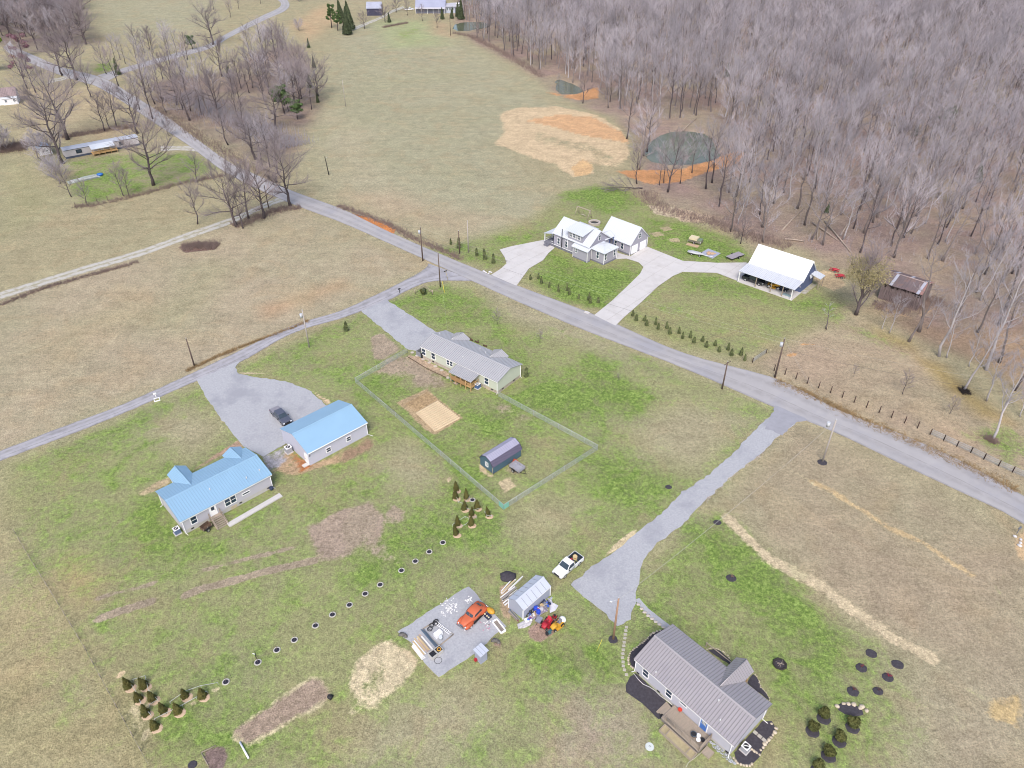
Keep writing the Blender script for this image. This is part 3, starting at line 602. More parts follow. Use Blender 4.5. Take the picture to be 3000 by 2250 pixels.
patch("gravel_driveway", BLUEDRV, 0.095, M_GRAV, "wide gravel apron between the blue-roofed house and garage")
patch("gravel_driveway", Q(2285, 1190, 2217, 1256, 2136, 1342, 2068, 1396, 2000, 1442, 1945, 1498, 1859, 1568, 1769, 1640, 1732, 1658, 1674, 1715, 1764, 1789, 1809, 1834, 1850, 1812, 1859, 1767, 1872, 1694, 1886, 1640, 1927, 1590, 2000, 1538, 2059, 1473, 2136, 1401, 2226, 1333, 2289, 1270, 2348, 1228), 0.09, M_GRAV, "long gravel driveway from the road to the utility pole", 0.2)
patch("drive_apron", ZP(6, 600, 975, 720, 985, 800, 1062, 740, 1075, 640, 1160, 575, 1130, 530, 1120), 0.105, pm("dark_asphalt_patch", S(166, 166, 174), .9, .1, .8), "darker paved apron where the long drive meets the road", 0.25)
patch("gravel_pad", Q(1165, 1853, 1371, 1717, 1390, 1735, 1407, 1758, 1484, 1835, 1450, 1860, 1398, 1909, 1285, 1986, 1244, 1943, 1212, 1889), 0.05, M_GRAV, "gravel pad holding the old orange car and lumber", 0.12)
patch("gravel_path", Q(1858, 1757, 1872, 1752, 1900, 1785, 1962, 1832, 1950, 1845, 1900, 1806), 0.05, M_GRAV, "narrow gravel path from the drive to the grey-roofed house", 0.06)
# slot-jointed concrete drives: one slab per bay
def clip(poly, a, b, c):         # keep a*x+b*y<=c
    o = []
    for i in range(len(poly)):
        p, q = poly[i], poly[(i + 1) % len(poly)]; fp, fq = a * p[0] + b * p[1] - c, a * q[0] + b * q[1] - c
        if fp <= 0: o.append(p)
        if (fp < 0 < fq) or (fq < 0 < fp):
            t = fp / (fp - fq); o.append((p[0] + (q[0] - p[0]) * t, p[1] + (q[1] - p[1]) * t))
    return o
def slabs(name, px, ang, su, sv, z, label, gap=0.035):
    base = patch(name, px, z - 0.03, pm("joint_concrete", S(170, 166, 160), 0.9), label, 0.0)
    ca, sa = math.cos(ang), math.sin(ang); P = [U(p) for p in px]; L = [(x * ca + y * sa, -x * sa + y * ca) for x, y in P]
    u0, u1 = min(p[0] for p in L), max(p[0] for p in L); v0, v1 = min(p[1] for p in L), max(p[1] for p in L)
    i = 0
    for a in range(int((u1 - u0) / su) + 1):
        for b in range(int((v1 - v0) / sv) + 1):
            q = clip(clip(clip(clip(L, -1, 0, -(u0 + a * su + gap)), 1, 0, u0 + (a + 1) * su - gap), 0, -1, -(v0 + b * sv + gap)), 0, 1, v0 + (b + 1) * sv - gap)
            if len(q) < 3: continue
            ar = abs(sum(q[k][0] * q[(k + 1) % len(q)][1] - q[(k + 1) % len(q)][0] * q[k][1] for k in range(len(q)))) / 2
            if ar < 0.4: continue
            MB().flat([(x * ca - y * sa, x * sa + y * ca) for x, y in q], 0.0, z).build("slab", M_CONC, base)
    return base
slabs("concrete_driveway", Q(1439, 806, 1465, 790, 1484, 773, 1479, 755, 1464, 732, 1500, 722, 1597, 703, 1612, 715, 1625, 727, 1607, 742, 1591, 763, 1550, 787, 1513, 838, 1475, 822), math.radians(48), 4.4, 3.6, 0.12, "curved concrete driveway left of the farmhouse")
slabs("concrete_driveway", Q(1741, 924, 1794, 881, 1835, 842, 1875, 803, 1885, 783, 1871, 769, 1835, 758, 1800, 760, 1800, 738, 1846, 752, 1892, 722, 1957, 748, 2000, 765, 2100, 771, 2187, 770, 2190, 800, 2167, 826, 2100, 800, 2000, 797, 1972, 809, 1927, 840, 1880, 885, 1827, 931, 1803, 955), math.radians(48), 4.6, 4.6, 0.115, "branching concrete driveway right of the farmhouse")

# ================================================================== BUILDINGS
WHITE = pm("white_trim", (0.78, 0.78, 0.79), 0.5, 0.05, 1.0)
DARKG = mglass("window_glass")
VENT = pm("vent_black", (0.02, 0.02, 0.022), 0.8)
M_ROOF_LAV = pm("grey_metal_roof", S(184, 178, 181), 0.42, 0.05, 0.4, metal=0.25, dirt=(S(160, 157, 168), 0.25, 0.55, 0.5))
M_ROOF_GRN = pm("silver_grey_metal_roof", S(202, 201, 204), 0.42, 0.04, 0.4, metal=0.25)
M_ROOF_BLUE = pm("sky_blue_metal_roof", S(154, 192, 221), 0.45, 0.035, 0.35, spec=0.4)
M_ROOF_WHT = pm("white_metal_roof", (0.54, 0.57, 0.62), 0.45, 0.05, 0.5, dirt=((0.62, 0.63, 0.66), 0.6, 0.58, 0.5))
M_WALL_GREY = pm("grey_lavender_siding", S(205, 203, 214), 0.7, 0.04, 1.0)
M_WALL_LT = pm("pale_grey_siding", S(205, 205, 218), 0.65, 0.04, 1.0)
M_WALL_GRN = pm("sage_green_siding", S(214, 219, 204), 0.65, 0.04, 1.0)
M_BLOCK = pm("block_foundation", S(206, 202, 198), 0.85, 0.08, 2.0)
M_STONE = pm("stone_skirting", S(196, 184, 170), 0.9, 0.25, 1.6, bump=0.3, bscale=4, dirt=(S(150, 136, 124), 1.8, 0.52, 0.8))
M_WOODN = pm("new_lumber", S(214, 176, 124), 0.8, 0.15, 1.5, streak=(1, 1, 6))
M_WOODO = pm("weathered_lumber", S(176, 162, 146), 0.85, 0.15, 1.5, streak=(6, 1, 1))
M_POLE = pm("creosote_pole", S(112, 96, 88), 0.9, 0.2, 1.0, streak=(6, 6, 0.5))
M_POLEL = pm("pale_pole", S(186, 178, 172), 0.85, 0.12, 1.0, streak=(6, 6, 0.5))

class Frame:
    def __init__(s, corners, ze):            # four eave corners in the photo, first edge = local x, second corner to third = local y
        P = [Vector(U(c, ze)) for c in corners]; c = sum(P, Vector((0, 0))) / 4
        u = ((P[1] - P[0]) + (P[2] - P[3])).normalized(); s.a = math.atan2(u.y, u.x); s.c = c
        s.L = ((P[1] - P[0]).length + (P[2] - P[3]).length) / 2; s.W = ((P[2] - P[1]).length + (P[3] - P[0]).length) / 2
    def loc(s, p, z=0.0):                    # photo pixel at height z -> local x, y
        w = Vector(U(p, z)) - s.c; return (w.x * math.cos(s.a) + w.y * math.sin(s.a), -w.x * math.sin(s.a) + w.y * math.cos(s.a))
    def wall(s, p, side, off):               # photo pixel on a vertical wall -> (coordinate along it, height)
        lo, hi = 0.0, 12.0
        def f(z): x, y = s.loc(p, z); return {'-y': y + off, '+y': off - y, '-x': x + off, '+x': off - x}[side]
        # moving up shifts the point towards the camera
        a, b = f(lo), f(hi)
        for _ in range(40):
            m = (lo + hi) / 2
            if (f(m) > 0) == (a > 0): lo = m
            else: hi = m
        x, y = s.loc(p, lo); return (x if side in ('-y', '+y') else y, lo)
def rib_slab(mb, a, b, c, d, th=0.06, sp=0.0, rw=0.08, rh=0.045):   # a-b eave, d-c ridge
    A, B, C, D = map(Vector, (a, b, c, d)); n = (B - A).cross(D - A).normalized()
    if n.z < 0: n = -n
    mb.slab([a, b, c, d], th)
    if sp:
        k = max(1, int((B - A).length / sp))
        for i in range(k + 1):
            t = i / k; p, q = A.lerp(B, t), D.lerp(C, t)
            if (q - p).length < 0.15: continue
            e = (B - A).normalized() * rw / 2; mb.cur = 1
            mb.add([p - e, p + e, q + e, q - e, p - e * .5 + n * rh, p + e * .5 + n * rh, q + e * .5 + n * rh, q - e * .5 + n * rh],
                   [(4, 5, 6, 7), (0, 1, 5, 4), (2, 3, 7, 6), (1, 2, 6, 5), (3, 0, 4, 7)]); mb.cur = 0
def window(parent, x, z, w, h, side, off, sill=0.0, split='h', frame_m=None, glass=None, name="window"):
    f = MB(); g = MB(); t = 0.11
    def bx(mb, u, v, su, sv, d0, d1):
        dm = (d0 + d1) / 2
        if side == '-y': mb.box(u, -off - dm, v, su, d1 - d0, sv)
        elif side == '+y': mb.box(u, off + dm, v, su, d1 - d0, sv)
        elif side == '-x': mb.box(-off - dm, u, v, d1 - d0, su, sv)
        else: mb.box(off + dm, u, v, d1 - d0, su, sv)
    bx(f, x - w / 2 - t / 2, z, t, h + 2 * t, 0, 0.07); bx(f, x + w / 2 + t / 2, z, t, h + 2 * t, 0, 0.07)
    bx(f, x, z + h / 2 + t / 2, w, t, 0, 0.07); bx(f, x, z - h / 2 - t / 2, w + 0.1, t, 0, 0.09)
    if split in ('h', 'hv'): bx(f, x, z, w, 0.07, 0.012, 0.06)
    if split in ('v', 'hv'): bx(f, x, z, 0.07, h, 0.012, 0.058)
    o = f.build(name, frame_m or WHITE, parent)
    bx(g, x, z, w, h, 0.004, 0.03); g.build("pane", glass or DARKG, o); return o
def door(parent, x, z0, w, h, side, off, mat, pane=True, name="door"):
    d = MB(); g = MB(); k = MB()
    def bx(mb, u, v, su, sv, d0, d1):
        dm = (d0 + d1) / 2
        if side == '-y': mb.box(u, -off - dm, v, su, d1 - d0, sv)
        elif side == '+y': mb.box(u, off + dm, v, su, d1 - d0, sv)
        elif side == '-x': mb.box(-off - dm, u, v, d1 - d0, su, sv)
        else: mb.box(off + dm, u, v, d1 - d0, su, sv)
    bx(d, x, z0 + h / 2, w, h, 0.0, 0.05); o = d.build(name, mat, parent)
    fr = MB(); bx(fr, x - w / 2 - 0.06, z0 + h / 2, 0.12, h + 0.12, 0, 0.08); bx(fr, x + w / 2 + 0.06, z0 + h / 2, 0.12, h + 0.12, 0, 0.08); bx(fr, x, z0 + h + 0.06, w, 0.12, 0, 0.08); fr.build("door_frame", WHITE, o)
    if pane: bx(g, x, z0 + h * 0.72, w * 0.55, h * 0.36, 0.051, 0.06); g.build("pane", DARKG, o)
    bx(k, x + w * 0.38, z0 + h * 0.46, 0.07, 0.07, 0.05, 0.12); k.build("handle", pm("brass", S(190, 170, 120), 0.4, metal=0.8), o)
    return o
def gable_house(root, L, Wd, ze, zr, oh, wall_m, roof_m, rib=0.32, found=0.6, found_m=None, og=0.25, skip_gable=False):
    hl, hw = L / 2 - og, Wd / 2 - oh; s = (zr - ze) / (Wd / 2); zt = ze + s * oh - 0.08
    w = MB(); w.prism([(-hw, found), (hw, found), (hw, zt), (0, zr - 0.1), (-hw, zt)], -hl, hl); w.build("wall", wall_m, root)
    if found: MB().box(0, 0, found / 2 - 0.1, 2 * hl - 0.06, 2 * hw - 0.06, found + 0.2).build("foundation", found_m or M_BLOCK, root)
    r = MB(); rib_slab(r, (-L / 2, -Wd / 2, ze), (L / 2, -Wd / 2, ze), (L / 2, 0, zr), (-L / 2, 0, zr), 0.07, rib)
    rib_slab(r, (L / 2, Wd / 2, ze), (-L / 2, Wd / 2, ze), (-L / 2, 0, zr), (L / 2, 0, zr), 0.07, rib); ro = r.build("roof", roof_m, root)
    c = MB(); c.prism([(-0.22, zr - 0.22 * s + 0.05), (0, zr + 0.08), (0.22, zr - 0.22 * s + 0.05), (0, zr + 0.03)], -L / 2 - 0.02, L / 2 + 0.02); c.build("ridge_cap", roof_m, ro)
    f = MB()
    for sy in (-1, 1): f.box(0, sy * (Wd / 2 - 0.05), ze - 0.16, L - 0.1, 0.06, 0.16)
    f.build("fascia", WHITE, root)
    return s
def cross_gable(root, x, w, p, ze, s, dstar_z, roof_m, wall_m, Wd, oh=0.3, rib=0.32, sign=1, found=0.6, posts=False, post_m=None):
    """gable roof running out over the +y side: half width w, projecting p beyond the eave, ridge height dstar_z"""
    y0 = sign * Wd / 2; ds = (dstar_z - ze) / s; r = MB()
    for q in (-1, 1):
        a = (x + q * w, y0 + sign * p, ze + .03); b = (x + q * w, y0, ze + .03); c = (x, y0 - sign * ds, dstar_z + .03); d = (x, y0 + sign * p, dstar_z + .03)
        r.slab([a, b, c, d], 0.07)
        if rib:
            A, D = Vector(a), Vector(d); run = Vector((0, -sign, 0)); tot = p + ds; k = int(tot / rib)
            n = (Vector(b) - A).cross(D - A).normalized(); n = n if n.z > 0 else -n
            for i in range(k + 1):
                t = i * rib; top = D + run * t
                fr = 1.0 if t <= p else 1 - (t - p) / ds
                bot = top + (A - D) * max(fr, 0)
                if (top - bot).length < 0.2: continue
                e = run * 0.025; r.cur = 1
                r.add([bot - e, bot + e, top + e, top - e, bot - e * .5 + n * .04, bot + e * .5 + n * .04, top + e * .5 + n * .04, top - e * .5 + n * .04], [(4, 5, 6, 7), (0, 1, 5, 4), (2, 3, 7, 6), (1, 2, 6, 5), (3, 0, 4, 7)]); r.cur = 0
    ro = r.build("porch_roof" if p > 1.2 else "gable_roof", roof_m, root)
    MB().tube([(x, y0 + sign * p, dstar_z + .06), (x, y0 - sign * ds, dstar_z + .06)], 0.07, 5).build("ridge_cap", roof_m, ro)
    g = MB(); yy = y0 + sign * (p - 0.2); t = 0.1
    g.add([(x - w + .25, yy, ze - .02), (x + w - .25, yy, ze - .02), (x, yy, dstar_z - .12), (x - w + .25, yy - sign * t, ze - .02), (x + w - .25, yy - sign * t, ze - .02), (x, yy - sign * t, dstar_z - .12)],
          [(0, 1, 2), (5, 4, 3), (0, 3, 4, 1), (1, 4, 5, 2), (2, 5, 3, 0)]); g.build("gable_end", wall_m, root)
    if posts:
        for q in (-1, 1): MB().box(x + q * (w - 0.35), y0 + sign * (p - 0.4), (ze - .1) / 2, 0.14, 0.14, ze - .1).build("porch_post", post_m or WHITE, root)
        MB().box(x, y0 + sign * (p / 2 - 0.2), 0.3, 2 * w - 0.5, p, 0.6).build("porch_floor", M_WOODO, root)
    else:
        MB().box(x, y0 + sign * (p / 2 - 0.35), ze / 2 - 0.05, 2 * w - 0.6, p + 0.1, ze - 0.1).build("bay_wall", wall_m, root)
def downspout(root, x, y, ze, dx, dy):
    MB().tube([(x, y, ze - 0.15), (x, y, 0.25), (x + dx, y + dy, 0.08)], 0.05, 6).build("downspout", WHITE, root)
def roof_vents(root, fr, pxs, zfun):
    for p in pxs:
        z = 4.0
        for _ in range(8): x, y = fr.loc(p, z); z = zfun(x, y)
        MB().cyl(x, y, z - 0.1, z + 0.35, 0.09, 10).build("vent_pipe", pm("vent_pipe_grey", (0.55, 0.55, 0.56), 0.5), root)

# ---- blue-roofed manufactured house -----------------------------------------------------------
R8 = lambda x, y: K((420, 1280), 4.916, x, y)
fr = Frame([R8(520, 1235), R8(1850, 540), R8(1470, 150), R8(175, 780)], 3.1); ZE, ZR = 3.1, 4.4
bh = thing("blue_roof_house", "grey single-storey house with sky-blue ribbed roof and wooden back steps", "house", tuple(fr.c), fr.a)
s_ = gable_house(bh, fr.L, fr.W, ZE, ZR, 0.3, M_WALL_GREY, M_ROOF_BLUE, 0.42, 0.75); OFFY = fr.W / 2 - 0.3; OFFX = fr.L / 2 - 0.25
x1, _ = fr.loc(R8(475, 430), ZE); x2, _ = fr.loc(R8(1270, 195), ZE)
xa, ya = fr.loc(R8(340, 550), ZE); xb, yb = fr.loc(R8(620, 425), ZE)
cross_gable(bh, (xa + xb) / 2, abs(xb - xa) / 2, max(ya, yb) - fr.W / 2, ZE, s_, 4.15, M_ROOF_BLUE, M_WALL_GREY, fr.W, rib=0.3, posts=True)
xc, yc = fr.loc(R8(1180, 295), ZE); xd, yd = fr.loc(R8(1415, 180), ZE)
cross_gable(bh, (xc + xd) / 2, abs(xd - xc) / 2 + 0.2, 0.7, ZE, s_, 4.0, M_ROOF_BLUE, M_WALL_GREY, fr.W, rib=0.3)
for px, w, h, sp in ((R8(725, 1195), 0.9, 1.35, 'h'), (R8(1212, 940), 0.85, 1.35, 'h'), (R8(1293, 893), 0.85, 1.35, 'h'), (R8(1478, 806), 1.25, 0.3, '')):
    x, z = fr.wall(px, '-y', OFFY); window(bh, x, min(max(z, 1.5), 2.35 if h < 0.5 else 1.95), w, h, '-y', OFFY, split=sp)
x, z = fr.wall(R8(1010, 1075), '-y', OFFY); DX = x; door(bh, x, 0.8, 0.95, 2.0, '-y', OFFY, WHITE)
for px in (R8(710, 1320), R8(1400, 945), R8(1802, 735), R8(1118, 1095)):
    x, z = fr.wall(px, '-y', OFFY - 0.03); MB().box(x, -OFFY - 0.01, 0.45, 0.45, 0.08, 0.2).build("foundation_vent", VENT, bh)
MB().box(*[fr.wall(R8(1310, 1025), '-y', OFFY - .03)[0], -OFFY - 0.005, 0.32], 1.0, 0.07, 0.6).build("access_hatch", pm("hatch_tan", S(205, 190, 165), 0.7), bh)
roof_vents(bh, fr, (R8(960, 760), R8(1487, 597), R8(1673, 488)), lambda x, y: ZR - abs(y) * s_)
downspout(bh, -OFFX + 0.1, -OFFY - 0.08, ZE, 0.1, -0.5); downspout(bh, OFFX - 0.1, -OFFY - 0.08, ZE, 0.2, -0.4); downspout(bh, -OFFX - 0.08, OFFY - 0.3, ZE, -0.4, 0)
st = MB(); sw = 1.75
for i in range(6): MB().box(DX, -OFFY - 0.9 - 0.34 * i, 0.72 - 0.12 * i, sw, 0.27, 0.05).build("step", M_WOODO, bh)
MB().box(DX, -OFFY - 0.36, 0.78, sw, 0.7, 0.06).build("landing", M_WOODO, bh)
for q in (-1, 1):
    xx = DX + q * (sw / 2 + 0.03)
    r_ = MB(); r_.tube([(xx, -OFFY - 0.05, 1.75), (xx, -OFFY - 0.7, 1.75), (xx, -OFFY - 2.75, 0.95)], 0.045, 5)
    for (yy, zz, tt) in ((0.1, 0, 1.75), (0.7, 0, 1.75), (1.7, 0, 1.36), (2.7, 0, 0.97)): r_.box(xx, -OFFY - yy, tt / 2, 0.08, 0.08, tt)
    r_.tube([(xx, -OFFY - 0.6, 0.7), (xx, -OFFY - 2.7, 0.1)], 0.1, 4); r_.build("stair_rail", M_WOODO, bh)
BH = fr
# concrete walkway lying clear of the house
p0, p1 = R8(1225, 1280), R8(1985, 840)
a, b = Vector((*U(p0), 0)), Vector((*U(p1), 0)); d = (b - a); n_ = Vector((-d.y, d.x, 0)).normalized()
wk = thing("concrete_walkway", "long narrow raised concrete walk leading to the blue house's back steps", "walkway", ((a + b) / 2).to_tuple(), math.atan2(d.y, d.x))
for i in range(6): MB().box(-d.length / 2 + d.length * (i + .5) / 6, 0, 0.09, d.length / 6 - 0.03, 1.0, 0.22).build("slab", M_CONC, wk)

# ---- blue-roofed garage ------------------------------------------------------------------------
R7 = lambda x, y: K((750, 1130), 5.53, x, y)
fr = Frame([R7(830, 1110), R7(1800, 600), R7(1345, 225), R7(390, 690)], 3.0); ZE, ZR = 3.0, 4.6
gr = thing("blue_roof_garage", "large grey garage with smooth sky-blue roof beside the gravel apron", "garage", tuple(fr.c), fr.a)
s_ = gable_house(gr, fr.L, fr.W, ZE, ZR, 0.22, pm("lavender_panel_wall", S(212, 213, 230), 0.6, 0.03, 1.0), M_ROOF_BLUE, 0.0, 0.12, og=0.12); OFFY = fr.W / 2 - 0.22; OFFX = fr.L / 2 - 0.12
for px in (R7(1175, 1035), R7(1500, 858)):
    x, z = fr.wall(px, '-y', OFFY); window(gr, x, z, 0.85, 0.85, '-y', OFFY, split='h')
x, z = fr.wall(R7(825, 1190), '-x', OFFX); door(gr, x, 0.1, 0.95, 2.05, '-x', OFFX, WHITE, pane=False)
for y in (-2.2, 2.0): door(gr, y, 0.05, 2.9, 2.5, '+y', OFFY, WHITE, pane=False, name="garage_door") if False else None
for x in (-3.2, 1.0):
    o = MB().box(x, OFFY + 0.03, 1.3, 3.0, 0.06, 2.5).build("garage_door", WHITE, gr)
    for k in range(4): MB().box(x, OFFY + 0.065, 0.4 + 0.6 * k, 2.9, 0.02, 0.55).build("door_panel", WHITE, o)
MB().box(fr.wall(R7(870, 1150), '-y', OFFY)[0], -OFFY - 0.05, 2.2, 0.2, 0.1, 0.15).build("wall_lamp", VENT, gr)
downspout(gr, OFFX - 0.1, -OFFY - 0.08, ZE, 0.5, -0.9)
MB().box(0, -fr.W / 2 - 0.05, ZE - 0.06, fr.L, 0.12, 0.12).build("gutter", WHITE, gr)
c_ = U(R7(805, 1290)); tag(MB().box(c_[0], c_[1], 0.06, 1.1, 0.8, 0.16, rz=fr.a).build("door_slab", M_CONC), "small concrete slab outside the garage's white side door", "slab")
GF = fr

# ---- green ranch house ------------------------------------------------------------------------
R6 = lambda x, y: K((1180, 920), 4.916, x, y)
fr = Frame([R6(255, 465), R6(1370, 985), R6(1725, 720), R6(615, 230)], 3.2); ZE, ZR = 3.2, 4.35
gh = thing("sage_green_house", "long sage-green house with silver ribbed roof and covered back porch", "house", tuple(fr.c), fr.a)
s_ = gable_house(gh, fr.L, fr.W, ZE, ZR, 0.3, M_WALL_GRN, M_ROOF_GRN, 0.46, 0.75, M_STONE); OFFY = fr.W / 2 - 0.3; OFFX = fr.L / 2 - 0.25
for pa, pb, pr in ((R6(760, 290), R6(930, 375), 4.15), (R6(1310, 535), R6(1490, 615), 4.15)):
    xa, ya = fr.loc(pa, ZE); xb, yb = fr.loc(pb, ZE)
    cross_gable(gh, (xa + xb) / 2, abs(xb - xa) / 2 + 0.3, max(0.5, min(1.1, max(ya, yb) - fr.W / 2)), ZE, s_, pr, M_ROOF_GRN, M_WALL_GRN, fr.W, rib=0.34)
for px, w, h, sp in ((R6(303, 545), 1.0, 1.45, 'h'), (R6(440, 605), 1.0, 1.45, 'h'), (R6(655, 693), 0.8, 1.1, 'h'), (R6(698, 713), 0.8, 1.1, 'h'), (R6(1207, 965), 1.0, 1.45, 'h')):
    x, z = fr.wall(px, '-y', OFFY); window(gh, x, min(max(z, 1.7), 2.1), w, h, '-y', OFFY, split=sp)
for px in (R6(440, 690), R6(1290, 1088)):
    x, _ = fr.wall(px, '-y', OFFY - .03); MB().box(x, -OFFY - 0.01, 0.5, 0.5, 0.1, 0.22).build("foundation_vent", VENT, gh)
for yv in (-2.2, 1.4): MB().box(OFFX + 0.01, yv, 0.5, 0.1, 0.5, 0.22).build("foundation_vent", VENT, gh)
x, _ = fr.wall(R6(1225, 1080), '-y', OFFY - .03); MB().box(x, -OFFY - 0.0, 0.35, 0.8, 0.1, 0.7).build("access_hatch", pm("hatch_tan", None), gh)
downspout(gh, OFFX - 0.1, -OFFY - 0.08, ZE, 0.0, -0.25); downspout(gh, OFFX + 0.08, OFFY - 0.2, ZE, 0.3, 0)
roof_vents(gh, fr, (R6(535, 290), R6(868, 622), R6(1113, 505), R6(1193, 565)), lambda x, y: ZR - abs(y) * s_)
# rear porch
xa, ya = fr.loc(R6(645, 830), 2.75); xb, yb = fr.loc(R6(965, 985), 2.75); PX0, PX1, PY = min(xa, xb), max(xa, xb), -OFFY - 3.0
r_ = MB(); rib_slab(r_, (PX0, PY, 2.55), (PX1, PY, 2.55), (PX1, -OFFY + 0.02, 3.12), (PX0, -OFFY + 0.02, 3.12), 0.06, 0.3); r_.build("porch_roof", M_ROOF_GRN, gh)
MB().box((PX0 + PX1) / 2, PY / 2 - OFFY / 2 + 0.15, 0.78, PX1 - PX0 - 0.5, 2.6, 0.1).build("porch_floor", M_WOODN, gh)
for i in range(5):
    x = PX0 + 0.3 + (PX1 - PX0 - 0.6) * i / 4; MB().box(x, PY + 0.3, 1.25, 0.13, 0.13, 2.5).build("porch_post", M_WOODN, gh)
MB().box((PX0 + PX1) / 2 - 0.7, PY + 0.22, 1.32, PX1 - PX0 - 2.0, 0.05, 0.95).build("porch_skirt", pm("porch_plywood", S(176, 138, 98), 0.8, 0.15, 1.5), gh)
r_ = MB()
for zz in (0.98, 1.75): r_.box(PX1 - 0.95, PY + 0.25, zz, 1.4, 0.06, 0.1); r_.box(PX1 - 0.28, PY / 2 - OFFY / 2, zz, 0.06, 2.6, 0.1)
for k in range(6): r_.box(PX1 - 0.28, PY + 0.5 + k * 0.42, 1.35, 0.05, 0.05, 0.8)
r_.build("porch_rail", M_WOODN, gh)
door(gh, (PX0 + PX1) / 2, 0.85, 0.95, 2.0, '-y', OFFY, pm("door_dark", S(90, 92, 100), 0.5))
# stone-faced left end with a low grey enclosure
MB().box(-OFFX - 0.02, -OFFY + 1.2, 1.2, 0.08, 1.8, 2.0).build("stone_panel", M_STONE, gh)
e_ = MB(); e_.box(-OFFX - 1.0, -OFFY + 0.05, 0.55, 2.0, 0.08, 1.1); e_.box(-OFFX - 2.0, -OFFY + 0.9, 0.55, 0.08, 1.7, 1.1); e_.build("enclosure_panel", pm("grey_lattice", S(150, 152, 160), 0.8), gh)
MB().box(-OFFX - 0.25, -OFFY - 0.05, 0.65, 0.5, 0.12, 1.3).build("enclosure_gate", VENT, gh)
NF = fr
# timber edge and stepping stones of the rear path
tag(MB().tube([(*U(Z(5, 430, 655)), 0.1), (*U(Z(5, 560, 735)), 0.1), (*U(Z(5, 680, 790)), 0.1)], 0.09, 5).build("path_edging", pm("edging_dark", S(120, 100, 84), 0.9)), "dark timber edging along the green house's rear path", "edging")
for i, p in enumerate(((460, 625), (490, 645), (530, 668), (570, 690), (610, 715), (650, 740), (690, 788))):
    x, y = U(Z(5, *p)); o = MB().cyl(x, y, 0, 0.06, 0.42, 9, 0.36).build("stepping_stone", pm("pale_flagstone", S(206, 196, 186), 0.85, 0.1)); tag(o, "flat pale stepping stone in the green house's rear path", "stone", "stepping stones behind the green house")
# timber wall of the front bed, seen over the roof
tb = thing("front_bed_edging", "low brown timber bed frames in front of the green house", "edging", (*U(R6(1050, 400)), 0))
x0, y0 = U(R6(1050, 400))
for pa, pb in ((R6(930, 345), R6(1010, 390)), (R6(1040, 400), R6(1090, 425)), (R6(1160, 460), R6(1210, 475)), (R6(1085, 390), R6(1090, 425)), (R6(980, 360), R6(985, 390))):
    a, b = U(pa), U(pb); MB().tube([(a[0] - x0, a[1] - y0, .25), (b[0] - x0, b[1] - y0, .25)], 0.16, 4).build("timber", pm("bed_timber", S(112, 88, 70), 0.9), tb)

# ---- grey-roofed house near the camera ------------------------------------------------------------
R4 = lambda x, y: K((1800, 1800), 3.686, x, y)
fr = Frame([R4(215, 490), R4(1300, 1430), R4(1700, 965), R4(625, 95)], 2.75); ZE, ZR = 2.75, 4.05
lh = thing("grey_roof_house", "white house with grey ribbed metal roof, blue back door and rear deck", "house", tuple(fr.c), fr.a)
s_ = gable_house(lh, fr.L, fr.W, ZE, ZR, 0.22, M_WALL_LT, M_ROOF_LAV, 0.40, 0.5); OFFY = fr.W / 2 - 0.22; OFFX = fr.L / 2 - 0.25
xa, ya = fr.loc(R4(1310, 470), ZE); xb, yb = fr.loc(R4(1510, 615), ZE); PRJ = max(1.5, (ya + yb) / 2 - fr.W / 2); PXC = (xa + xb) / 2
cross_gable(lh, PXC, abs(xb - xa) / 2, PRJ, ZE, s_, 3.95, M_ROOF_LAV, M_WALL_LT, fr.W, rib=0.40, posts=True, post_m=M_WOODN)
for px, w, h in ((R4(338, 640), 0.85, 1.3), (R4(588, 857), 0.85, 1.3)):
    x, z = fr.wall(px, '-y', OFFY); window(lh, x, 1.65, w, h, '-y', OFFY, split='h')
x, z = fr.wall(R4(746, 970), '-y', OFFY); window(lh, x, 2.1, 0.9, 0.35, '-y', OFFY, split='')
x, z = fr.wall(R4(965, 1195), '-y', OFFY); LDX = x; dd = door(lh, x, 0.55, 0.95, 2.0, '-y', OFFY, pm("blue_door_paint", S(78, 128, 208), 0.5), pane=False)
fr_w = MB().box(x, -OFFY - 0.058, 2.02, 0.62, 0.02, 0.8).build("door_light", WHITE, dd)
for i in range(3):
    for j in range(3): MB().box(x - 0.19 + 0.19 * i, -OFFY - 0.07, 1.78 + 0.24 * j, 0.13, 0.02, 0.17).build("pane", DARKG, dd)
for px in (R4(255, 640), R4(477, 830), R4(1215, 1485)):
    x, _ = fr.wall(px, '-y', OFFY - .03); MB().box(x, -OFFY - 0.01, 0.32, 0.42, 0.08, 0.2).build("foundation_vent", VENT, lh)
for xx, dx in ((-OFFX + 0.08, -0.25), (OFFX - 0.08, 0.2)): downspout(lh, xx, -OFFY - 0.08, ZE, dx, -0.3)
downspout(lh, OFFX + 0.08, OFFY - 0.8, ZE, 0.7, 0.1)
roof_vents(lh, fr, (R4(447, 632), R4(1125, 935), R4(1140, 1150)), lambda x, y: ZR - abs(y) * s_)
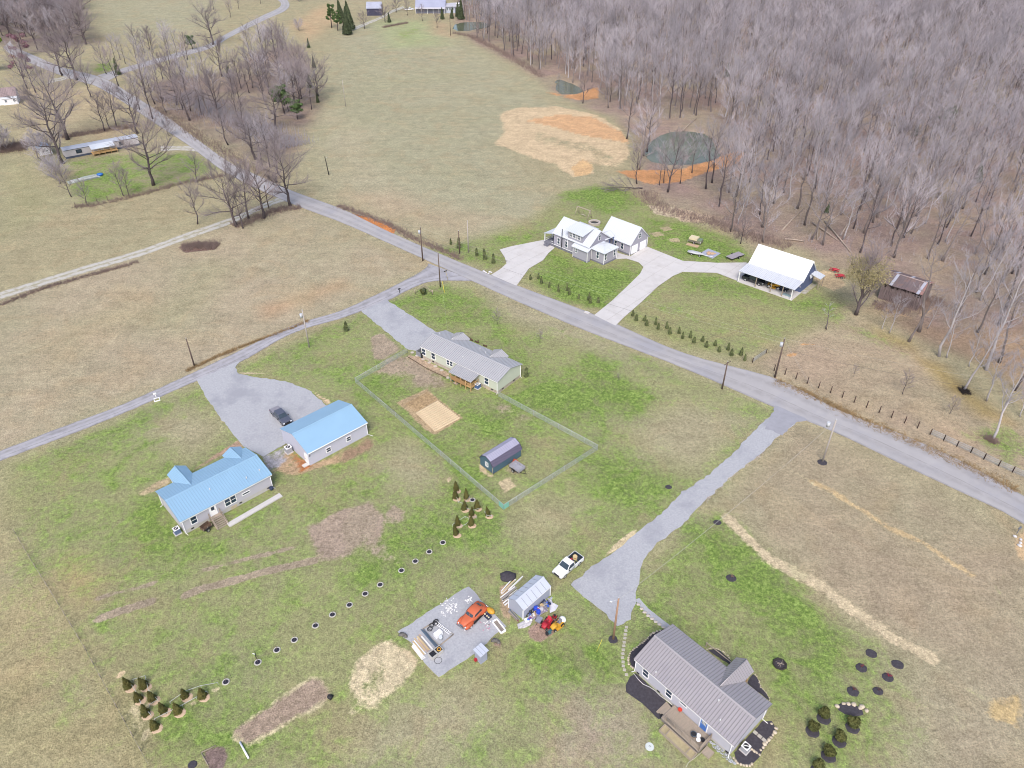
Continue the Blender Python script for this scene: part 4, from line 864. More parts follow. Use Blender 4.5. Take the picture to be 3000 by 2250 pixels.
# front porch rail
r_ = MB(); px0 = PXC - 4.4
for zz in (0.95, 0.7): r_.box(px0 + 1.4, fr.W / 2 + 1.25, zz, 3.6, 0.08, 0.07)
for k in range(3): r_.box(px0 - 0.35 + k * 1.75, fr.W / 2 + 1.25, 0.55, 0.1, 0.1, 1.1)
r_.box(px0 + 0.9, fr.W / 2 + 2.3, 0.9, 4.6, 0.09, 0.09); r_.box(px0 - 1.4, fr.W / 2 + 2.3, 0.5, 0.12, 0.12, 1.0)
r_.build("porch_rail", M_WOODO, lh)
MB().box(px0 + 1.4, fr.W / 2 + 0.5, 0.25, 3.8, 1.5, 0.5).build("porch_floor", M_WOODO, lh)
LH = fr; LHO = OFFY
# rear deck
xa, ya = fr.loc(R4(640, 1010), 0.5); xb, yb = fr.loc(R4(1000, 1330), 0.5); xc, yc = fr.loc(R4(900, 1440), 0.5)
DX0, DX1, DY = xa - 0.2, xb + 0.35, -OFFY - 2.6
dk = thing("rear_deck", "weathered timber deck with rails behind the white house's blue door", "deck", tuple(fr.c), fr.a)
nb_ = 18
for i in range(nb_):
    w = 2.6 / nb_; MB().box((DX0 + DX1) / 2, -OFFY - 0.06 - w * (i + .5), 0.5, DX1 - DX0, w - 0.02, 0.06).build("deck_board", M_WOODO, dk)
f_ = MB(); f_.box((DX0 + DX1) / 2, DY - 0.03, 0.25, DX1 - DX0, 0.06, 0.5); f_.box(DX1 + .02, -OFFY - 1.35, 0.25, 0.06, 2.55, 0.5); f_.box(DX0 - .02, -OFFY - 1.35, 0.25, 0.06, 2.55, 0.5); f_.build("deck_frame", pm("deck_grey", S(150, 142, 138), 0.85), dk)
for (u0, v0, u1, v1) in ((DX0 + 0.6, DY + 0.06, DX1, DY + 0.06), (DX1 - 0.03, DY + 0.06, DX1 - 0.03, -OFFY - 0.15)):
    r_ = MB(); n_ = 4 if abs(u1 - u0) > 1 else 2
    for k in range(n_ + 1): r_.box(u0 + (u1 - u0) * k / n_, v0 + (v1 - v0) * k / n_, 0.95, 0.11, 0.11, 0.9)
    for zz in (0.85, 1.1, 1.36): r_.tube([(u0, v0, zz), (u1, v1, zz)], 0.05, 4)
    r_.build("deck_rail", M_WOODO, dk)
for k in range(3): MB().box(DX0 - 0.25 - 0.32 * k, -OFFY - 1.3, 0.38 - 0.12 * k, 0.32, 1.5 + 0.25 * k, 0.1).build("deck_step", M_WOODO, dk)
MB().box(DX1 + 0.75, -OFFY - 1.7, 0.14, 1.1, 1.1, 0.28).build("deck_step", M_WOODO, dk)
# raised planter box beyond the deck
pa, pb = fr.loc(R4(530, 1250)), fr.loc(R4(840, 1560)); PL = abs(pb[0] - pa[0]) + .3; pc = fr.loc(R4(680, 1390))
pl = thing("raised_planter", "long pale timber planter box below the rear deck", "planter", (*U(R4(680, 1390)), 0), fr.a)
for q in (-1, 1): MB().box(0, q * 0.55, 0.22, PL, 0.1, 0.45).build("planter_side", M_WOODO, pl)
for xx in (-PL / 2, -PL / 2 + 0.9, PL / 2 - 0.9, PL / 2): MB().box(xx, 0, 0.22, 0.1, 1.0, 0.46).build("planter_end", M_WOODO, pl)
MB().box(0, 0, 0.16, PL - 0.1, 1.0, 0.3).build("soil", pm("planter_soil", S(186, 172, 136), 0.95, 0.2, 2, bump=0.3), pl)

# ---- gambrel shed -------------------------------------------------------------------------------
R5 = lambda x, y: K((1380, 1260), 9.217, x, y)
A, B, C = (Vector(U(R5(*q))) for q in ((240, 955), (600, 1200), (1345, 720)))
u = (C - B).normalized(); v = Vector((-u.y, u.x)); Lg, Wg = (C - B).length, (A - B).dot(v)
gc = B + u * Lg / 2 + v * Wg / 2
gs = thing("gambrel_shed", "dark teal barn-shaped shed with grey gambrel roof inside the fence", "shed", tuple(gc), math.atan2(u.y, u.x))
hw, hl = Wg / 2, Lg / 2; prof = [(-hw, 0.15), (hw, 0.15), (hw, 1.85), (hw * .66, 2.72), (0, 3.2), (-hw * .66, 2.72), (-hw, 1.85)]
TEAL = pm("teal_wall", S(84, 112, 130), 0.7, 0.06, 1.0)
MB().prism(prof, -hl, hl).build("wall", TEAL, gs)
MG = pm("mauve_grey_roof", S(176, 174, 196), 0.5, 0.05, 0.5); MD = pm("dark_mauve_roof", S(112, 106, 130), 0.55, 0.06, 0.6)
e = 0.15; L2 = hl + 0.18
o = MB(); rib_slab(o, (-L2, -hw * .66 - .04, 2.74), (L2, -hw * .66 - .04, 2.74), (L2, 0, 3.27), (-L2, 0, 3.27), 0.05, 0.45, 0.04, 0.02); rib_slab(o, (L2, hw * .66 + .04, 2.74), (-L2, hw * .66 + .04, 2.74), (-L2, 0, 3.27), (L2, 0, 3.27), 0.05, 0.45, 0.04, 0.02); o.build("upper_roof", MG, gs)
o = MB(); rib_slab(o, (-L2, -hw - .14, 1.72), (L2, -hw - .14, 1.72), (L2, -hw * .66 - .06, 2.75), (-L2, -hw * .66 - .06, 2.75), 0.05, 0.22, 0.05, 0.04); rib_slab(o, (L2, hw + .14, 1.72), (-L2, hw + .14, 1.72), (-L2, hw * .66 + .06, 2.75), (L2, hw * .66 + .06, 2.75), 0.05, 0.22, 0.05, 0.04); o.build("lower_roof", MD, gs)
f_ = MB()
for sx in (-1, 1):
    for i in range(4): a, b = prof[2 + i], prof[3 + i]; f_.tube([(sx * (hl + .2), a[0] * 1.03, a[1] + .03), (sx * (hl + .2), b[0] * 1.03, b[1] + .03)], 0.06, 4)
f_.build("rake_trim", pm("dark_trim", S(70, 68, 84), 0.6), gs)
window(gs, -0.05, 1.35, 0.55, 0.75, '-x', hl, split='hv')
for (xx, yy) in ((-hl - .2, -hw - .1), (hl + .15, -hw - .1)): MB().tube([(xx, yy, 1.75), (xx, yy, 0.0)], 0.045, 5).build("corner_pole", pm("tan_pole", S(205, 190, 165), 0.7), gs)
MB().box(0, 0, 0.08, Lg - .1, Wg - .1, 0.2).build("skid_base", pm("skid_wood", S(140, 115, 92), 0.9), gs)

# ---- small pale metal shed ------------------------------------------------------------------------
R2 = lambda x, y: K((1300, 1660), 5.821, x, y)
fr = Frame([R2(1345, 750), R2(1830, 350), R2(1570, 130), R2(1105, 545)], 2.1); ZE, ZR = 2.1, 2.95
ws = thing("metal_shed", "small pale grey gabled metal shed ringed with clutter", "shed", tuple(fr.c), fr.a)
gable_house(ws, fr.L, fr.W, ZE, ZR, 0.08, pm("pale_blue_grey_steel", S(182, 187, 206), 0.55, 0.04, 0.8), pm("pale_steel_roof", S(206, 212, 226), 0.5, 0.03, 0.5), 0.9, 0.06, og=0.06)
for sx in (-1, 1):
    for sy in (-1, 1): MB().box(sx * (fr.L / 2 - .05), sy * (fr.W / 2 - .07), 1.05, 0.12, 0.12, 2.0).build("corner_trim", WHITE, ws)
MB().box(0.4, fr.W / 2 - 0.05, 0.95, 1.6, 0.06, 1.8).build("shed_door", pm("pale_blue_grey_steel", None), ws)
SF = fr

# ---- little open pump shelter -------------------------------------------------------------------
R3 = lambda x, y: K((1150, 1700), 6.32, x, y)
x, y = U(R3(1640, 1455)); ks = thing("tool_shelter", "narrow grey open-fronted tool shelter with flat roof at the gravel pad's edge", "shelter", (x, y, 0), math.radians(42))
GSH = pm("shelter_steel", S(176, 182, 204), 0.55, 0.06)
MB().box(-0.55, 0, 0.95, 0.05, 1.2, 1.9).build("wall", GSH, ks); MB().box(0, 0.6, 0.95, 1.15, 0.05, 1.9).build("wall", GSH, ks); MB().box(0, -0.6, 0.95, 1.15, 0.05, 1.9).build("wall", GSH, ks)
o = MB(); rib_slab(o, (-0.75, -0.8, 1.92), (0.75, -0.8, 2.05), (0.75, 0.8, 2.05), (-0.75, 0.8, 1.92), 0.05, 0.4, 0.05, 0.03); o.build("roof", pm("pale_steel_roof", None), ks)
for k in range(3): MB().box(-0.2, 0, 0.4 + 0.5 * k, 0.6, 1.1, 0.03).build("shelf", M_WOODO, ks)

def gable2(root, x0, x1, y0, y1, ze, zr, wall_m, roof_m, oh=0.35, og=0.3, rib=0.4, z0=0.0, names=("wall", "roof")):
    """gable block; ridge along x; x0..y1 are the wall faces"""
    ym = (y0 + y1) / 2; s = (zr - ze) / (ym - y0)
    MB().prism([(y0, z0), (y1, z0), (y1, ze - .05), (ym, zr - .08), (y0, ze - .05)], x0, x1).build(names[0], wall_m, root)
    r = MB(); a, b = x0 - og, x1 + og
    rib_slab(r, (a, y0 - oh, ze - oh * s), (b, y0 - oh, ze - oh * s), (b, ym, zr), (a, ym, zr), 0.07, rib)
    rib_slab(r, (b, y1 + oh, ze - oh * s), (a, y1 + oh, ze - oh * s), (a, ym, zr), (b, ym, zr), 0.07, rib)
    o = r.build(names[1], roof_m, root)
    MB().prism([(ym - .2, zr - .2 * s + .06), (ym, zr + .09), (ym + .2, zr - .2 * s + .06), (ym, zr + .03)], a, b).build("ridge_cap", roof_m, o)
    f = MB()
    for xx in (a + .04, b - .04):
        for yy in (y0 - oh, y1 + oh): f.tube([(xx, yy, ze - oh * s - .12), (xx, ym, zr - .12)], 0.07, 4)
    f.build("rake_trim", WHITE, o); return s
def win2(root, x, y, z, w, h, side, off, split='hv'):
    return window(root, x if side in ('-y', '+y') else y, z, w, h, side, off, split=split)
M_FARM = pm("farmhouse_siding", S(180, 178, 192), 0.65, 0.04, 1.0)
M_SKIRT = pm("farmhouse_skirt", S(132, 132, 144), 0.8, 0.06, 1.0)
# ---- white-roofed farmhouse -----------------------------------------------------------------------
fh = thing("farmhouse", "grey farmhouse with white ribbed roof, shed dormer and hipped corner room", "house", (11.9, 185.5, 0), math.radians(-45.5))
gable2(fh, -0.6, 11.9, 0.0, 8.2, 4.25, 7.35, M_FARM, M_ROOF_WHT, 0.4, 0.35, 0.45)
MB().box(5.65, 4.1, 0.3, 12.6, 8.3, 0.7).build("foundation", M_SKIRT, fh)
MB().box(5.65, -0.08, 0.72, 12.6, 0.06, 0.14).build("water_table", WHITE, fh)
# dormer
MB().prism([(-0.02, 4.2), (4.0, 4.2), (4.0, 7.2), (-0.02, 6.35)], 4.4, 9.6).build("dormer_wall", M_FARM, fh)
r = MB(); rib_slab(r, (4.0, -0.55, 6.42), (10.0, -0.55, 6.42), (10.0, 4.0, 7.38), (4.0, 4.0, 7.38), 0.08, 0.45); r.build("dormer_roof", M_ROOF_WHT, fh)
for k in range(4): window(fh, 5.6 + 0.93 * k, 5.55, 0.72, 1.2, '-y', 0.02, split='hv')
# windows and flue on the long wall
for x in (1.15, 4.0): window(fh, x, 2.2, 0.8, 1.6, '-y', 0.0, split='h')
MB().tube([(2.55, -0.3, 0.9), (2.55, -0.3, 6.2)], 0.12, 8).build("stove_pipe", pm("stove_pipe_dark", S(70, 70, 82), 0.5, metal=0.4), fh)
for xx in (4.4,): MB().tube([(xx, -0.06, 4.1), (xx, -0.06, 0.2)], 0.06, 5).build("downspout", WHITE, fh)
window(fh, 3.1 + 1.0, 5.4, 0.75, 1.25, '+x', 11.9, split='h')
# lean-to bump-out
MB().box(9.9, -0.5, 1.75, 5.0, 1.2, 3.0).build("lean_to_wall", M_FARM, fh); MB().box(9.9, -0.5, 0.15, 5.06, 1.26, 0.4).build("lean_to_base", M_SKIRT, fh)
r = MB(); rib_slab(r, (7.0, -1.5, 3.15), (12.7, -1.5, 3.15), (12.7, 0.1, 3.85), (7.0, 0.1, 3.85), 0.07, 0.45); r.build("lean_to_roof", M_ROOF_WHT, fh)
window(fh, 8.5, 2.2, 0.5, 1.0, '-y', 1.1, split='h')
for xx in (7.4, 12.38): MB().box(xx, -1.1, 1.6, 0.12, 0.12, 3.1).build("corner_trim", WHITE, fh)
# hipped corner room
MB().box(14.2, 3.6, 1.95, 4.3, 5.3, 3.2).build("corner_room_wall", M_FARM, fh); MB().box(14.2, 3.6, 0.18, 4.36, 5.36, 0.5).build("corner_room_base", M_SKIRT, fh)
hx0, hx1, hy0, hy1, hz, ht = 11.6, 16.75, 0.55, 6.65, 3.45, 4.75
r = MB()
for tri in ([(hx0, hy0, hz), (hx1, hy0, hz), (14.0, 3.2, ht), (13.2, 3.2, ht)], [(hx1, hy0, hz), (hx1, hy1, hz), (14.0, 4.2, ht), (14.0, 3.2, ht)], [(hx1, hy1, hz), (hx0, hy1, hz), (13.2, 4.2, ht), (14.0, 4.2, ht)], [(hx0, hy1, hz), (hx0, hy0, hz), (13.2, 3.2, ht), (13.2, 4.2, ht)]):
    rib_slab(r, *tri, 0.08, 0.45)
r.poly([(13.2, 3.2, ht), (14.0, 3.2, ht), (14.0, 4.2, ht), (13.2, 4.2, ht)]); r.build("hip_roof", M_ROOF_WHT, fh)
window(fh, 14.2, 2.2, 0.75, 1.7, '-y', -0.95, split='h')
for yy in (1.6, 5.2): window(fh, yy, 2.2, 0.7, 1.7, '+x', 16.35, split='h')
for (xx, yy) in ((16.36, 0.94), (16.36, 6.26), (12.06, 0.94)): MB().box(xx, yy, 1.9, 0.14, 0.14, 3.2).build("corner_trim", WHITE, fh)
# side porch
r = MB(); rib_slab(r, (-4.0, 6.2, 3.05), (-4.0, -0.6, 3.05), (-0.6, -0.6, 3.95), (-0.6, 6.2, 3.95), 0.07, 0.45); r.build("porch_roof", M_ROOF_WHT, fh)
MB().box(-2.2, 2.8, 0.35, 3.2, 6.4, 0.7).build("porch_floor", M_SKIRT, fh)
for yy in (-0.3, 2.8, 5.9): MB().box(-3.7, yy, 1.6, 0.18, 0.18, 2.9).build("porch_post", WHITE, fh)
r = MB()
for zz in (0.9, 1.5): r.box(-3.7, 2.8, zz, 0.07, 6.2, 0.07); r.box(-1.0, -0.35, zz, 0.9, 0.07, 0.07)
for k in range(16): r.box(-3.7, -0.2 + 0.4 * k, 1.2, 0.04, 0.04, 0.6)
r.build("porch_rail", WHITE, fh)
for k in range(4): MB().box(-2.3, -0.65 - 0.3 * k, 0.56 - 0.16 * k, 1.7, 0.3, 0.12).build("porch_step", M_SKIRT, fh)
door(fh, 2.6, 0.75, 0.95, 2.1, '-x', 0.6, WHITE)
# breezeway and patio cover
r = MB(); rib_slab(r, (12.2, 6.4, 3.9), (12.2, 10.2, 3.9), (10.4, 10.2, 5.0), (10.4, 6.4, 5.0), 0.07, 0.4); rib_slab(r, (8.6, 10.2, 3.9), (8.6, 6.4, 3.9), (10.4, 6.4, 5.0), (10.4, 10.2, 5.0), 0.07, 0.4); r.build("breezeway_roof", M_ROOF_WHT, fh)
for yy in (8.5, 10.0): MB().box(12.0, yy, 1.9, 0.15, 0.15, 3.8).build("breezeway_post", pm("blue_grey_post", S(96, 118, 170), 0.6), fh)
r = MB(); rib_slab(r, (-2.0, 12.6, 3.0), (5.0, 12.6, 3.0), (5.0, 8.4, 3.7), (-2.0, 8.4, 3.7), 0.07, 0.45); r.build("patio_roof", M_ROOF_WHT, fh)
for xx in (-1.8, 1.5, 4.8): MB().box(xx, 12.4, 1.5, 0.15, 0.15, 3.0).build("patio_post", WHITE, fh)
# ---- farmhouse garage ---------------------------------------------------------------------------
fg = thing("detached_garage", "grey two-door garage with white ribbed roof behind the farmhouse", "garage", (11.9, 185.5, 0), math.radians(-45.5))
gable2(fg, 7.9, 17.6, 10.4, 17.9, 3.45, 7.0, M_FARM, M_ROOF_WHT, 0.4, 0.35, 0.45)
MB().box(12.75, 14.15, 0.2, 9.8, 7.6, 0.5).build("foundation", M_SKIRT, fg)
for x in (12.6, 14.9): window(fg, x, 1.9, 0.75, 1.6, '-y', -10.4, split='h')
for y in (12.3, 16.0):
    o = MB().box(17.63, y, 1.3, 0.06, 2.7, 2.4).build("garage_door", WHITE, fg)
    for k in range(4): MB().box(17.675, y, 0.42 + 0.58 * k, 0.03, 2.6, 0.52).build("door_panel", WHITE, o)
window(fg, 14.15, 4.6, 0.8, 1.2, '+x', 17.6, split='h')
for yy in (10.4, 17.9): MB().box(17.62, yy, 1.6, 0.14, 0.14, 3.2).build("corner_trim", WHITE, fg)
# swing frame and stone fire ring behind
F = lambda x, y: K((1550, 600), 4.916, x, y)
a, b = Vector((*U(F(690, 140)), 0)), Vector((*U(F(870, 205)), 0)); sf = thing("swing_frame", "weathered timber swing frame standing on the grass behind the farmhouse", "swing frame", ((a + b) / 2).to_tuple(), math.atan2((b - a).y, (b - a).x)); hl = (b - a).length / 2
M_SW = pm("swing_wood", S(190, 176, 158), 0.85)
MB().box(0, 0, 2.6, 2 * hl + .4, 0.18, 0.2).build("beam", M_SW, sf)
for q in (-1, 1):
    for e in (-1, 1): MB().tube([(q * hl, 0, 2.6), (q * hl, e * 1.1, 0)], 0.09, 5).build("leg", M_SW, sf)
for xx in (-0.6, 0.6): MB().tube([(xx, 0, 2.5), (xx, 0.1, 0.6)], 0.025, 4).build("rope", M_SW, sf)
MB().box(0, 0.1, 0.6, 1.4, 0.4, 0.06).build("seat", M_SW, sf)
x, y = U(F(940, 275)); fp = thing("fire_pit", "round pale stone fire pit behind the farmhouse", "fire pit", (x, y, 0))
for k in range(16): MB().box(1.5 * math.cos(k * math.pi / 8), 1.5 * math.sin(k * math.pi / 8), 0.35, 0.5, 0.56, 0.7, rz=k * math.pi / 8).build("stone", pm("pale_flagstone", None), fp)
MB().cyl(0, 0, 0, 0.3, 1.25, 16).build("ash", pm("ash_dark", (0.05, 0.05, 0.05), 0.95), fp)

# ---- white-roofed barn with lean-to ---------------------------------------------------------------
wb = thing("white_roof_barn", "blue-sided barn with bright white roof and open lean-to", "barn", (57.8, 165.3, 0), math.radians(-42.3))
M_NAVY = pm("navy_barn_siding", S(96, 110, 150), 0.6, 0.05, 1.0)
gable2(wb, -0.5, 13.6, 4.6, 11.5, 3.75, 7.35, M_NAVY, pm("bright_white_roof", (0.66, 0.67, 0.67), 0.5, 0.03, 0.5), 0.55, 0.3, 0.0)
r = MB(); rib_slab(r, (-0.9, -0.45, 2.95), (13.9, -0.45, 2.95), (13.9, 4.5, 3.42), (-0.9, 4.5, 3.42), 0.08, 0.45); r.build("lean_to_roof", pm("weathered_white_roof", (0.50, 0.52, 0.57), 0.5, 0.08, 0.6, dirt=((0.50, 0.52, 0.58), 0.7, 0.5, 0.7), streak=(2, 0.3, 1)), wb)
for x in (-0.6, 4.0, 8.0, 11.0, 13.4): MB().box(x, -0.2, 1.48, 0.18, 0.18, 2.95).build("lean_to_post", M_WOODO if x in (4.0, 8.0, 11.0) else WHITE, wb)
MB().box(6.5, 2.2, 0.02, 14.6, 5.4, 0.28).build("floor_slab", M_CONC, wb)
MB().box(6.5, 4.55, 1.7, 13.9, 0.08, 0.5).build("wall_band", pm("pale_band", S(176, 176, 196), 0.7), wb)
r = MB(); rib_slab(r, (14.0, 8.4, 2.6), (14.0, 11.8, 2.6), (13.6, 11.8, 3.4), (13.6, 8.4, 3.4), 0.06, 0.0); rib_slab(r, (16.2, 9.0, 2.9), (16.2, 11.8, 2.9), (13.6, 11.8, 3.5), (13.6, 9.0, 3.5), 0.06, 0.4); r.build("side_awning", M_ROOF_WHT, wb)
MB().box(16.0, 9.2, 1.45, 0.15, 0.15, 2.9).build("awning_post", M_WOODO, wb); MB().box(16.0, 11.6, 1.45, 0.15, 0.15, 2.9).build("awning_post", M_WOODO, wb)
MB().box(14.2, 8.0, 0.05, 1.4, 6.5, 0.16).build("side_slab", pm("pale_track_gravel", None), wb)

# ---- old brown barn ------------------------------------------------------------------------------
ob = thing("old_barn", "collapsing brown barn with rusty patched roof at the wood's edge", "barn", (88.7, 156.7, 0), math.radians(-43))
M_OLDW = pm("old_barn_boards", S(138, 122, 122), 0.95, 0.25, 1.2, streak=(5, 5, 0.4), dirt=(S(96, 84, 84), 0.8, 0.5, 0.8))
M_RUST = pm("rusty_roof", S(122, 108, 110), 0.85, 0.2, 0.6, dirt=(S(148, 116, 104), 0.8, 0.52, 0.8), streak=(1, 0.4, 1))
rb = random.Random(4)
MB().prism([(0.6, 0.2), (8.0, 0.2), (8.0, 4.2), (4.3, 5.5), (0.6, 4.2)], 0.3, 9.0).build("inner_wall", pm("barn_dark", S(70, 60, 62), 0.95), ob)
for k in range(26):
    x = 0.2 + 0.345 * k; h = rb.uniform(3.2, 4.3)
    MB().box(x, 0.5, h / 2, 0.31, 0.06, h, ry=rb.uniform(-.02, .02)).build("board", M_OLDW, ob)
for k in range(22):
    y = 0.6 + 0.345 * k; h = 4.2 + 1.2 * (1 - abs(y - 4.3) / 3.7) - rb.uniform(0, .5)
    MB().box(9.08, y, h / 2, 0.06, 0.31, h).build("board", M_OLDW, ob)
for k in range(14):
    x0, x1 = -0.4 + 0.69 * k, 0.27 + 0.69 * k
    for sy in (0, 1):
        j = rb.uniform(-.12, .12); m = M_RUST if rb.random() > .12 else pm("patch_tin", S(190, 192, 206), 0.5, 0.1)
        if k == 3 and sy == 0 or k == 12: m = pm("patch_tin", S(190, 192, 206), 0.5, 0.1)
        if k == 13: m = pm("red_tin", S(168, 128, 120), 0.6, 0.12)
        r = MB(); e = 0.0 if sy == 0 else 8.6
        rib_slab(r, (x0, e + j, 4.42 + rb.uniform(-.05, .05)), (x1, e + j, 4.42 + rb.uniform(-.05, .05)), (x1, 4.3, 5.72), (x0, 4.3, 5.72), 0.03, 0.34, 0.04, 0.03); r.build("roof_sheet", m, ob)
MB().tube([(-0.5, 4.3, 5.78), (9.4, 4.3, 5.76)], 0.09, 5).build("ridge_cap", pm("pale_ridge", S(206, 186, 180), 0.6), ob)
for k, (a, b) in enumerate((((2560, 882), (2598, 895)), ((2565, 886), (2600, 900)))):
    a, b = U(a), U(b); tag(MB().tube([(*a, .15), (*b, .12)], 0.16, 5).build("fallen_plank", M_WOODO), "pale plank lying before the old barn, " + ("upper" if k == 0 else "lower") + " of two", "plank")

# ---- mobile home ----------------------------------------------------------------------------------
T_ = lambda x, y: K((0, 340), 4.424, x, y)
e0, e1 = Vector(U(T_(820, 450), 3.0)), Vector(U(T_(1785, 272), 3.0)); ux = (e1 - e0).normalized(); ang = math.atan2(ux.y, ux.x); Lm = (e1 - e0).length
mh = thing("mobile_home", "long pale single-wide mobile home with silver roof and wooden porch", "mobile home", (*e0, 0), ang)
class F2:
    pass
def mloc(p, z): w = Vector(U(p, z)) - e0; return (w.x * ux.x + w.y * ux.y, -w.x * ux.y + w.y * ux.x)
M_TRW = pm("trailer_siding", S(206, 202, 206), 0.7, 0.05, 1.0); M_TRR = pm("trailer_roof", S(196, 202, 216), 0.6, 0.12, 0.5, dirt=(S(160, 160, 172), 0.5, 0.52, 0.6))
MB().prism([(0, 0.7), (4.6, 0.7), (4.6, 2.95), (2.3, 3.25), (0, 2.95)], 0, Lm).build("wall", M_TRW, mh)
r = MB(); r.slab([(-.15, -.12, 3.0), (Lm + .15, -.12, 3.0), (Lm + .15, 2.3, 3.35), (-.15, 2.3, 3.35)], .06); r.slab([(Lm + .15, 4.72, 3.0), (-.15, 4.72, 3.0), (-.15, 2.3, 3.35), (Lm + .15, 2.3, 3.35)], .06); r.build("roof", M_TRR, mh)
MB().box(Lm / 2, -.1, 2.9, Lm, .05, .12).build("eave_trim", VENT, mh)
MB().box(Lm / 2, 2.3, .35, Lm - .1, 4.5, .7).build("skirting", pm("dark_skirting", S(84, 92, 112), 0.8), mh)
x, _ = mloc(T_(1025, 455), 2.0); window(mh, x, 1.9, 1.7, 1.1, '-y', 0, split='v', frame_m=VENT)
x, _ = mloc(T_(1562, 345), 2.0); window(mh, x, 1.9, 1.2, 1.1, '-y', 0, split='v', frame_m=VENT)
xa, _ = mloc(T_(1185, 435), 2.6); xb, _ = mloc(T_(1495, 380), 2.6)
MB().slab([(xa, -3.0, 2.45), (xb, -3.0, 2.45), (xb, .4, 3.25), (xa, .4, 3.25)], .08).build("porch_roof", M_ROOF_WHT, mh)
MB().box((xa + xb) / 2 + .3, -1.6, .8, xb - xa + .6, 3.1, .1).build("porch_floor", M_WOODN, mh)
for k in range(5): MB().box(xa + .2 + (xb - xa) * k / 4, -3.0, 1.25, .13, .13, 2.4).build("porch_post", M_WOODN, mh)
r = MB()
for zz in (1.2, 1.65): r.box((xa + xb) / 2, -3.05, zz, xb - xa, .08, .1)
r.build("porch_rail", M_WOODN, mh)
door(mh, (xa + xb) / 2, .85, .95, 2.0, '-y', 0, WHITE)
# little white shed with blue roof beside it
x, y = U(T_(590, 480)); sh = thing("blue_roof_shed", "small white shed with pale blue roof left of the mobile home", "shed", (x, y, 0), ang + math.pi / 2)
gable2(sh, -2.2, 3.0, -2.0, 2.0, 2.4, 3.4, pm("white_shed_wall", (0.7, 0.7, 0.74), 0.7), pm("pale_blue_roof", S(150, 186, 226), 0.5), 0.25, 0.2, 0.0)
window(sh, -0.6, 1.4, 0.5, 0.5, '-x', 2.2); window(sh, 0.7, 1.4, 0.5, 0.5, '-x', 2.2)
# pile of roofing sheets on the lawn
a, b = Vector(U(T_(880, 870))), Vector(U(T_(1290, 780))); d = b - a; sp = thing("sheet_metal_stack", "stack of long pale roofing sheets lying on the mobile home's lawn", "sheet stack", (*((a + b) / 2), 0), math.atan2(d.y, d.x))
for k in range(5):
    Ls = d.length * (1.0 - .14 * k); o = MB(); o.box((.04 * k) * d.length, .35 * math.sin(k * 2.1), .1 + .13 * k, Ls, 3.0 - .35 * k, .1); o.build("sheet", pm("dull_sheet_a" if k % 2 else "dull_sheet_b", S(206, 208, 206) if k % 2 else S(176, 184, 176), 0.5, 0.1, 0.8), sp)
x, y = U(T_(1300, 770)); tag(MB().blob((x, y, .35), (1.1, .9, .5), 9, 6, .15, random.Random(2)).build("tarp_bundle", pm("bright_blue_tarp", S(60, 120, 200), 0.5, 0.15)), "bright blue tarp bundle at the sheet stack's end", "tarp")
# ---- white farm cottage at the left edge ------------------------------------------------------------
J = lambda x, y: K((0, 100), 7.213, x, y)
x, y = U(J(150, 1480)); wc = thing("white_cottage", "white cottage with brown roof at the photo's left edge", "house", (x, y, 0), math.radians(25))
gable2(wc, -9.0, 4.6, -1.0, 7.0, 3.6, 6.0, pm("white_shed_wall", None), pm("brown_tin_roof", S(170, 150, 150), 0.6, 0.15), 0.3, 0.3, 0.6)
MB().box(1.8, -0.9, 1.3, 5.5, 1.6, 2.6).build("lean_to_wall", pm("white_shed_wall", None), wc); MB().slab([(-1.2, -2.0, 2.6), (4.8, -2.0, 2.6), (4.8, -0.2, 3.5), (-1.2, -0.2, 3.5)], .08).build("lean_to_roof", M_ROOF_WHT, wc)
window(wc, 0.2, 1.6, 0.8, 0.9, '-y', 1.7); window(wc, 3.4, 1.6, 0.8, 0.9, '-y', 1.7); window(wc, 3.0, 2.3, 0.9, 1.2, '+x', 4.6)
# ---- far house, far barn --------------------------------------------------------------------------
th = thing("far_house", "big grey house with metal roof at the photo's top edge", "house", (-64.5, 546.0, 0), 0)
M_FARW = pm("far_grey_siding", S(140, 144, 164), 0.7, 0.06)
gable2(th, 0, 19.5, 0, 12.0, 4.0, 8.0, M_FARW, pm("far_house_roof", S(176, 180, 204), 0.5, 0.08), 0.5, 0.4, 0.7)
MB().slab([(-.5, -2.4, 3.1), (20, -2.4, 3.1), (20, .2, 3.9), (-.5, .2, 3.9)], .1).build("porch_roof", pm("far_porch_roof", S(206, 204, 212), 0.5), th)
for k in range(6): MB().box(.2 + 3.85 * k, -2.2, 1.5, .2, .2, 3.0).build("porch_post", WHITE, th)
MB().box(23.0, 4.0, 2.0, 6.5, 7.0, 4.0).build("annex_wall", pm("far_annex_wall", S(196, 204, 222), 0.7), th); MB().slab([(19.6, -.2, 4.1), (26.8, -.2, 4.1), (26.8, 8, 5.0), (19.6, 8, 5.0)], .1).build("annex_roof", pm("far_porch_roof", None), th)
for k in range(3): window(th, 21.0 + 1.9 * k, 2.4, 1.0, 1.4, '-y', -0.5)
fb = thing("far_barn", "small dark barn with pale tin roof at the photo's top edge", "barn", (-96.0, 537.0, 0), math.radians(3))
gable2(fb, 0, 9.6, 0, 9.5, 4.6, 7.6, pm("far_barn_boards", S(76, 76, 98), 0.95, 0.2, 1.0), pm("far_tin_roof", S(184, 188, 206), 0.5, 0.15, 0.6), 0.4, 0.3, 0.7)

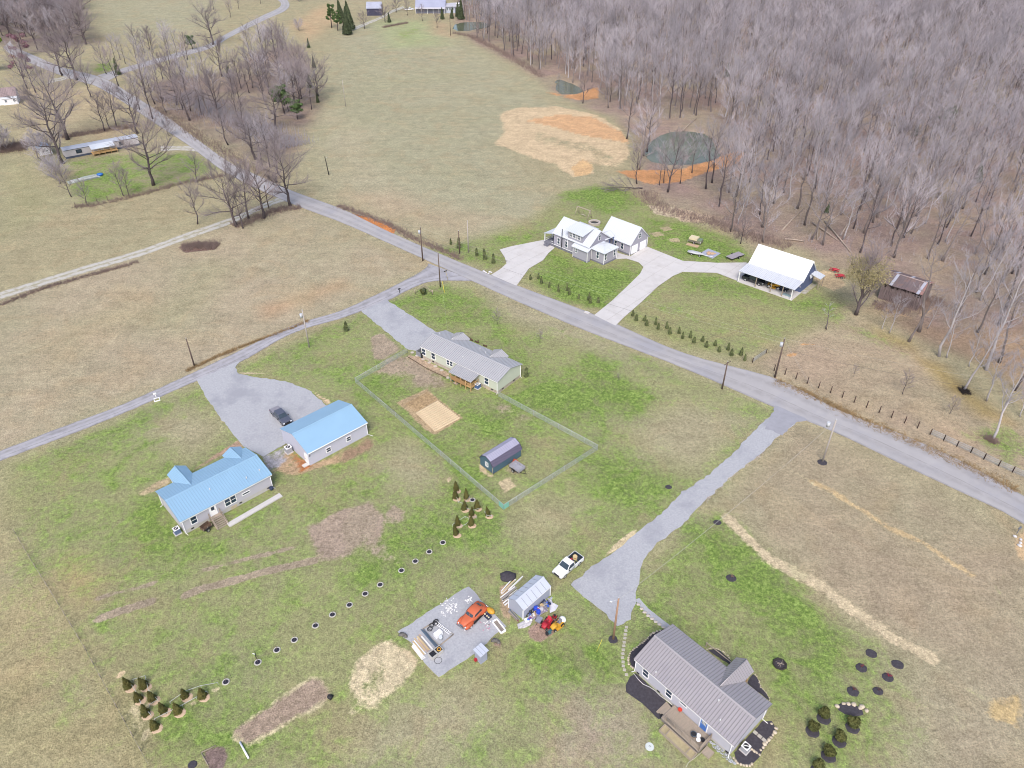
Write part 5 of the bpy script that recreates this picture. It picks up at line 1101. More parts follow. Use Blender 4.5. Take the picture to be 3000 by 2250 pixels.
# ================================================================== VEHICLES
TYRE = pm("tyre_rubber", (0.018, 0.018, 0.02), 0.85); RIM = pm("wheel_rim", (0.55, 0.55, 0.57), 0.35, metal=0.7)
CARGLASS = mglass("car_glass", (0.03, 0.045, 0.06), 0.05); LAMP = pm("headlamp_lens", (0.75, 0.77, 0.8), 0.2); BLACKP = pm("black_plastic", (0.02, 0.02, 0.022), 0.6)
CHROME = pm("chrome", (0.6, 0.6, 0.62), 0.2, metal=0.9); REDL = pm("tail_lens", (0.35, 0.02, 0.02), 0.3)
def wheel(root, x, y, r, w, rim=RIM):
    s = 1 if y > 0 else -1
    t = MB().tube([(x, y - s * w / 2, r), (x, y + s * w / 2, r)], r, 18).build("wheel", TYRE, root)
    MB().tube([(x, y + s * w / 2 - .02, r), (x, y + s * (w / 2 + .015), r)], r * .62, 12).build("rim", rim, t)
def frame_at(pf, pr, zz=0.0):       # front and rear picture points of a vehicle standing on the ground
    a, b = Vector(U(pf, zz)), Vector(U(pr, zz)); d = a - b; c = (a + b) / 2; return (c.x, c.y, 0), math.atan2(d.y, d.x), d.length
def pickup(name, label, paint, loc, ang, crew=False, L=5.4, cover=False, group=None, rim=RIM, open_bed=True):
    v = thing(name, label, "truck", loc, ang, group); Wd = 0.94; h = L / 2
    cab1 = h - 1.45; cab0 = cab1 - (2.5 if crew else 1.75)
    # lower body with hood: one lofted shell
    b = MB().loft([(h - .02, Wd * .80, .50, .80, 6), (h - .12, Wd * .95, .42, .98, 7), (h - .5, Wd, .38, 1.06, 8), (cab1 - .05, Wd, .36, 1.14, 8), (cab0 - .02, Wd, .36, 1.12, 9)], 24); b.build("body", paint, v)
    # bed: floor, two sides, front wall, tailgate
    bl = cab0 + h - .08; bx = (-h + .08 + cab0) / 2
    s = MB()
    for q in (-1, 1): s.box(bx, q * (Wd - .045), .76, bl, .09, .74)
    s.box(cab0 - .05, 0, .76, .08, 2 * Wd - .2, .74); s.build("bed_side", paint, v)
    LN = pm("bed_liner", S(58, 70, 84), 0.7); o = MB().box(bx, 0, .52, bl - .1, 2 * Wd - .26, .1)
    for q in (-1, 1): o.box(bx, q * (Wd - .11), .86, bl - .1, .04, .58)
    o.box(cab0 - .11, 0, .86, .04, 2 * Wd - .26, .58); o.box(-h + .14, 0, .86, .04, 2 * Wd - .26, .54); o.build("bed_liner", LN, v)
    MB().box(-h + .07, 0, .77, .1, 2 * Wd - .06, .68).build("tailgate", paint, v)
    if cover: MB().box(bx, 0, 1.15, bl - .05, 2 * Wd - .1, .06).build("bed_cover", pm("grey_tonneau", S(150, 148, 158), 0.6), v)
    # cab greenhouse
    g = MB(); ws = .62; zt = 1.78; zb = 1.10; wt = Wd * .80
    P = [(cab1, -Wd * .95, zb), (cab1, Wd * .95, zb), (cab0, Wd * .95, zb), (cab0, -Wd * .95, zb), (cab1 - ws, -wt, zt), (cab1 - ws, wt, zt), (cab0 + .16, wt, zt), (cab0 + .16, -wt, zt)]
    g.add(P, [(4, 5, 6, 7), (0, 1, 5, 4), (1, 2, 6, 5), (2, 3, 7, 6), (3, 0, 4, 7)]); g.build("cab", paint, v)
    def inset(i, name, m=.12, out=.012):
        Q_ = [Vector(P[k]) for k in i]; c = sum(Q_, Vector()) / 4; n = (Q_[1] - Q_[0]).cross(Q_[2] - Q_[0]).normalized()
        if n.dot(c - Vector(((cab0 + cab1) / 2, 0, 1.4))) < 0: n = -n
        q = [p.lerp(c, m) + n * out for p in Q_]; MB().slab([tuple(p) for p in q], .008).build(name, CARGLASS, v) if abs(n.z) > .05 else MB().add([tuple(p) for p in q], [(0, 1, 2, 3)]).build(name, CARGLASS, v)
    inset((0, 1, 5, 4), "windscreen", .10); inset((2, 3, 7, 6), "rear_window", .18)
    for i in ((1, 2, 6, 5), (3, 0, 4, 7)): inset(i, "side_window", .16)
    MB().box(h - .02, 0, .52, .14, 2 * Wd - .1, .22).build("bumper", CHROME if not cover else BLACKP, v); MB().box(-h - .02, 0, .5, .14, 2 * Wd - .1, .18).build("bumper", CHROME, v)
    MB().box(h + .0, 0, .80, .06, 1.1, .24).build("grille", BLACKP, v)
    for q in (-1, 1):
        MB().box(h - .03, q * .72, .82, .08, .3, .2).build("headlight", LAMP, v); MB().box(-h + .02, q * (Wd - .08), .85, .06, .14, .3).build("tail_light", REDL, v)
        MB().box(cab1 - .28, q * (Wd + .13), 1.18, .12, .22, .18).build("mirror", BLACKP, v)
        for x in (h - .95, -h + 1.05): wheel(v, x, q * (Wd - .12), .38, .26, rim)
    return v
loc, ang, L = frame_at((1633, 1684), (1695, 1631), 0.6)
sp_ = pickup("pickup_truck", "white pickup with loaded bed parked nose-down on the lawn", pm("white_car_paint", (0.72, 0.73, 0.76), 0.3, 0.03, coat=.5), loc, ang, L=5.3)
def held(px, z): x, y = U(px, z); return (x, y, z)
x, y, z = held(K((1600, 1560), 10.37, 878, 760), .75); o = thing("cable_spool", "round yellow wooden spool in the white pickup's bed", "spool", (x, y, .575)); m = pm("spool_wood", S(226, 200, 150), 0.8)
MB().cyl(0, 0, 0, .06, .36, 16).build("flange", m, o); MB().cyl(0, 0, .42, .48, .36, 16).build("flange", m, o); MB().cyl(0, 0, .05, .43, .2, 12).build("core", m, o)
x, y, z = held(K((1600, 1560), 10.37, 765, 815), .75); tag(MB().box(x, y, .73, .35, .3, .3, rz=.6, taper=.8).build("fuel_can", pm("red_plastic", S(205, 50, 60), 0.5)), "small red fuel can in the white pickup's bed", "fuel can")
x, y, z = held(K((1600, 1560), 10.37, 910, 880), .75); tag(MB().ring(x, y, .62, .26, .05, 16, 6).build("hose_coil", pm("yellow_hose", S(214, 206, 110), 0.5)), "coiled yellow hose in the white pickup's bed", "hose")
x, y, z = held(K((1600, 1560), 10.37, 800, 885), .75); tag(MB().box(x, y, .66, .5, .25, .16, rz=.9).build("toolbox", pm("pinkish_toolbox", S(190, 150, 160), 0.6)), "pinkish toolbox behind the white pickup's cab", "toolbox")
loc, ang, L = frame_at((846, 1243), (800, 1197), 0.6)
pickup("pickup_truck", "dark grey crew-cab pickup with covered bed on the gravel apron", pm("dark_blue_grey_paint", S(92, 96, 112), 0.3, 0.04, coat=.5), loc, ang, crew=True, L=5.7, cover=True)
R = lambda x, y: K((2100, 660), 4.916, x, y)
loc, ang, L = frame_at(R(680, 845), R(385, 735), 0.7)
pickup("pickup_truck", "black crew-cab pickup under the white barn's lean-to", pm("black_car_paint", (0.02, 0.022, 0.03), 0.25, 0.05, coat=.6), (loc[0], loc[1], .16), math.radians(-42.3), crew=True, L=5.7)
pickup("pickup_truck", "tiny white pickup beside the far house at the top edge", pm("white_car_paint", None), (-70.5, 558, 0), math.radians(5), L=6.2)
# ---- orange vintage coupe
def coupe():
    loc, ang, L = frame_at(K((1150, 1700), 6.32, 1310, 830), K((1150, 1700), 6.32, 1660, 470), .5); L = 4.9
    v = thing("vintage_coupe", "faded orange 1940s coupe with rounded fenders on the gravel pad", "car", loc, ang); v.scale = (1, 1.16, 1.06); OR = pm("faded_orange_paint", S(214, 112, 76), 0.55, 0.08, 1.0, dirt=(S(196, 96, 66), 1.0, .55, .6)); OD = pm("orange_fender_paint", S(205, 100, 62), 0.5, 0.08, 1.0); h = L / 2
    MB().loft([(h - .05, .22, .45, .78, 2.4), (h - .25, .42, .42, .98, 2.6), (h - .9, .56, .40, 1.10, 3), (h - 1.6, .70, .38, 1.14, 3.4), (h - 2.2, .80, .36, 1.12, 4), (-h + 1.5, .82, .36, 1.12, 4), (-h + .9, .74, .40, 1.08, 3.2), (-h + .35, .56, .44, .92, 2.6), (-h + .05, .30, .50, .72, 2.2)], 24).build("body", OR, v)
    MB().loft([(h - 1.62, .55, 1.0, 1.14, 3), (h - 1.95, .64, .95, 1.40, 3), (h - 2.25, .66, .95, 1.56, 3.2), (h - 2.9, .67, .95, 1.60, 3.2), (h - 3.4, .62, .95, 1.54, 3), (h - 3.9, .52, .92, 1.34, 2.6), (h - 4.3, .42, .88, 1.08, 2.4)], 24).build("roof", OR, v)
    for q in (-1, 1):
        MB().blob((h - .85, q * .66, .56), (.88, .27, .36), 16, 10).build("fender", OD, v); MB().blob((-h + 1.0, q * .70, .56), (.88, .25, .36), 16, 10).build("fender", OD, v)
        MB().box(0, q * .83, .36, 1.9, .22, .07).build("running_board", BLACKP, v)
        MB().blob((h - .12, q * .55, .74), (.09, .12, .12), 10, 6).build("headlight", LAMP, v)
        for x in (h - .9, -h + 1.0): wheel(v, x, q * .76, .34, .2, pm("white_rim", (.75, .75, .74), .4))
        g = MB(); z0, z1, yy0, yy1 = 1.13, 1.44, .705, .655
        g.add([(h - 1.95, q * yy0, z0), (h - 3.55, q * yy0, z0), (h - 3.4, q * yy1, z1), (h - 2.15, q * yy1, z1), (h - 1.95, q * (yy0 - .02), z0), (h - 3.55, q * (yy0 - .02), z0), (h - 3.4, q * (yy1 - .02), z1), (h - 2.15, q * (yy1 - .02), z1)], [(0, 1, 2, 3), (7, 6, 5, 4), (0, 4, 5, 1), (2, 6, 7, 3)]); g.build("side_window", CARGLASS, v)
        MB().slab([(h - 1.60, q * .03, 1.16), (h - 1.64, q * .52, 1.15), (h - 1.90, q * .50, 1.46), (h - 1.86, q * .03, 1.50)], .012).build("windscreen", CARGLASS, v)
    MB().slab([(h - 4.02, -.3, 1.31), (h - 4.02, .3, 1.31), (h - 3.68, .33, 1.49), (h - 3.68, -.33, 1.49)], .012).build("rear_window", CARGLASS, v)
    o = MB()
    for k in range(9): o.box(h - .03, 0, .46 + .05 * k, .06, .5 - .02 * k, .02)
    o.build("grille", CHROME, v)
    MB().tube([(h + .02, -.8, .42), (h + .12, -.4, .42), (h + .12, .4, .42), (h + .02, .8, .42)], .06, 6).build("bumper", CHROME, v); MB().tube([(-h + .0, -.75, .44), (-h - .1, 0, .44), (-h + .0, .75, .44)], .06, 6).build("bumper", CHROME, v)
coupe()
# ---- motorhome at the far house
rv = thing("motorhome", "white motorhome parked behind the far house at the top edge", "motorhome", (-38.5, 566, 0), math.radians(12))
MB().loft([(-4.5, 1.2, .6, 3.4, 9), (3.0, 1.2, .6, 3.4, 9), (3.4, 1.15, .6, 3.2, 8)], 20).build("body", pm("rv_white", (.75, .75, .77), .4), rv); MB().loft([(3.3, 1.0, .5, 2.0, 6), (4.6, .9, .5, 1.3, 5)], 16).build("cab", pm("rv_white", None), rv)
for q in (-1, 1):
    for x in (-2.8, 3.4): wheel(rv, x, q * 1.0, .42, .3)
    for x in (-2.6, -.4, 1.6): MB().box(x, q * 1.2, 2.3, 1.0, .04, .6).build("window", CARGLASS, rv)
# ---- trailers
def small_trailer(name, label, px, ang, L, Wd, side_m, walls=True, cargo=None):
    x, y = U(px); v = thing(name, label, "trailer", (x, y, 0), ang)
    n = 6
    for k in range(n): MB().box(0, -Wd / 2 + Wd * (k + .5) / n, .55, L, Wd / n - .02, .06).build("deck_board", side_m, v)
    fr_ = MB()
    for q in (-1, 1): fr_.box(0, q * Wd / 2, .5, L, .08, .12)
    fr_.tube([(L / 2, -.5, .5), (L / 2 + 1.1, 0, .45), (L / 2, .5, .5)], .05, 4); fr_.build("chassis", BLACKP, v)
    if walls:
        for q in (-1, 1):
            for zz in (.68, .86, 1.04): MB().box(0, q * (Wd / 2 + .01), zz, L, .04, .13).build("side_board", side_m, v)
            for zz in (.68, .86, 1.04): MB().box(q * (L / 2), 0, zz, .04, Wd, .13).build("end_board", side_m, v)
        po = MB()
        for q in (-1, 1):
            for x in (-L / 2, 0, L / 2): po.box(x, q * (Wd / 2 + .05), .82, .06, .05, .6)
        po.build("stake", M_WOODO, v)
    for q in (-1, 1): wheel(v, -.1, q * (Wd / 2 + .15), .32, .2); MB().box(-.1, q * (Wd / 2 + .15), .7, .85, .24, .04).build("mudguard", BLACKP, v)
    return v
GREYB = pm("grey_boards", S(176, 176, 186), 0.8, 0.15, 1.5)
small_trailer("utility_trailer", "small grey stake-sided trailer beside the gambrel shed", R5(1245, 1075), math.radians(-44), 2.3, 1.6, GREYB)
small_trailer("flatbed_trailer", "black flatbed trailer with grey deck left of the white barn", K((1980, 660), 10.05, 1740, 940), math.radians(215), 5.0, 2.2, pm("grey_mauve_deck", S(168, 160, 168), 0.8), walls=False)
x, y = U(R5(1190, 880)); tag(MB().add([(-.6, -.5, 0), (.6, -.5, 0), (.6, .5, 0), (-.6, .5, 0), (-.1, -.25, .75), (.35, -.15, .6), (.25, .25, .55), (-.2, .2, .8)], [(0, 1, 5, 4), (1, 2, 6, 5), (2, 3, 7, 6), (3, 0, 4, 7), (4, 5, 6, 7)]).build("orange_tarp", pm("orange_tarp", S(216, 92, 52), 0.6, 0.1)), "orange covered heap against the gambrel shed", "tarp").location = (x, y, 0)
small_trailer("garden_cart", "small dark wheeled cart left of the blue house's back steps", R8(915, 1335), BH.a + .2, 1.5, .9, pm("cart_brown", S(110, 88, 74), .85))
# ---- tan utility vehicle and boat trailer behind the barn drive
G1 = lambda x, y: K((1980, 660), 10.05, x, y)
x, y = U(G1(560, 520)); ut = thing("camp_trailer", "tan canvas-topped camping trailer on the grass behind the concrete drive", "trailer", (x, y, 0), math.radians(-34))
TANC = pm("tan_canvas", S(226, 212, 178), 0.8, 0.06); OLV = pm("olive_canvas", S(138, 136, 120), 0.8, 0.08)
MB().box(0.1, .2, .75, 3.6, 1.8, .7).build("body", OLV, ut); MB().prism([(-.95, 1.1), (1.15, 1.1), (1.1, 1.65), (-.9, 1.6)], -1.6, .7).build("canopy", TANC, ut); MB().box(1.3, .2, 1.2, 1.1, 1.8, .25).build("side_tent", pm("green_mesh", S(126, 142, 120), .8), ut)
MB().box(.1, -1.9, .08, 3.4, 1.5, .1).build("ground_mat", pm("mat_tan", S(200, 172, 142), .9), ut)
for q in (-1, 1): wheel(ut, 0, q * 1.0 + .2, .33, .2)
for x_ in (-1.8, 1.8): MB().tube([(x_, -.8, .1), (x_, -.8, 1.1)], .03, 4).build("pole", WHITE, ut)
x, y = U(G1(590, 870)); gt = thing("boat_trailer", "long pale trailer with two wheels in front of the stone-laden tarp", "trailer", (x, y, 0), math.radians(-28))
MB().loft([(-2.3, .5, .45, .8, 4), (-1.2, .75, .35, .85, 4), (.6, .7, .4, .8, 4), (1.8, .35, .5, .75, 3), (2.3, .1, .6, .7, 2)], 16).build("hull", pm("pale_hull", S(206, 208, 212), .4), gt); MB().tube([(0, 0, .4), (4.6, .2, .35)], .06, 5).build("drawbar", WHITE, gt)
for x_ in (-1.0, 1.2): wheel(gt, x_, -.85, .32, .2); wheel(gt, x_, .85, .32, .2)
c = Vector(U(G1(1010, 840))); ta = thing("ground_tarp", "square grey tarp spread on the grass behind the drive", "tarp", (*c, 0)); q = [Vector(U(G1(*p))) - c for p in ((950, 690), (1320, 830), (1080, 985), (700, 840))]
MB().flat([tuple(p) for p in q], .0, .07).build("sheet", pm("grey_tarp", S(176, 180, 198), .7, .05), ta)
rk = random.Random(9)
for k in range(22):
    t = rk.uniform(0, 6.28); d = rk.uniform(.1, 1.5); x, y = c.x + math.cos(t) * d * 1.1, c.y + math.sin(t) * d
    tag(MB().blob((x, y, .2), (rk.uniform(.22, .4), rk.uniform(.2, .36), .16), 7, 4, .2, rk).build("flat_stone", pm("warm_fieldstone", S(214, 180, 146), .9, .15, rand=.15)), "tan fieldstone piled on the grey ground tarp", "stone", "stones heaped on the tarp")
# ---- machines under the lean-to
def tractor(name, label, px, ang, paint, z=0.0, s=1.0, seat_m=None, group=None, cat="mower", back=None):
    x, y = U(px, z + .3); v = thing(name, label, cat, (x, y, z), ang); v.scale = (s,) * 3
    MB().loft([(.95, .26, .42, .70, 4), (.5, .32, .38, .82, 4), (.15, .32, .38, .84, 4)], 16).build("hood", paint, v)
    MB().box(-.3, 0, .48, 1.0, .78, .2).build("fender", paint, v)
    MB().box(-.05, 0, .28, 1.7, .34, .2).build("chassis", BLACKP, v)
    MB().box(.0, 0, .18, .8, 1.15, .14).build("mower_deck", paint, v)
    st_ = MB(); st_.box(-.38, 0, .68, .42, .46, .12); st_.box(-.58, 0, .9, .1, .46, .4); st_.build("seat", seat_m or BLACKP, v)
    MB().tube([(.1, 0, .8), (-.02, 0, 1.0)], .025, 5).ring(-.02, 0, 1.02, .17, .025, 12, 5).build("steering_wheel", BLACKP, v)
    for q in (-1, 1): wheel(v, -.55, q * .42, .27, .22, paint if cat == "mower" else RIM); wheel(v, .68, q * .38, .19, .14)
    if back: MB().blob((-1.0, 0, .55), (.38, .45, .42), 12, 8).build("grass_bagger", back, v)
    return v
YEL = pm("yellow_machine_paint", S(222, 168, 58), .45, .1); RED = pm("red_machine_paint", S(186, 46, 60), .45, .1)
tractor("lawn_tractor", "yellow garden tractor under the white barn's lean-to", R(815, 880), math.radians(-30), YEL, .16, 1.7, cat="tractor")
tractor("quad_bike", "dark quad bike at the right end of the lean-to", R(950, 915), math.radians(-40), pm("quad_dark", S(58, 66, 88), .5), .16, 1.5, cat="quad")
x, y = U(R(1010, 1010), .15); tag(MB().box(x, y, .28, 1.9, .8, .22, rz=math.radians(-42)).box(x, y, .42, .6, .5, .1, rz=.3).build("parts_pallet", pm("teal_grey_parts", S(150, 172, 178), .7, .3, 4)), "pale pallet of parts at the lean-to's right edge", "pallet")
for k, (p, lb) in enumerate((((1690, 665), "red farm implement nearer the white barn's rear awning"), ((1770, 750), "red tined farm implement nearer the budding tree"))):
    x, y = U(R(*p)); v = thing("farm_implement", lb, "implement", (x, y, 0), math.radians(-30 + 20 * k)); rm = pm("red_implement", S(196, 58, 72), .5)
    o = MB()
    for e in (-1, 1): o.box(0, e * .6, .5, 2.4, .1, .14); o.box(e * 1.1, 0, .5, .1, 1.3, .14)
    o.build("frame", rm, v)
    for j in range(5): MB().tube([(-1.0 + .5 * j, -.5, .5), (-.9 + .5 * j, -.75, .05)], .05, 4).build("tine", BLACKP, v)
    MB().blob((.1, .1, .65), (.9, .5, .28), 10, 6).build("cover", rm, v)
    for e in (-1, 1): wheel(v, .3, e * .75, .28, .16)
# ---- mowers by the metal shed
S5 = lambda x, y: K((1480, 1720), 6.8, x, y)
tractor("riding_mower", "red riding mower beside the metal shed's clutter", S5(835, 735), math.radians(235), RED, 0, 1.15, pm("red_seat", S(226, 70, 84), .5))
tractor("riding_mower", "yellow riding mower with white bagger, rightmost of the mowers", S5(1030, 765), math.radians(222), YEL, 0, 1.15, pm("grey_seat", S(150, 150, 160), .5), back=pm("white_bagger", (.75, .75, .73), .5))
x, y = U(S5(985, 600)); v = thing("push_mower", "small red push mower behind the red riding mower", "mower", (x, y, 0), 1.0); MB().cyl(0, 0, .12, .3, .34, 12, .26).build("deck", RED, v); MB().cyl(0, 0, .3, .5, .16, 10).build("engine", BLACKP, v); MB().tube([(-.2, -.2, .3), (-.9, -.2, .95), (-.9, .2, .95), (-.2, .2, .3)], .025, 5).build("handle", BLACKP, v)
for e in (-1, 1):
    for f in (-1, 1): wheel(v, e * .28, f * .3, .11, .07)
x, y = U(S5(665, 705)); v = thing("dump_cart", "grey tipping garden cart left of the red riding mower", "cart", (x, y, 0), math.radians(60)); MB().box(.1, 0, .55, .9, .75, .3, rx=.15).build("tub", pm("grey_tub", S(150, 152, 168), .6), v); MB().tube([(-.3, 0, .4), (-1.1, 0, .3)], .03, 5).build("drawbar", BLACKP, v)
for f in (-1, 1): wheel(v, .1, f * .45, .24, .14)
x, y = U(S5(880, 920)); v = thing("small_engine", "dark teal engine lying on bare dirt below the mowers", "engine", (x, y, 0), .5); TL = pm("teal_engine", S(70, 112, 122), .5); MB().box(0, 0, .25, .5, .4, .4, taper=.8).build("block", TL, v); MB().cyl(-.38, 0, .02, .34, .24, 12).build("drum", BLACKP, v); MB().box(.3, .15, .35, .3, .25, .3).build("shroud", TL, v)
# ---- clutter beside the metal shed
for (p, lb) in (((605, 478), "bright blue plastic barrel nearer the metal shed wall"), ((660, 540), "bright blue plastic barrel farther from the metal shed wall")):
    x, y = U(S5(*p)); b = thing("plastic_barrel", lb, "barrel", (x, y, 0)); m = pm("bright_blue_plastic", S(48, 84, 214), .4)
    MB().loft([], 3) if False else None
    MB().tube([(0, 0, 0), (0, 0, .1), (0, 0, .45), (0, 0, .8), (0, 0, .9)], [.26, .3, .32, .3, .26], 14).build("drum", m, b); MB().ring(0, 0, .3, .315, .02, 14, 5).ring(0, 0, .62, .315, .02, 14, 5).build("hoop", m, b)
for (p, lb) in (((735, 300), "upper black tyre leaning among the shed clutter"), ((755, 350), "lower black tyre lying among the shed clutter")):
    x, y = U(S5(*p)); b = thing("tyre", lb, "tyre", (x, y, 0)); MB().ring(0, 0, .16, .32, .15, 20, 8).build("tread", TYRE, b); MB().cyl(0, 0, .08, .2, .2, 12).build("hub", RIM, b)
TARPW = pm("white_tarp", S(214, 214, 224), .6, .06, 2)
def crumple(name, label, pts, h, mat, seed, cat="tarp"):
    rk = random.Random(seed); P = [Vector(U(p)) for p in pts]; c = sum(P, Vector((0, 0))) / len(P); n = len(P); vs = [(c.x, c.y, h)]; fs = []; R_ = 4
    for r_ in range(1, R_ + 1):
        for i in range(n * 2):
            a, b = P[i // 2], P[(i // 2 + 1) % n]; e = a.lerp(b, (i % 2) / 2); q = c.lerp(e, r_ / R_); z = h * (1 - (r_ / R_) ** 2) * rk.uniform(.5, 1.2) + .03 + (rk.uniform(0, .06) if r_ < R_ else 0); vs.append((q.x, q.y, max(z, .03)))
    m_ = n * 2
    for i in range(m_): fs.append((0, 1 + i, 1 + (i + 1) % m_))
    for r_ in range(R_ - 1):
        for i in range(m_): o = 1 + r_ * m_; fs.append((o + i, o + m_ + i, o + m_ + (i + 1) % m_, o + (i + 1) % m_))
    return tag(MB().add(vs, fs).build(name, mat), label, cat)
crumple("white_tarp", "crumpled white tarp at the shed clutter's right end", [S5(*p) for p in ((840, 215), (920, 230), (950, 320), (1060, 370), (1000, 470), (890, 520), (880, 400))], .35, TARPW, 3)
crumple("junk_heap", "mixed pale and dark junk heap along the metal shed wall", [S5(*p) for p in ((560, 500), (700, 350), (800, 330), (860, 480), (760, 520), (620, 620), (540, 660), (480, 620))], .5, pm("mixed_junk", S(150, 140, 156), .8, .6, 5, dirt=(S(216, 212, 214), 4, .5, .9)), 5, "junk")
crumple("white_tarp", "flat pale sheet and debris below the metal shed's corner", [S5(*p) for p in ((240, 740), (380, 660), (480, 640), (560, 640), (500, 760), (380, 820), (260, 830))], .15, pm("pale_debris", S(206, 202, 206), .8, .25, 4, dirt=(S(150, 140, 140), 3, .52, .8)), 8)
x, y = U(S5(455, 665)); v = thing("white_sink", "white basin lying beside the metal shed's corner", "sink", (x, y, 0), .4); MB().box(0, 0, .2, 1.0, .6, .3, taper=.9).build("basin", WHITE, v); MB().cyl(.1, 0, .35, .38, .2, 12).build("bowl", pm("bowl_blue", S(120, 150, 190), .4), v)
for (p, lb) in (((500, 540), "dark bicycle frame leaning at the metal shed wall"),):
    x, y = U(S5(*p)); v = thing("bicycle", lb, "bicycle", (x, y, 0), SF.a); 
    for q in (-.5, .5): MB().ring(q, 0, .34, .32, .03, 18, 5, 'Y').build("wheel", TYRE, v)
    MB().tube([(-.5, 0, .34), (-.1, 0, .75), (.4, 0, .78), (.5, 0, .34)], .03, 5).tube([(-.1, 0, .75), (0, 0, .32), (.4, 0, .75)], .03, 5).build("frame", BLACKP, v); MB().box(-.12, 0, .85, .25, .14, .06).build("saddle", BLACKP, v); MB().tube([(.42, -.28, .95), (.42, .28, .95)], .025, 5).build("handlebar", BLACKP, v)
rk = random.Random(21)
for k in range(64):
    w_ = rk.random(); p = (470 + 420 * w_ + rk.gauss(0, 26), 640 - 340 * w_ + rk.gauss(0, 34)); x, y = U(S5(*p)); m = [pm("scrap_" + n, S(*c), .6, .1) for n, c in (("white", (220, 220, 226)), ("navy", (50, 60, 96)), ("red", (196, 56, 72)), ("blue", (70, 110, 210)), ("black", (44, 44, 50)), ("grey", (150, 150, 160)), ("tan", (196, 170, 130)), ("silver", (186, 190, 200)))][rk.randrange(8)]
    o = MB().box(0, 0, .14, rk.uniform(.2, .6), rk.uniform(.12, .4), rk.uniform(.1, .35)) if rk.random() < .6 else (MB().cyl(0, 0, 0, rk.uniform(.2, .5), rk.uniform(.1, .2), 10) if rk.random() < .6 else MB().tube([(-.5, 0, .1), (.5, 0, .4)], .03, 5)); o = o.build("scrap_piece", m); o.location = (x, y, .1 + .3 * math.sin(math.pi * w_) * rk.random()); o.rotation_euler = (rk.uniform(-.4, .4), rk.uniform(-.4, .4), rk.uniform(0, 3)); tag(o, "small scrap item heaped along the metal shed's side wall", "scrap", "scrap along the shed wall")
def planks(label, p0, p1, n, wid, hgt, mats, seed, group, name="lumber_plank"):
    rk = random.Random(seed); a, b = Vector(U(p0)), Vector(U(p1)); d = b - a; nn = Vector((-d.y, d.x)).normalized(); an = math.atan2(d.y, d.x)
    for k in range(n):
        c = (a + b) / 2 + nn * (wid * ((k % max(1, n // 2)) / max(1, n // 2) - .5)) + d.normalized() * rk.uniform(-.25, .25)
        o = MB().box(0, 0, 0, d.length * rk.uniform(.82, 1), rk.choice((.1, .15, .2)), .08).build(name, rk.choice(mats)); o.location = (c.x, c.y, .07 + .1 * (k // max(1, n // 2)) * (1 if hgt else .5)); o.rotation_euler = (0, 0, an + rk.uniform(-.04, .04)); tag(o, label, "plank", group)
WP = pm("white_painted_board", (.68, .67, .66), .6, .08); TN = pm("tan_board", S(222, 196, 152), .8, .12); GYB = pm("grey_board", S(170, 164, 160), .85, .15)
planks("long board in the pile behind the metal shed", R2(960, 445), R2(1205, 190), 5, .7, 1, [WP, TN, GYB], 31, "boards behind the shed")
planks("pale tube lying between two board piles behind the shed", R2(1080, 400), R2(1330, 170), 3, .45, 1, [WP], 32, "pale tubes behind the shed", "metal_tube")
planks("yellowish board in the pile against the shed's rear wall", R2(965, 560), R2(1225, 365), 6, .9, 1, [TN, WP, GYB], 33, "boards against the shed's rear")
planks("grey-white post in the stack at the shed's left end", R2(1000, 620), R2(1110, 530), 6, 1.2, 1, [WP, GYB, pm("slate_tube", S(96, 112, 130), .5)], 34, "posts at the shed's left end")
planks("dark metal rail leaning at the metal shed's front gable", R2(1130, 735), R2(1300, 915), 5, .7, 1, [pm("slate_tube", None), GYB, pm("maroon_rail", S(150, 84, 100), .5)], 35, "rails at the shed gable")
# heap of black mulch
x, y = U(R2(1095, 175)); tag(MB().blob((x, y, .05), (1.25, 1.0, .55), 14, 8, .12, random.Random(6)).build("mulch_pile", pm("black_mulch", S(80, 76, 84, .6), .95, .3, 3, bump=.4)), "heap of black mulch behind the metal shed", "mulch")
# ---- things on the gravel pad
planks("white channel in the outer stack on the gravel pad", R3(365, 1190), R3(585, 1455), 6, .55, 1, [WP, TN], 41, "channels on the gravel pad")
planks("mixed board in the wide stack on the gravel pad", R3(450, 1060), R3(670, 1330), 14, 1.6, 1, [TN, WP, pm("pinkish_board", S(206, 178, 160), .8), GYB], 42, "boards stacked on the gravel pad")
planks("long brown beam separating the two stacks on the pad", R3(560, 905), R3(850, 1245), 4, .5, 1, [M_WOODN, pm("slate_tube", None)], 43, "beams on the gravel pad")
pfr = thing("timber_frame", "open rectangular timber frame on the gravel pad holding scrap", "frame", (0, 0, 0))
cs = [Vector((*U(R3(*p)), .12)) for p in ((800, 760), (1130, 1010), (870, 1220), (560, 910))]
c0 = sum(cs, Vector()) / 4; pfr.location = (c0.x, c0.y, 0)
for i in range(4): MB().tube([tuple(cs[i] - Vector((c0.x, c0.y, 0))), tuple(cs[(i + 1) % 4] - Vector((c0.x, c0.y, 0)))], .08, 4).build("rail", M_WOODO if i % 2 else GYB, pfr)
o = MB(); a, b = cs[0].lerp(cs[3], .1), cs[1].lerp(cs[2], .1)
ld = thing("ladder", "pale ladder lying inside the timber frame", "ladder", (*((a + b) / 2).xy, 0), math.atan2((b - a).y, (b - a).x)); LL = (b - a).length * .8
for q in (-1, 1): MB().box(0, q * .2, .22, LL, .06, .07).build("rail", WHITE, ld)
for k in range(9): MB().box(-LL / 2 + LL * (k + .5) / 9, 0, .22, .08, .4, .04).build("rung", WHITE, ld)
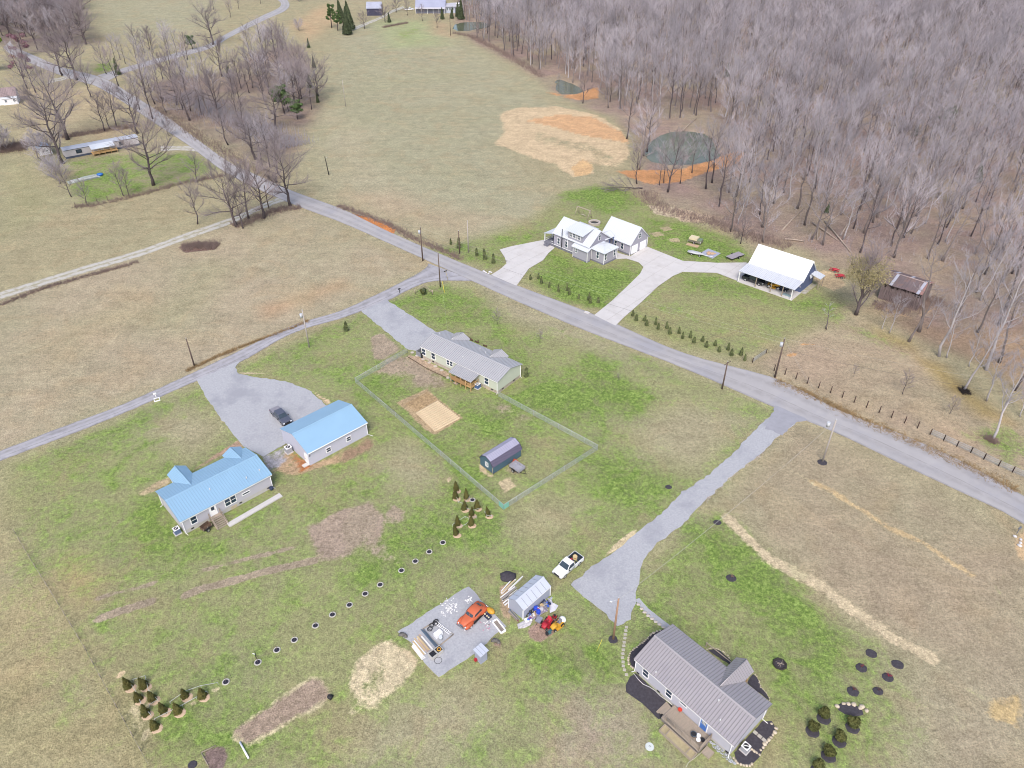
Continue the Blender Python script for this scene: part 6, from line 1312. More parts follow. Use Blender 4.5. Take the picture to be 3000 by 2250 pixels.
for k, p in enumerate(((690, 920), (720, 860), (790, 830), (800, 780))):
    x, y = U(R3(*p)); tag(MB().ring(x, y, .2 + .1 * k % .3, .33, .045, 16, 5).ring(x + .1, y + .05, .3, .28, .035, 14, 5).build("hose_coil", BLACKP), ("lowest", "second", "third", "topmost")[k] + " black hose coil at the timber frame's corner", "hose")
x, y = U(R3(850, 1040)); v = thing("water_heater", "white appliance with round cap inside the timber frame", "appliance", (x, y, 0), .75); MB().box(.1, .15, .35, 1.1, .7, .6).build("cabinet", WHITE, v); MB().cyl(0, -.5, .1, .55, .32, 14, .24).build("cap", pm("pale_cap", S(214, 220, 226), .4), v)
for (p, m, lb, fill) in (((860, 1330), pm("pale_crate", S(206, 204, 200), .6), "pale crate topped with yellow parts on the pad", YEL), ((750, 1410), pm("pale_crate", None), "pale open crate of dark scrap at the pad's lower edge", BLACKP)):
    x, y = U(R3(*p)); v = thing("crate", lb, "crate", (x, y, 0), .75)
    for q in (-1, 1): MB().box(q * .45, 0, .35, .05, .9, .7).build("side", m, v); MB().box(0, q * .45, .35, .85, .05, .7).build("side", m, v)
    MB().box(0, 0, .3, .84, .84, .5).build("fill", pm("crate_fill_dark", S(48, 52, 62), .8), v); MB().ring(.05, .0, .6, .25, .07, 12, 5).build("part", fill, v)
x, y = U(R3(845, 1490)); tag(MB().ring(x, y, .06, .5, .03, 22, 5).build("wire_loop", BLACKP), "single black wire loop lying on the gravel", "wire")
x, y = U(R3(1790, 630)); v = thing("toy_machine", "yellow and black small machine behind the orange coupe", "machine", (x, y, 0), math.radians(-45)); MB().blob((0, .3, .55), (.7, .45, .38), 12, 8, .1, random.Random(3)).build("body", YEL, v); MB().box(.25, -.5, .28, .9, .7, .35).build("base", pm("navy_base", S(52, 60, 88), .6), v)
for e in (-.2, .25, .6): MB().blob((e, -.65, .5), (.14, .14, .14), 8, 6).build("knob", pm("cream_knob", S(226, 214, 180), .5), v)
for f in (-1, 1): wheel(v, .1, f * .55 - .1, .25, .16)
a, b = Vector(U(R3(1900, 770))), Vector(U(R3(2040, 950))); d = b - a; v = thing("mixing_trough", "flat white trough at the gravel pad's right corner", "trough", (*((a + b) / 2), 0), math.atan2(d.y, d.x)); L_ = d.length + .3
for q in (-1, 1): MB().box(0, q * .38, .12, L_, .16, .24).build("side", WHITE, v); MB().box(q * L_ / 2, 0, .12, .2, .76, .24).build("end", WHITE, v)
MB().box(0, 0, .04, L_ - .2, .6, .1).build("bottom", pm("trough_dirt", S(150, 140, 130), .9, .3, 3), v)
rk = random.Random(14)
for (cx, cy, n, sp_x, lb, nm) in ((1060, 520, 46, .9, "scrap of white broken board scattered on the gravel pad", "white board scraps"), (1420, 390, 12, .55, "small white scrap near the pad's upper corner", "small white scraps"), (1750, 820, 16, .6, "pale litter between the yellow machine and the trough", "pale litter")):
    x0, y0 = U(R3(cx, cy))
    for k in range(n):
        o = MB().box(0, 0, 0, rk.uniform(.12, .45), rk.uniform(.06, .2), .03).build("board_scrap", WP if nm != "pale litter" or rk.random() > .3 else pm("pink_scrap", S(206, 150, 170), .6)); o.location = (x0 + rk.gauss(0, sp_x * .6), y0 + rk.gauss(0, sp_x * .7), .075 + .01 * (k % 4)); o.rotation_euler = (0, 0, rk.uniform(0, 3)); tag(o, lb, "scrap", nm)
for (p, lb) in (((1900, 1130), "grey junk bundle on dirt at the pad's right edge"), ((185, 1020), "small grey rubble bundle at the pad's left corner")):
    x, y = U(R3(*p)); tag(MB().blob((x, y, .18), (.5, .35, .25), 9, 6, .3, random.Random(8)).blob((x + .5, y - .2, .15), (.3, .3, .2), 8, 5, .3, random.Random(9)).build("junk_bundle", pm("grey_junk", S(120, 116, 112), .9, .4, 4)), lb, "junk")
x, y = U(R3(1545, 1490)); tag(MB().box(x, y, .3, .5, .4, .35, rz=.7, taper=.8).build("red_generator", RED), "small red engine at the tool shelter's foot", "engine")

# ================================================================== POLES AND LINES
TRANS = pm("transformer_grey", S(206, 210, 216), .5)
def pole(px, top_y, label, mat, transformer=None, arm=None, lamp=False, lean=(0, 0), r=.17, h=None):
    b = U(px); h = h or zfor(b, top_y); o = thing("utility_pole", label, "pole", (*b, 0))
    MB().tube([(0, 0, -.2), (lean[0] * .5, lean[1] * .5, h * .5), (lean[0], lean[1], h)], [r, r * .85, r * .68], 9).build("shaft", mat, o)
    if transformer: MB().tube([(transformer[0], transformer[1], h - 1.7), (transformer[0], transformer[1], h - .8)], .3, 12).build("transformer", TRANS, o)
    if arm is not None: MB().box(0, 0, h - .35, 2.2, .1, .12, rz=arm).build("crossarm", mat, o)
    MB().cyl(0, 0, h - .05, h + .22, .06, 6).build("insulator", TRANS, o)
    if lamp: MB().tube([(0, 0, h - .4), (-.9, -.2, h - .25)], .04, 5).build("lamp_arm", TRANS, o); MB().blob((-1.0, -.2, h - .35), (.25, .2, .16), 8, 6).build("lamp_head", TRANS, o)
    return (b[0] + lean[0], b[1] + lean[1], h)
PW = pole((2409, 1353), 1230, "pale utility pole standing in a ring of black mulch", M_POLEL, (-.9, .3))
PH = pole(Z(8, 1762, 825), 1753, "brown pole with lamp at the end of the long gravel drive", pm("warm_pole", S(176, 142, 118), .9, .15, 1, streak=(6, 6, .5)), lamp=True)
PD = pole((570, 1073), 992, "short dark pole on the far side of the paved lane", M_POLE)
PL_ = pole((906, 1017), 909, "slim pale pole with transformer beside the paved lane", M_POLEL, (-.4, -.1))
PM = pole((2270, 1105), 992, "tall dark pole with transformer by the fence-post row", M_POLE, (-.45, -.2), r=.2)
PJ = pole(K((1180, 640), 6.913, 760, 1390), 742, "tall brown pole at the lane junction", M_POLE)
PR = pole(K((1180, 640), 6.913, 405, 860), 666, "dark pole with transformer where the lane meets the road", M_POLE, (-.3, -.1), r=.2)
PV = pole(K((1180, 640), 6.913, 1150, 710), 640 + 250 / 6.913, "short dark pole with climbing growth left of the farmhouse", M_POLE)
PG = pole(K((1180, 640), 6.913, 1330, 685), 648, "straight pale pole left of the farmhouse drive", M_POLEL)
PS = pole(Z(6, 255, 862), 750 + 685 / 2.212, "short brown pole at the near road edge", M_POLE, arm=.7)
PF = pole(Z(1, 2132, 1135), 1022 / 2.212, "leaning black pole alone in the big field", pm("black_pole", S(62, 58, 54), .9), lean=(-.8, 1.2))
PT = pole(Z(1, 1742, 1350), 1200 / 2.212, "thin pole among the roadside trees near the farm track", M_POLE)
PX = pole(Z(2, 28, 690), 520 / 2.212, "thin pale pole at the left edge of the big field", M_POLEL, r=.12)
PY_ = pole(Z(2, 708, 230), 95 / 2.212, "dark pole near the far pond", M_POLE)
def wire(a, b, label, sag=.8, r=.009, mat=None):
    A, B = Vector(a), Vector(b); pts = []
    for k in range(17):
        t = k / 16; p = A.lerp(B, t); pts.append((p.x, p.y, p.z - 4 * sag * t * (1 - t)))
    tag(MB().tube(pts, r, 4, caps=False).build("power_line", mat or pm("wire_pale", S(206, 202, 196), .6)), label, "wire")
wire((PM[0], PM[1], PM[2] - .1), (PW[0], PW[1], PW[2] - .1), "upper wire crossing the road between the two transformer poles", .5)
wire((PM[0] + .4, PM[1], PM[2] - .9), (PW[0] + .4, PW[1], PW[2] - .8), "lower wire crossing the road between the two transformer poles", .7)
wire((PW[0], PW[1], PW[2] - .3), (PH[0], PH[1], PH[2] - .2), "upper wire from the mulch-ringed pole to the drive's end", .9)
wire((PW[0] - .5, PW[1], PW[2] - .9), (PH[0] - .4, PH[1], PH[2] - .9), "lower wire from the mulch-ringed pole to the drive's end", 1.0)
far_r = (*U((3150, 1260)), 8.5)
wire((PM[0], PM[1], PM[2]), far_r, "upper wire running right above the fence-post row", 1.0)
wire((PM[0], PM[1], PM[2] - 2.6), (far_r[0], far_r[1], 6.2), "lower dark wire running right above the fence-post row", 1.0, .02, pm("wire_dark", S(92, 88, 88), .7))
wire((PR[0], PR[1], PR[2]), (PM[0], PM[1], PM[2]), "upper wire along the road before the farmhouse", 1.4)
wire((PR[0], PR[1], PR[2] - 1.2), (PM[0], PM[1], PM[2] - 1.0), "middle wire along the road before the farmhouse", 1.5)
wire((PR[0], PR[1], PR[2] - 2.6), (PM[0], PM[1], PM[2] - 3.6), "dark lower wire along the road before the farmhouse", 1.6, .02, pm("wire_dark", None))
wire((PR[0], PR[1], PR[2]), (PT[0], PT[1], PT[2]), "wire from the junction towards the farm track", 1.2)
wire((PJ[0], PJ[1], PJ[2] - .2), (NF.c.x - 5, NF.c.y + 6, 4.2), "service wire dropping to the green house roof", .4)
wire((PJ[0], PJ[1], PJ[2]), (PR[0], PR[1], PR[2] - .6), "short wire joining the two junction poles", .3)
wire((PT[0], PT[1], PT[2]), (*U(Z(1, 1880, 930)), 7.0), "wire passing the copse towards the big field", .6)
# guy marker, road sign, mail boxes
a, b = U(K((1180, 640), 6.913, 845, 1500)), U(K((1180, 640), 6.913, 800, 1275), 2.2); tag(MB().tube([(*a, 0), (*b, 2.2)], .07, 6).build("guy_marker", pm("yellow_guard", S(232, 214, 90), .5)), "yellow guy-wire guard beside the junction pole", "guy guard")
x, y = U(K((1180, 640), 6.913, 920, 1260)); v = thing("road_sign", "small street-name sign on a leaning yellowish post at the junction", "sign", (x, y, 0)); MB().tube([(0, 0, 0), (-.5, 0, 2.6)], .05, 5).build("post", pm("sign_post_tan", S(196, 180, 120), .7), v); MB().box(-.55, 0, 2.7, .9, .05, .25, rz=.5).build("blade", VENT, v)
a, b = U(Z(8, 1655, 905)), U(Z(8, 1690, 825), 2.0); tag(MB().tube([(*a, 0), (*b, 2.0)], .035, 5).build("guy_marker", pm("yellow_guard", None)), "thin yellow guy wire guard left of the brown lamp pole", "guy guard")
for (p, lb, m, s) in ((Z(4, 1015, 925), "white mailbox on a white post in a small frame beside the lane", WHITE, 1.0), (Z(5, 378, 240), "dark mailbox on a thin post at the lane's edge", BLACKP, .9), (Z(9, 2165, 140), "grey mailbox leaning near the right edge gravel", pm("grey_box", S(120, 124, 136), .6), 1.0)):
    x, y = U(p); v = thing("mailbox", lb, "mailbox", (x, y, 0), .6); MB().box(0, 0, .55 * s, .1, .1, 1.1 * s).build("post", m, v); MB().loft([(-.3, .13, 1.1 * s, 1.45 * s, 3), (.3, .13, 1.1 * s, 1.45 * s, 3)], 12).build("box", m, v)
x, y = U(Z(4, 1018, 932)); v = thing("planter_frame", "square white timber frame at the white mailbox's foot", "frame", (x, y, 0), .5)
for q in (-1, 1): MB().box(q * .5, 0, .08, .12, 1.1, .16).build("rail", WHITE, v); MB().box(0, q * .5, .08, .88, .12, .16).build("rail", WHITE, v)

# ================================================================== FENCES
M_MESH = bpy.data.materials.new("chain_link"); M_MESH.use_nodes = True
_nt = M_MESH.node_tree; _b = _nt.nodes["Principled BSDF"]; _b.inputs["Base Color"].default_value = (*S(214, 222, 216), 1); _b.inputs["Roughness"].default_value = .6
def wire_mesh_alpha(nt, b, scale, w):
    g = N(nt, "ShaderNodeTexCoord"); mp = N(nt, "ShaderNodeMapping"); mp.inputs["Rotation"].default_value = (0, .785, 0); nt.links.new(g.outputs["Object"], mp.inputs[0])
    ws = []
    for k in "XZ":
        wv = N(nt, "ShaderNodeTexWave", wave_type='BANDS', bands_direction=k, wave_profile='SAW'); wv.inputs["Scale"].default_value = scale; nt.links.new(mp.outputs[0], wv.inputs["Vector"])
        lt = N(nt, "ShaderNodeMath", operation='LESS_THAN'); lt.inputs[1].default_value = w; nt.links.new(wv.outputs["Fac"], lt.inputs[0]); ws.append(lt.outputs[0])
    mx = N(nt, "ShaderNodeMath", operation='MAXIMUM'); nt.links.new(ws[0], mx.inputs[0]); nt.links.new(ws[1], mx.inputs[1]); nt.links.new(mx.outputs[0], b.inputs["Alpha"])
wire_mesh_alpha(_nt, _b, 3.0, .12)
GALV = pm("galvanised_steel", S(196, 200, 204), .45, .05, metal=.4)
def fence_line(root, a, b, h, step, post_r, post_m, panel_m, rails=(), panel_name="mesh_panel", lower=0.05):
    A, B = Vector(a), Vector(b); d = B - A; n = max(1, round(d.length / step)); an = math.atan2(d.y, d.x); o = root.location
    for k in range(n + 1):
        p = A.lerp(B, k / n); MB().cyl(p.x - o.x, p.y - o.y, 0, h + .06, post_r, 7).build("post", post_m, root)
    for k in range(n):
        p = A.lerp(B, (k + .5) / n); l = d.length / n
        q = MB().box(0, 0, (h + lower) / 2, l, .02, h - lower).build(panel_name, panel_m, root); q.location = (p.x - o.x, p.y - o.y, 0); q.rotation_euler = (0, 0, an)
    for zz in rails: MB().tube([(A.x - o.x, A.y - o.y, zz), (B.x - o.x, B.y - o.y, zz)], .03, 5).build("rail", GALV, root)
cf = thing("chain_link_fence", "silver chain-link fence enclosing the green house's back yard", "fence", (*U((1300, 1300)), 0))
CF = [Z(5, 428, 628), Z(5, 92, 822), Z(5, 300, 1000), Z(5, 1052, 1645), Z(5, 1660, 1258), Z(5, 1020, 912)]
W_ = [U(p) for p in CF]
for i in range(5): fence_line(cf, W_[i], W_[i + 1], 1.25, 3.0, .035, GALV, M_MESH, (1.25,))
GRNP = pm("green_privacy_mesh", S(140, 200, 184), .7, .05)
for p, q, t in ((W_[3], W_[2], .035), (W_[3], W_[4], .05)):
    A, B = Vector(p), Vector(q); d = (B - A) * t; e = MB().box(0, 0, .6, d.length, .03, 1.1).build("privacy_screen", GRNP, cf, "pale green screen at the fence's near corner"); m_ = A + d / 2; e.location = (m_.x - cf.location.x, m_.y - cf.location.y, 0); e.rotation_euler = (0, 0, math.atan2(d.y, d.x))
# grey woven-wire fence on the far left
M_WIRE = pm("woven_wire", S(150, 146, 132), .8)
lf = thing("wire_fence", "low weathered wire fence dividing the lower-left field", "fence", (*U(Z(7, 500, 800)), 0))
LFp = [Z(7, 100, 140), Z(7, 200, 310), Z(7, 380, 600), Z(7, 560, 900), Z(7, 760, 1270), Z(7, 970, 1650)]
P = [U(p) for p in LFp]; o_ = lf.location; rk = random.Random(3)
for i in range(5):
    A, B = Vector(P[i]), Vector(P[i + 1]); n = max(2, round((B - A).length / 2.6))
    for k in range(n): p = A.lerp(B, k / n); MB().cyl(p.x - o_.x, p.y - o_.y, 0, 1.1 + rk.uniform(-.1, .15), .06, 6).build("post", M_WOODO, lf)
    for zz in (.35, .7, 1.05): MB().tube([(A.x - o_.x, A.y - o_.y, zz), (B.x - o_.x, B.y - o_.y, zz)], .02, 4).build("strand", M_WIRE, lf)
# loose row of wooden posts right of the road
for k, p in enumerate(((592, 745), (662, 770), (733, 798), (806, 828), (880, 856), (957, 887), (1033, 918), (1110, 950), (1190, 982), (1272, 1016), (1352, 1047), (1437, 1083), (1520, 1116))):
    x, y = U(Z(6, *p)); o = MB().cyl(0, 0, 0, 1.6, .1, 7, .09).build("fence_post", pm("dark_fence_post", S(86, 66, 60), .9, .2)); o.location = (x, y, 0); tag(o, ("first", "second", "third", "fourth", "fifth", "sixth", "seventh", "eighth", "ninth", "tenth", "eleventh", "twelfth", "thirteenth")[k] + " dark post, counted from the transformer pole, in the roadside row", "post", "row of bare fence posts")
M_MESH2 = bpy.data.materials.new("field_wire"); M_MESH2.use_nodes = True; _n2 = M_MESH2.node_tree; _b2 = _n2.nodes["Principled BSDF"]; _b2.inputs["Base Color"].default_value = (*S(206, 204, 200), 1); wire_mesh_alpha(_n2, _b2, 2.0, .16)
rf = thing("field_fence", "wire field fence with dark posts at the right edge by the road", "fence", (*U(Z(6, 1900, 1290)), 0))
RP = [U(Z(6, *p)) for p in ((1603, 1157), (1690, 1195), (1775, 1235), (1865, 1275), (1950, 1318), (2045, 1362), (2135, 1402), (2230, 1445), (2330, 1490))]
for i in range(8): fence_line(rf, RP[i], RP[i + 1], 1.3, 20, .09, pm("dark_fence_post", None), M_MESH2, (.45, .85, 1.25))
gf = thing("short_fence", "short grey panel fence with one dark post by the last shrub", "fence", (*U(Z(6, 500, 660)), 0)); fence_line(gf, U(Z(6, 452, 690)), U(Z(6, 540, 630)), 1.1, 20, .1, pm("dark_fence_post", None), M_MESH2, (.6, 1.1))
cr = thing("corner_rail", "split-rail corner sheltering a potted shrub at the lane junction", "rail fence", (*U(Z(5, 535, 205)), 0)); o_ = cr.location
for a, b in ((Z(5, 478, 245), Z(5, 536, 215)), (Z(5, 536, 215), Z(5, 592, 250))):
    a, b = U(a), U(b)
    for zz in (.6, 1.0): MB().tube([(a[0] - o_.x, a[1] - o_.y, zz), (b[0] - o_.x, b[1] - o_.y, zz)], .06, 5).build("rail", M_WOODO, cr)
for p in ((478, 245), (536, 215), (592, 250)): a = U(Z(5, *p)); MB().cyl(a[0] - o_.x, a[1] - o_.y, 0, 1.25, .09, 7).build("post", M_WOODO, cr)
for k, p in enumerate(((490, 1340), (560, 1325), (630, 1310), (700, 1300))):
    x, y = U(Z(1, *p)); o = MB().cyl(0, 0, 0, 1.5, .09, 6).build("fence_post", M_POLE); o.location = (x, y, 0); tag(o, ("first", "second", "third", "last")[k] + " leaning post from the left in the mobile home's yard hedge", "post", "posts in the yard hedge")

# ================================================================== SMALL YARD THINGS
def ac_unit(px, ang, label, top=WHITE, side=None, s=1.0):
    x, y = U(px); v = thing("air_conditioner", label, "air conditioner", (x, y, 0), ang); v.scale = (s,) * 3
    MB().box(0, 0, .08, 1.1, 1.1, .16).build("pad", M_CONC, v); MB().box(0, 0, .6, .9, .9, .88).build("cabinet", side or pm("ac_blue_grey", S(104, 122, 158), .6, .08), v)
    MB().box(0, 0, 1.06, .94, .94, .06).build("top_panel", top, v); MB().cyl(0, 0, 1.08, 1.12, .36, 16).build("fan_guard", VENT, v); MB().box(0, 0, 1.13, .6, .1, .03, rz=.6).build("fan_blade", top, v)
ac_unit(R8(495, 1385), BH.a, "air conditioner at the blue-roofed house's near left corner")
ac_unit(R7(535, 1075), GF.a, "pale air conditioner at the blue-roofed garage's left end", s=1.15, side=pm("ac_pale", S(176, 178, 186), .6))
ac_unit(R6(1078, 1065), NF.a, "blue air conditioner right of the green house's porch", side=pm("ac_bluer", S(84, 112, 160), .6))
ac_unit(K((2150, 1980), 3.527, 112, 770), LH.a, "air conditioner in black mulch at the grey-roofed house's end", side=pm("ac_pale", None), s=.95)
x, y = U(R8(1848, 762)); tag(MB().tube([(x, y, 0), (x, y, .15), (x, y, .55)], [.22, .32, .36], 12).ring(x, y, .55, .34, .04, 14, 5).build("dark_tub", pm("navy_tub", S(56, 66, 92), .5)), "dark blue tub at the blue house's right corner", "tub")
x, y = U(R6(765, 1010)); tag(MB().box(x, y, .25, 1.0, .6, .1, rz=NF.a).box(x - .3, y + .2, .12, .08, .08, .24).box(x + .3, y - .2, .12, .08, .08, .24).build("low_bench", M_WOODO), "low pale bench beneath the green house's porch", "bench")
x, y = U(R6(700, 965)); tag(MB().tube([(x, y, 0), (x, y, .7)], [.28, .34], 10).build("green_bin", pm("teal_bin", S(120, 160, 150), .6)), "pale green bin at the green house's porch corner", "bin")
# garden rows
gd = thing("garden_bed", "tilled tan vegetable plot in the fenced yard", "garden", (*U(Z(5, 580, 1010)), 0)); gd["category"] = "garden"
p00, p10, p01, p11 = (Vector(U(Z(5, *p))) for p in ((480, 1018), (622, 938), (606, 1140), (770, 1052)))
for k in range(13):
    t = (k + .5) / 13; a, b = p00.lerp(p01, t), p10.lerp(p11, t); d = b - a; c = (a + b) / 2; o = MB()
    o.prism([(-.24, -.03), (.24, -.03), (.09, .2), (-.09, .2)], -d.length / 2, d.length / 2).build("soil_row", pm("row_soil", S(224, 202, 168), .95, .1, 1.5, bump=.3), gd); q = gd.children[-1]
    q.location = (c.x - gd.location.x, c.y - gd.location.y, 0); q.rotation_euler = (0, 0, math.atan2(d.y, d.x))
# tree rings: pale tyre-like rings with a sapling in a dark soil disc
RINGW = pm("pale_ring", S(206, 202, 196), .8, .1); SOILD = pm("dark_soil", S(58, 58, 74, .6), .95, .3, 4); SAP = pm("sapling_bark", S(120, 96, 84), .9)
ordn = ("first", "second", "third", "fourth", "fifth", "sixth", "seventh", "eighth", "ninth", "tenth", "eleventh", "twelfth", "thirteenth")
RG = [Z(8, 658, 200), Z(8, 570, 260), Z(8, 480, 321), Z(8, 390, 381), Z(8, 252, 473), Z(8, 155, 532), Z(8, 53, 604), Z(7, 2155, 667), Z(7, 2045, 738), Z(7, 1908, 831), Z(7, 1795, 896), Z(7, 1672, 976), Z(7, 1465, 1103)]
proto = None
def ring_planter(px, label, group="row of ring planters across the lower yard"):
    x, y = U(px); v = thing("ring_planter", label, "planter", (x, y, 0), 0, group)
    MB().ring(0, 0, .08, .42, .085, 20, 6).build("ring", RINGW, v); MB().cyl(0, 0, 0, .1, .38, 14).build("soil", SOILD, v)
    s = MB().tube([(0, 0, .1), (.05, .03, .8), (0, .08, 1.3)], [.03, .02, .01], 5); s.tube([(.03, .02, .6), (.3, .1, .95)], .012, 4).tube([(.03, .02, .7), (-.2, .15, 1.0)], .012, 4); s.build("sapling", SAP, v); return v
for k, p in enumerate(RG): ring_planter(p, ordn[k] + " pale ring planter counted from the fence end of the row")
ring_planter(K((1280, 1380), 7.54, 785, 645), "pale ring planter among the cone shrubs outside the fence corner")
for k, p in enumerate((Z(7, 1660, 930), Z(7, 1500, 1075), Z(8, 640, 190), Z(8, 590, 245))):
    x, y = U(p); tag(MB().tube([(x, y, 0), (x, y, 1.0)], .03, 5).build("stake", BLACKP), ("thin dark stake beside the second-last ring planter", "thin dark stake beside the last ring planter", "thin dark stake beside the first ring planter", "thin dark stake beside the second ring planter")[k], "stake")
x, y = U(Z(7, 1662, 950)); v = thing("yard_hydrant", "small white-topped hydrant pipe by the second-last ring planter", "hydrant", (x, y, 0)); MB().cyl(0, 0, 0, 1.0, .05, 7).build("pipe", BLACKP, v); MB().tube([(0, 0, 1.0), (-.3, 0, 1.15)], .06, 6).build("head", WHITE, v)
# mulch discs
MUL = pm("black_mulch", None)
def mulch(px, rx, ry, label, rot=0.0, cat="mulch bed", z=.10):
    x, y = U(px); rk = random.Random(int(x * 7 + y * 3)); pts = []
    for k in range(22): t = 2 * math.pi * k / 22; q = 1 + rk.uniform(-.06, .06); pts.append((rx * q * math.cos(t), ry * q * math.sin(t)))
    pts = [(a * .58, b * .58) for a, b in pts]; m = MB(); n = len(pts); m.add([(a, b, 0) for a, b in pts] + [(a * .8, b * .8, z) for a, b in pts] + [(0, 0, z * 1.3)], [(i, (i + 1) % n, n + (i + 1) % n, n + i) for i in range(n)] + [(n + i, n + (i + 1) % n, 2 * n) for i in range(n)])
    o = m.build("mulch_ring", MUL); o.location = (x, y, 0); o.rotation_euler = (0, 0, rot); return tag(o, label, cat)
for p, rx, ry, lb in ((Z(6, 905, 1338), 1.45, 1.45, "black mulch ring at the pale utility pole's foot"), (Z(8, 1760, 826), 1.15, 1.15, "black mulch ring at the brown lamp pole's foot"), (Z(5, 2120, 1497), 1.0, .9, "small black mulch ring left of the long gravel drive"), (Z(9, 225, 68), 1.15, 1.0, "black mulch ring where the straw strip begins"), (Z(9, 315, 428), 1.35, 1.2, "black mulch ring alone on the lawn above the grey-roofed house"),
                      (Z(9, 1222, 917), 1.3, 1.2, "topmost black mulch disc of the right-hand group"), (Z(9, 1393, 987), 1.4, 1.25, "rightmost black mulch disc of the group"), (Z(9, 1158, 1010), 1.3, 1.2, "black mulch disc with reddish sapling, left of centre"), (Z(9, 1330, 1072), 1.3, 1.2, "black mulch disc with bright red sapling, right of centre"), (Z(9, 1103, 1162), 1.35, 1.25, "leftmost black mulch disc with brown twigs"), (Z(9, 1265, 1160), 1.15, 1.05, "lowest small mulch disc of the right-hand group")):
    mulch(p, rx, ry, lb)
mulch(Z(9, 1085, 1280), 2.7, 1.5, "long black mulch bed edged with stones", -.25)
x, y = U(Z(9, 1158, 1012)); 
def twig_plant(px, label, col, seed, h=.9, n=9):
    x, y = U(px); rk = random.Random(seed); v = thing("bare_sapling", label, "sapling", (x, y, 0)); m = MB(); t = MB()
    t.tube([(0, 0, 0), (0, .02, h * .6)], [.03, .02], 5).build("stem", SAP, v)
    for k in range(n): a = rk.uniform(0, 6.28); e = rk.uniform(.2, .5); m.tube([(0, 0, h * rk.uniform(.15, .55)), (e * math.cos(a), e * math.sin(a), h * rk.uniform(.6, 1.1))], [.022, .008], 4)
    m.build("branches", pm("twigs_" + label.split()[0], col, .8), v)
twig_plant(Z(9, 1158, 1012), "reddish sapling in the left-of-centre mulch disc", S(150, 60, 66), 1)
twig_plant(Z(9, 1330, 1070), "crimson sapling in the right-of-centre mulch disc", S(200, 40, 70), 2)
twig_plant(Z(9, 1103, 1160), "brown twiggy sapling in the leftmost mulch disc", S(160, 104, 90), 3, 1.1, 14)
twig_plant(Z(9, 315, 428), "pale thin sapling in the lone lawn mulch ring", S(176, 140, 120), 4)
twig_plant(Z(9, 1265, 1158), "tiny dark sapling in the lowest mulch disc", S(110, 80, 76), 6, .7)
# stones edging the long mulch bed
rk = random.Random(77); STN = pm("tan_edging_stone", S(214, 200, 178), .9, .12, 2, rand=.12)
def stones(pxs, label, group, sz=.24, gap=.42, mat=None):
    P = [Vector(U(p)) for p in pxs]
    for i in range(len(P) - 1):
        d = (P[i + 1] - P[i]).length; n = max(1, int(d / gap))
        for k in range(n):
            p = P[i].lerp(P[i + 1], k / n); s = sz * rk.uniform(.75, 1.3)
            o = MB().blob((0, 0, s * .35), (s, s * rk.uniform(.7, 1), s * .5), 7, 4, .18, rk).build("edging_stone", mat or STN); o.location = (p.x + rk.uniform(-.05, .05), p.y + rk.uniform(-.05, .05), 0); o.rotation_euler = (0, 0, rk.uniform(0, 3)); tag(o, label, "stone", group)
stones([Z(9, *p) for p in ((1000, 1260), (1040, 1245), (1110, 1250), (1160, 1265), (1190, 1290), (1185, 1305))], "pale stone edging the long mulch bed", "stones round the long mulch bed", .3, .5)
stones([Z(9, *p) for p in ((1150, 1270), (1175, 1310))], "pale stone heaped at the long mulch bed's right end", "stones at the long bed's right end", .33, .45)
# mulch beds round the grey-roofed house (laid like a thick mat)
def bed(name, pxs, label):
    P = [U(p) for p in pxs]; pts = []; rk = random.Random(len(pxs))
    for i in range(len(P)):
        a, b = Vector(P[i]), Vector(P[(i + 1) % len(P)]); n = max(1, int((b - a).length / .5))
        for k in range(n): q = a.lerp(b, k / n); pts.append((q.x + rk.uniform(-.06, .06), q.y + rk.uniform(-.06, .06)))
    c = sum((Vector(p) for p in pts), Vector((0, 0))) / len(pts); o = MB().flat([(p[0] - c.x, p[1] - c.y) for p in pts], -.05, .09).build(name, MUL); o.location = (*c, 0); return tag(o, label, "mulch bed")
E4 = lambda x, y: K((2150, 1980), 3.527, x, y)
bed("mulch_bed", [R4(*p) for p in ((165, 490), (185, 400), (330, 290), (400, 220), (500, 170), (560, 160), (300, 520), (250, 600), (180, 560))], "black mulch bed wrapping the grey-roofed house's left end")
bed("mulch_bed", [R4(*p) for p in ((120, 770), (170, 670), (230, 640), (640, 1010), (560, 1110), (480, 1130), (400, 1060), (300, 960), (230, 910), (130, 840))], "wide black mulch bed along the grey-roofed house's rear wall")
bed("mulch_bed", [R4(*p) for p in ((600, 1190), (640, 1180), (900, 1440), (860, 1500), (620, 1250))], "narrow dark bed between the rear deck and the planter")
bed("mulch_bed", [E4(*p) for p in ((390, 470), (300, 470), (0, 800), (20, 850), (60, 910), (150, 930), (210, 900), (270, 830), (290, 780), (370, 680), (420, 600), (430, 540))], "black mulch bed with stones at the grey-roofed house's right end")
bed("mulch_bed", [R4(*p) for p in ((1470, 690), (1500, 650), (1540, 680), (1580, 790), (1650, 870), (1680, 930), (1500, 800), (1440, 740))], "curved black mulch bed right of the front porch")
bed("mulch_bed", [R4(*p) for p in ((1020, 390), (1080, 370), (1150, 400), (1200, 450), (1260, 500), (1250, 540), (1100, 450))], "dark bed enclosed by the front porch rail")
stones([R4(*p) for p in ((200, 580), (150, 540), (150, 470), (180, 400), (260, 340), (340, 280), (400, 215), (460, 185), (520, 165))], "pale stone edging the mulch bed at the house's left end", "stones round the left-end bed", .17, .3)
stones([E4(*p) for p in ((0, 850), (40, 900), (100, 925), (160, 930), (215, 900))], "pale stone edging the lowest curve of the house-end bed", "stones round the house-end bed", .2, .32)
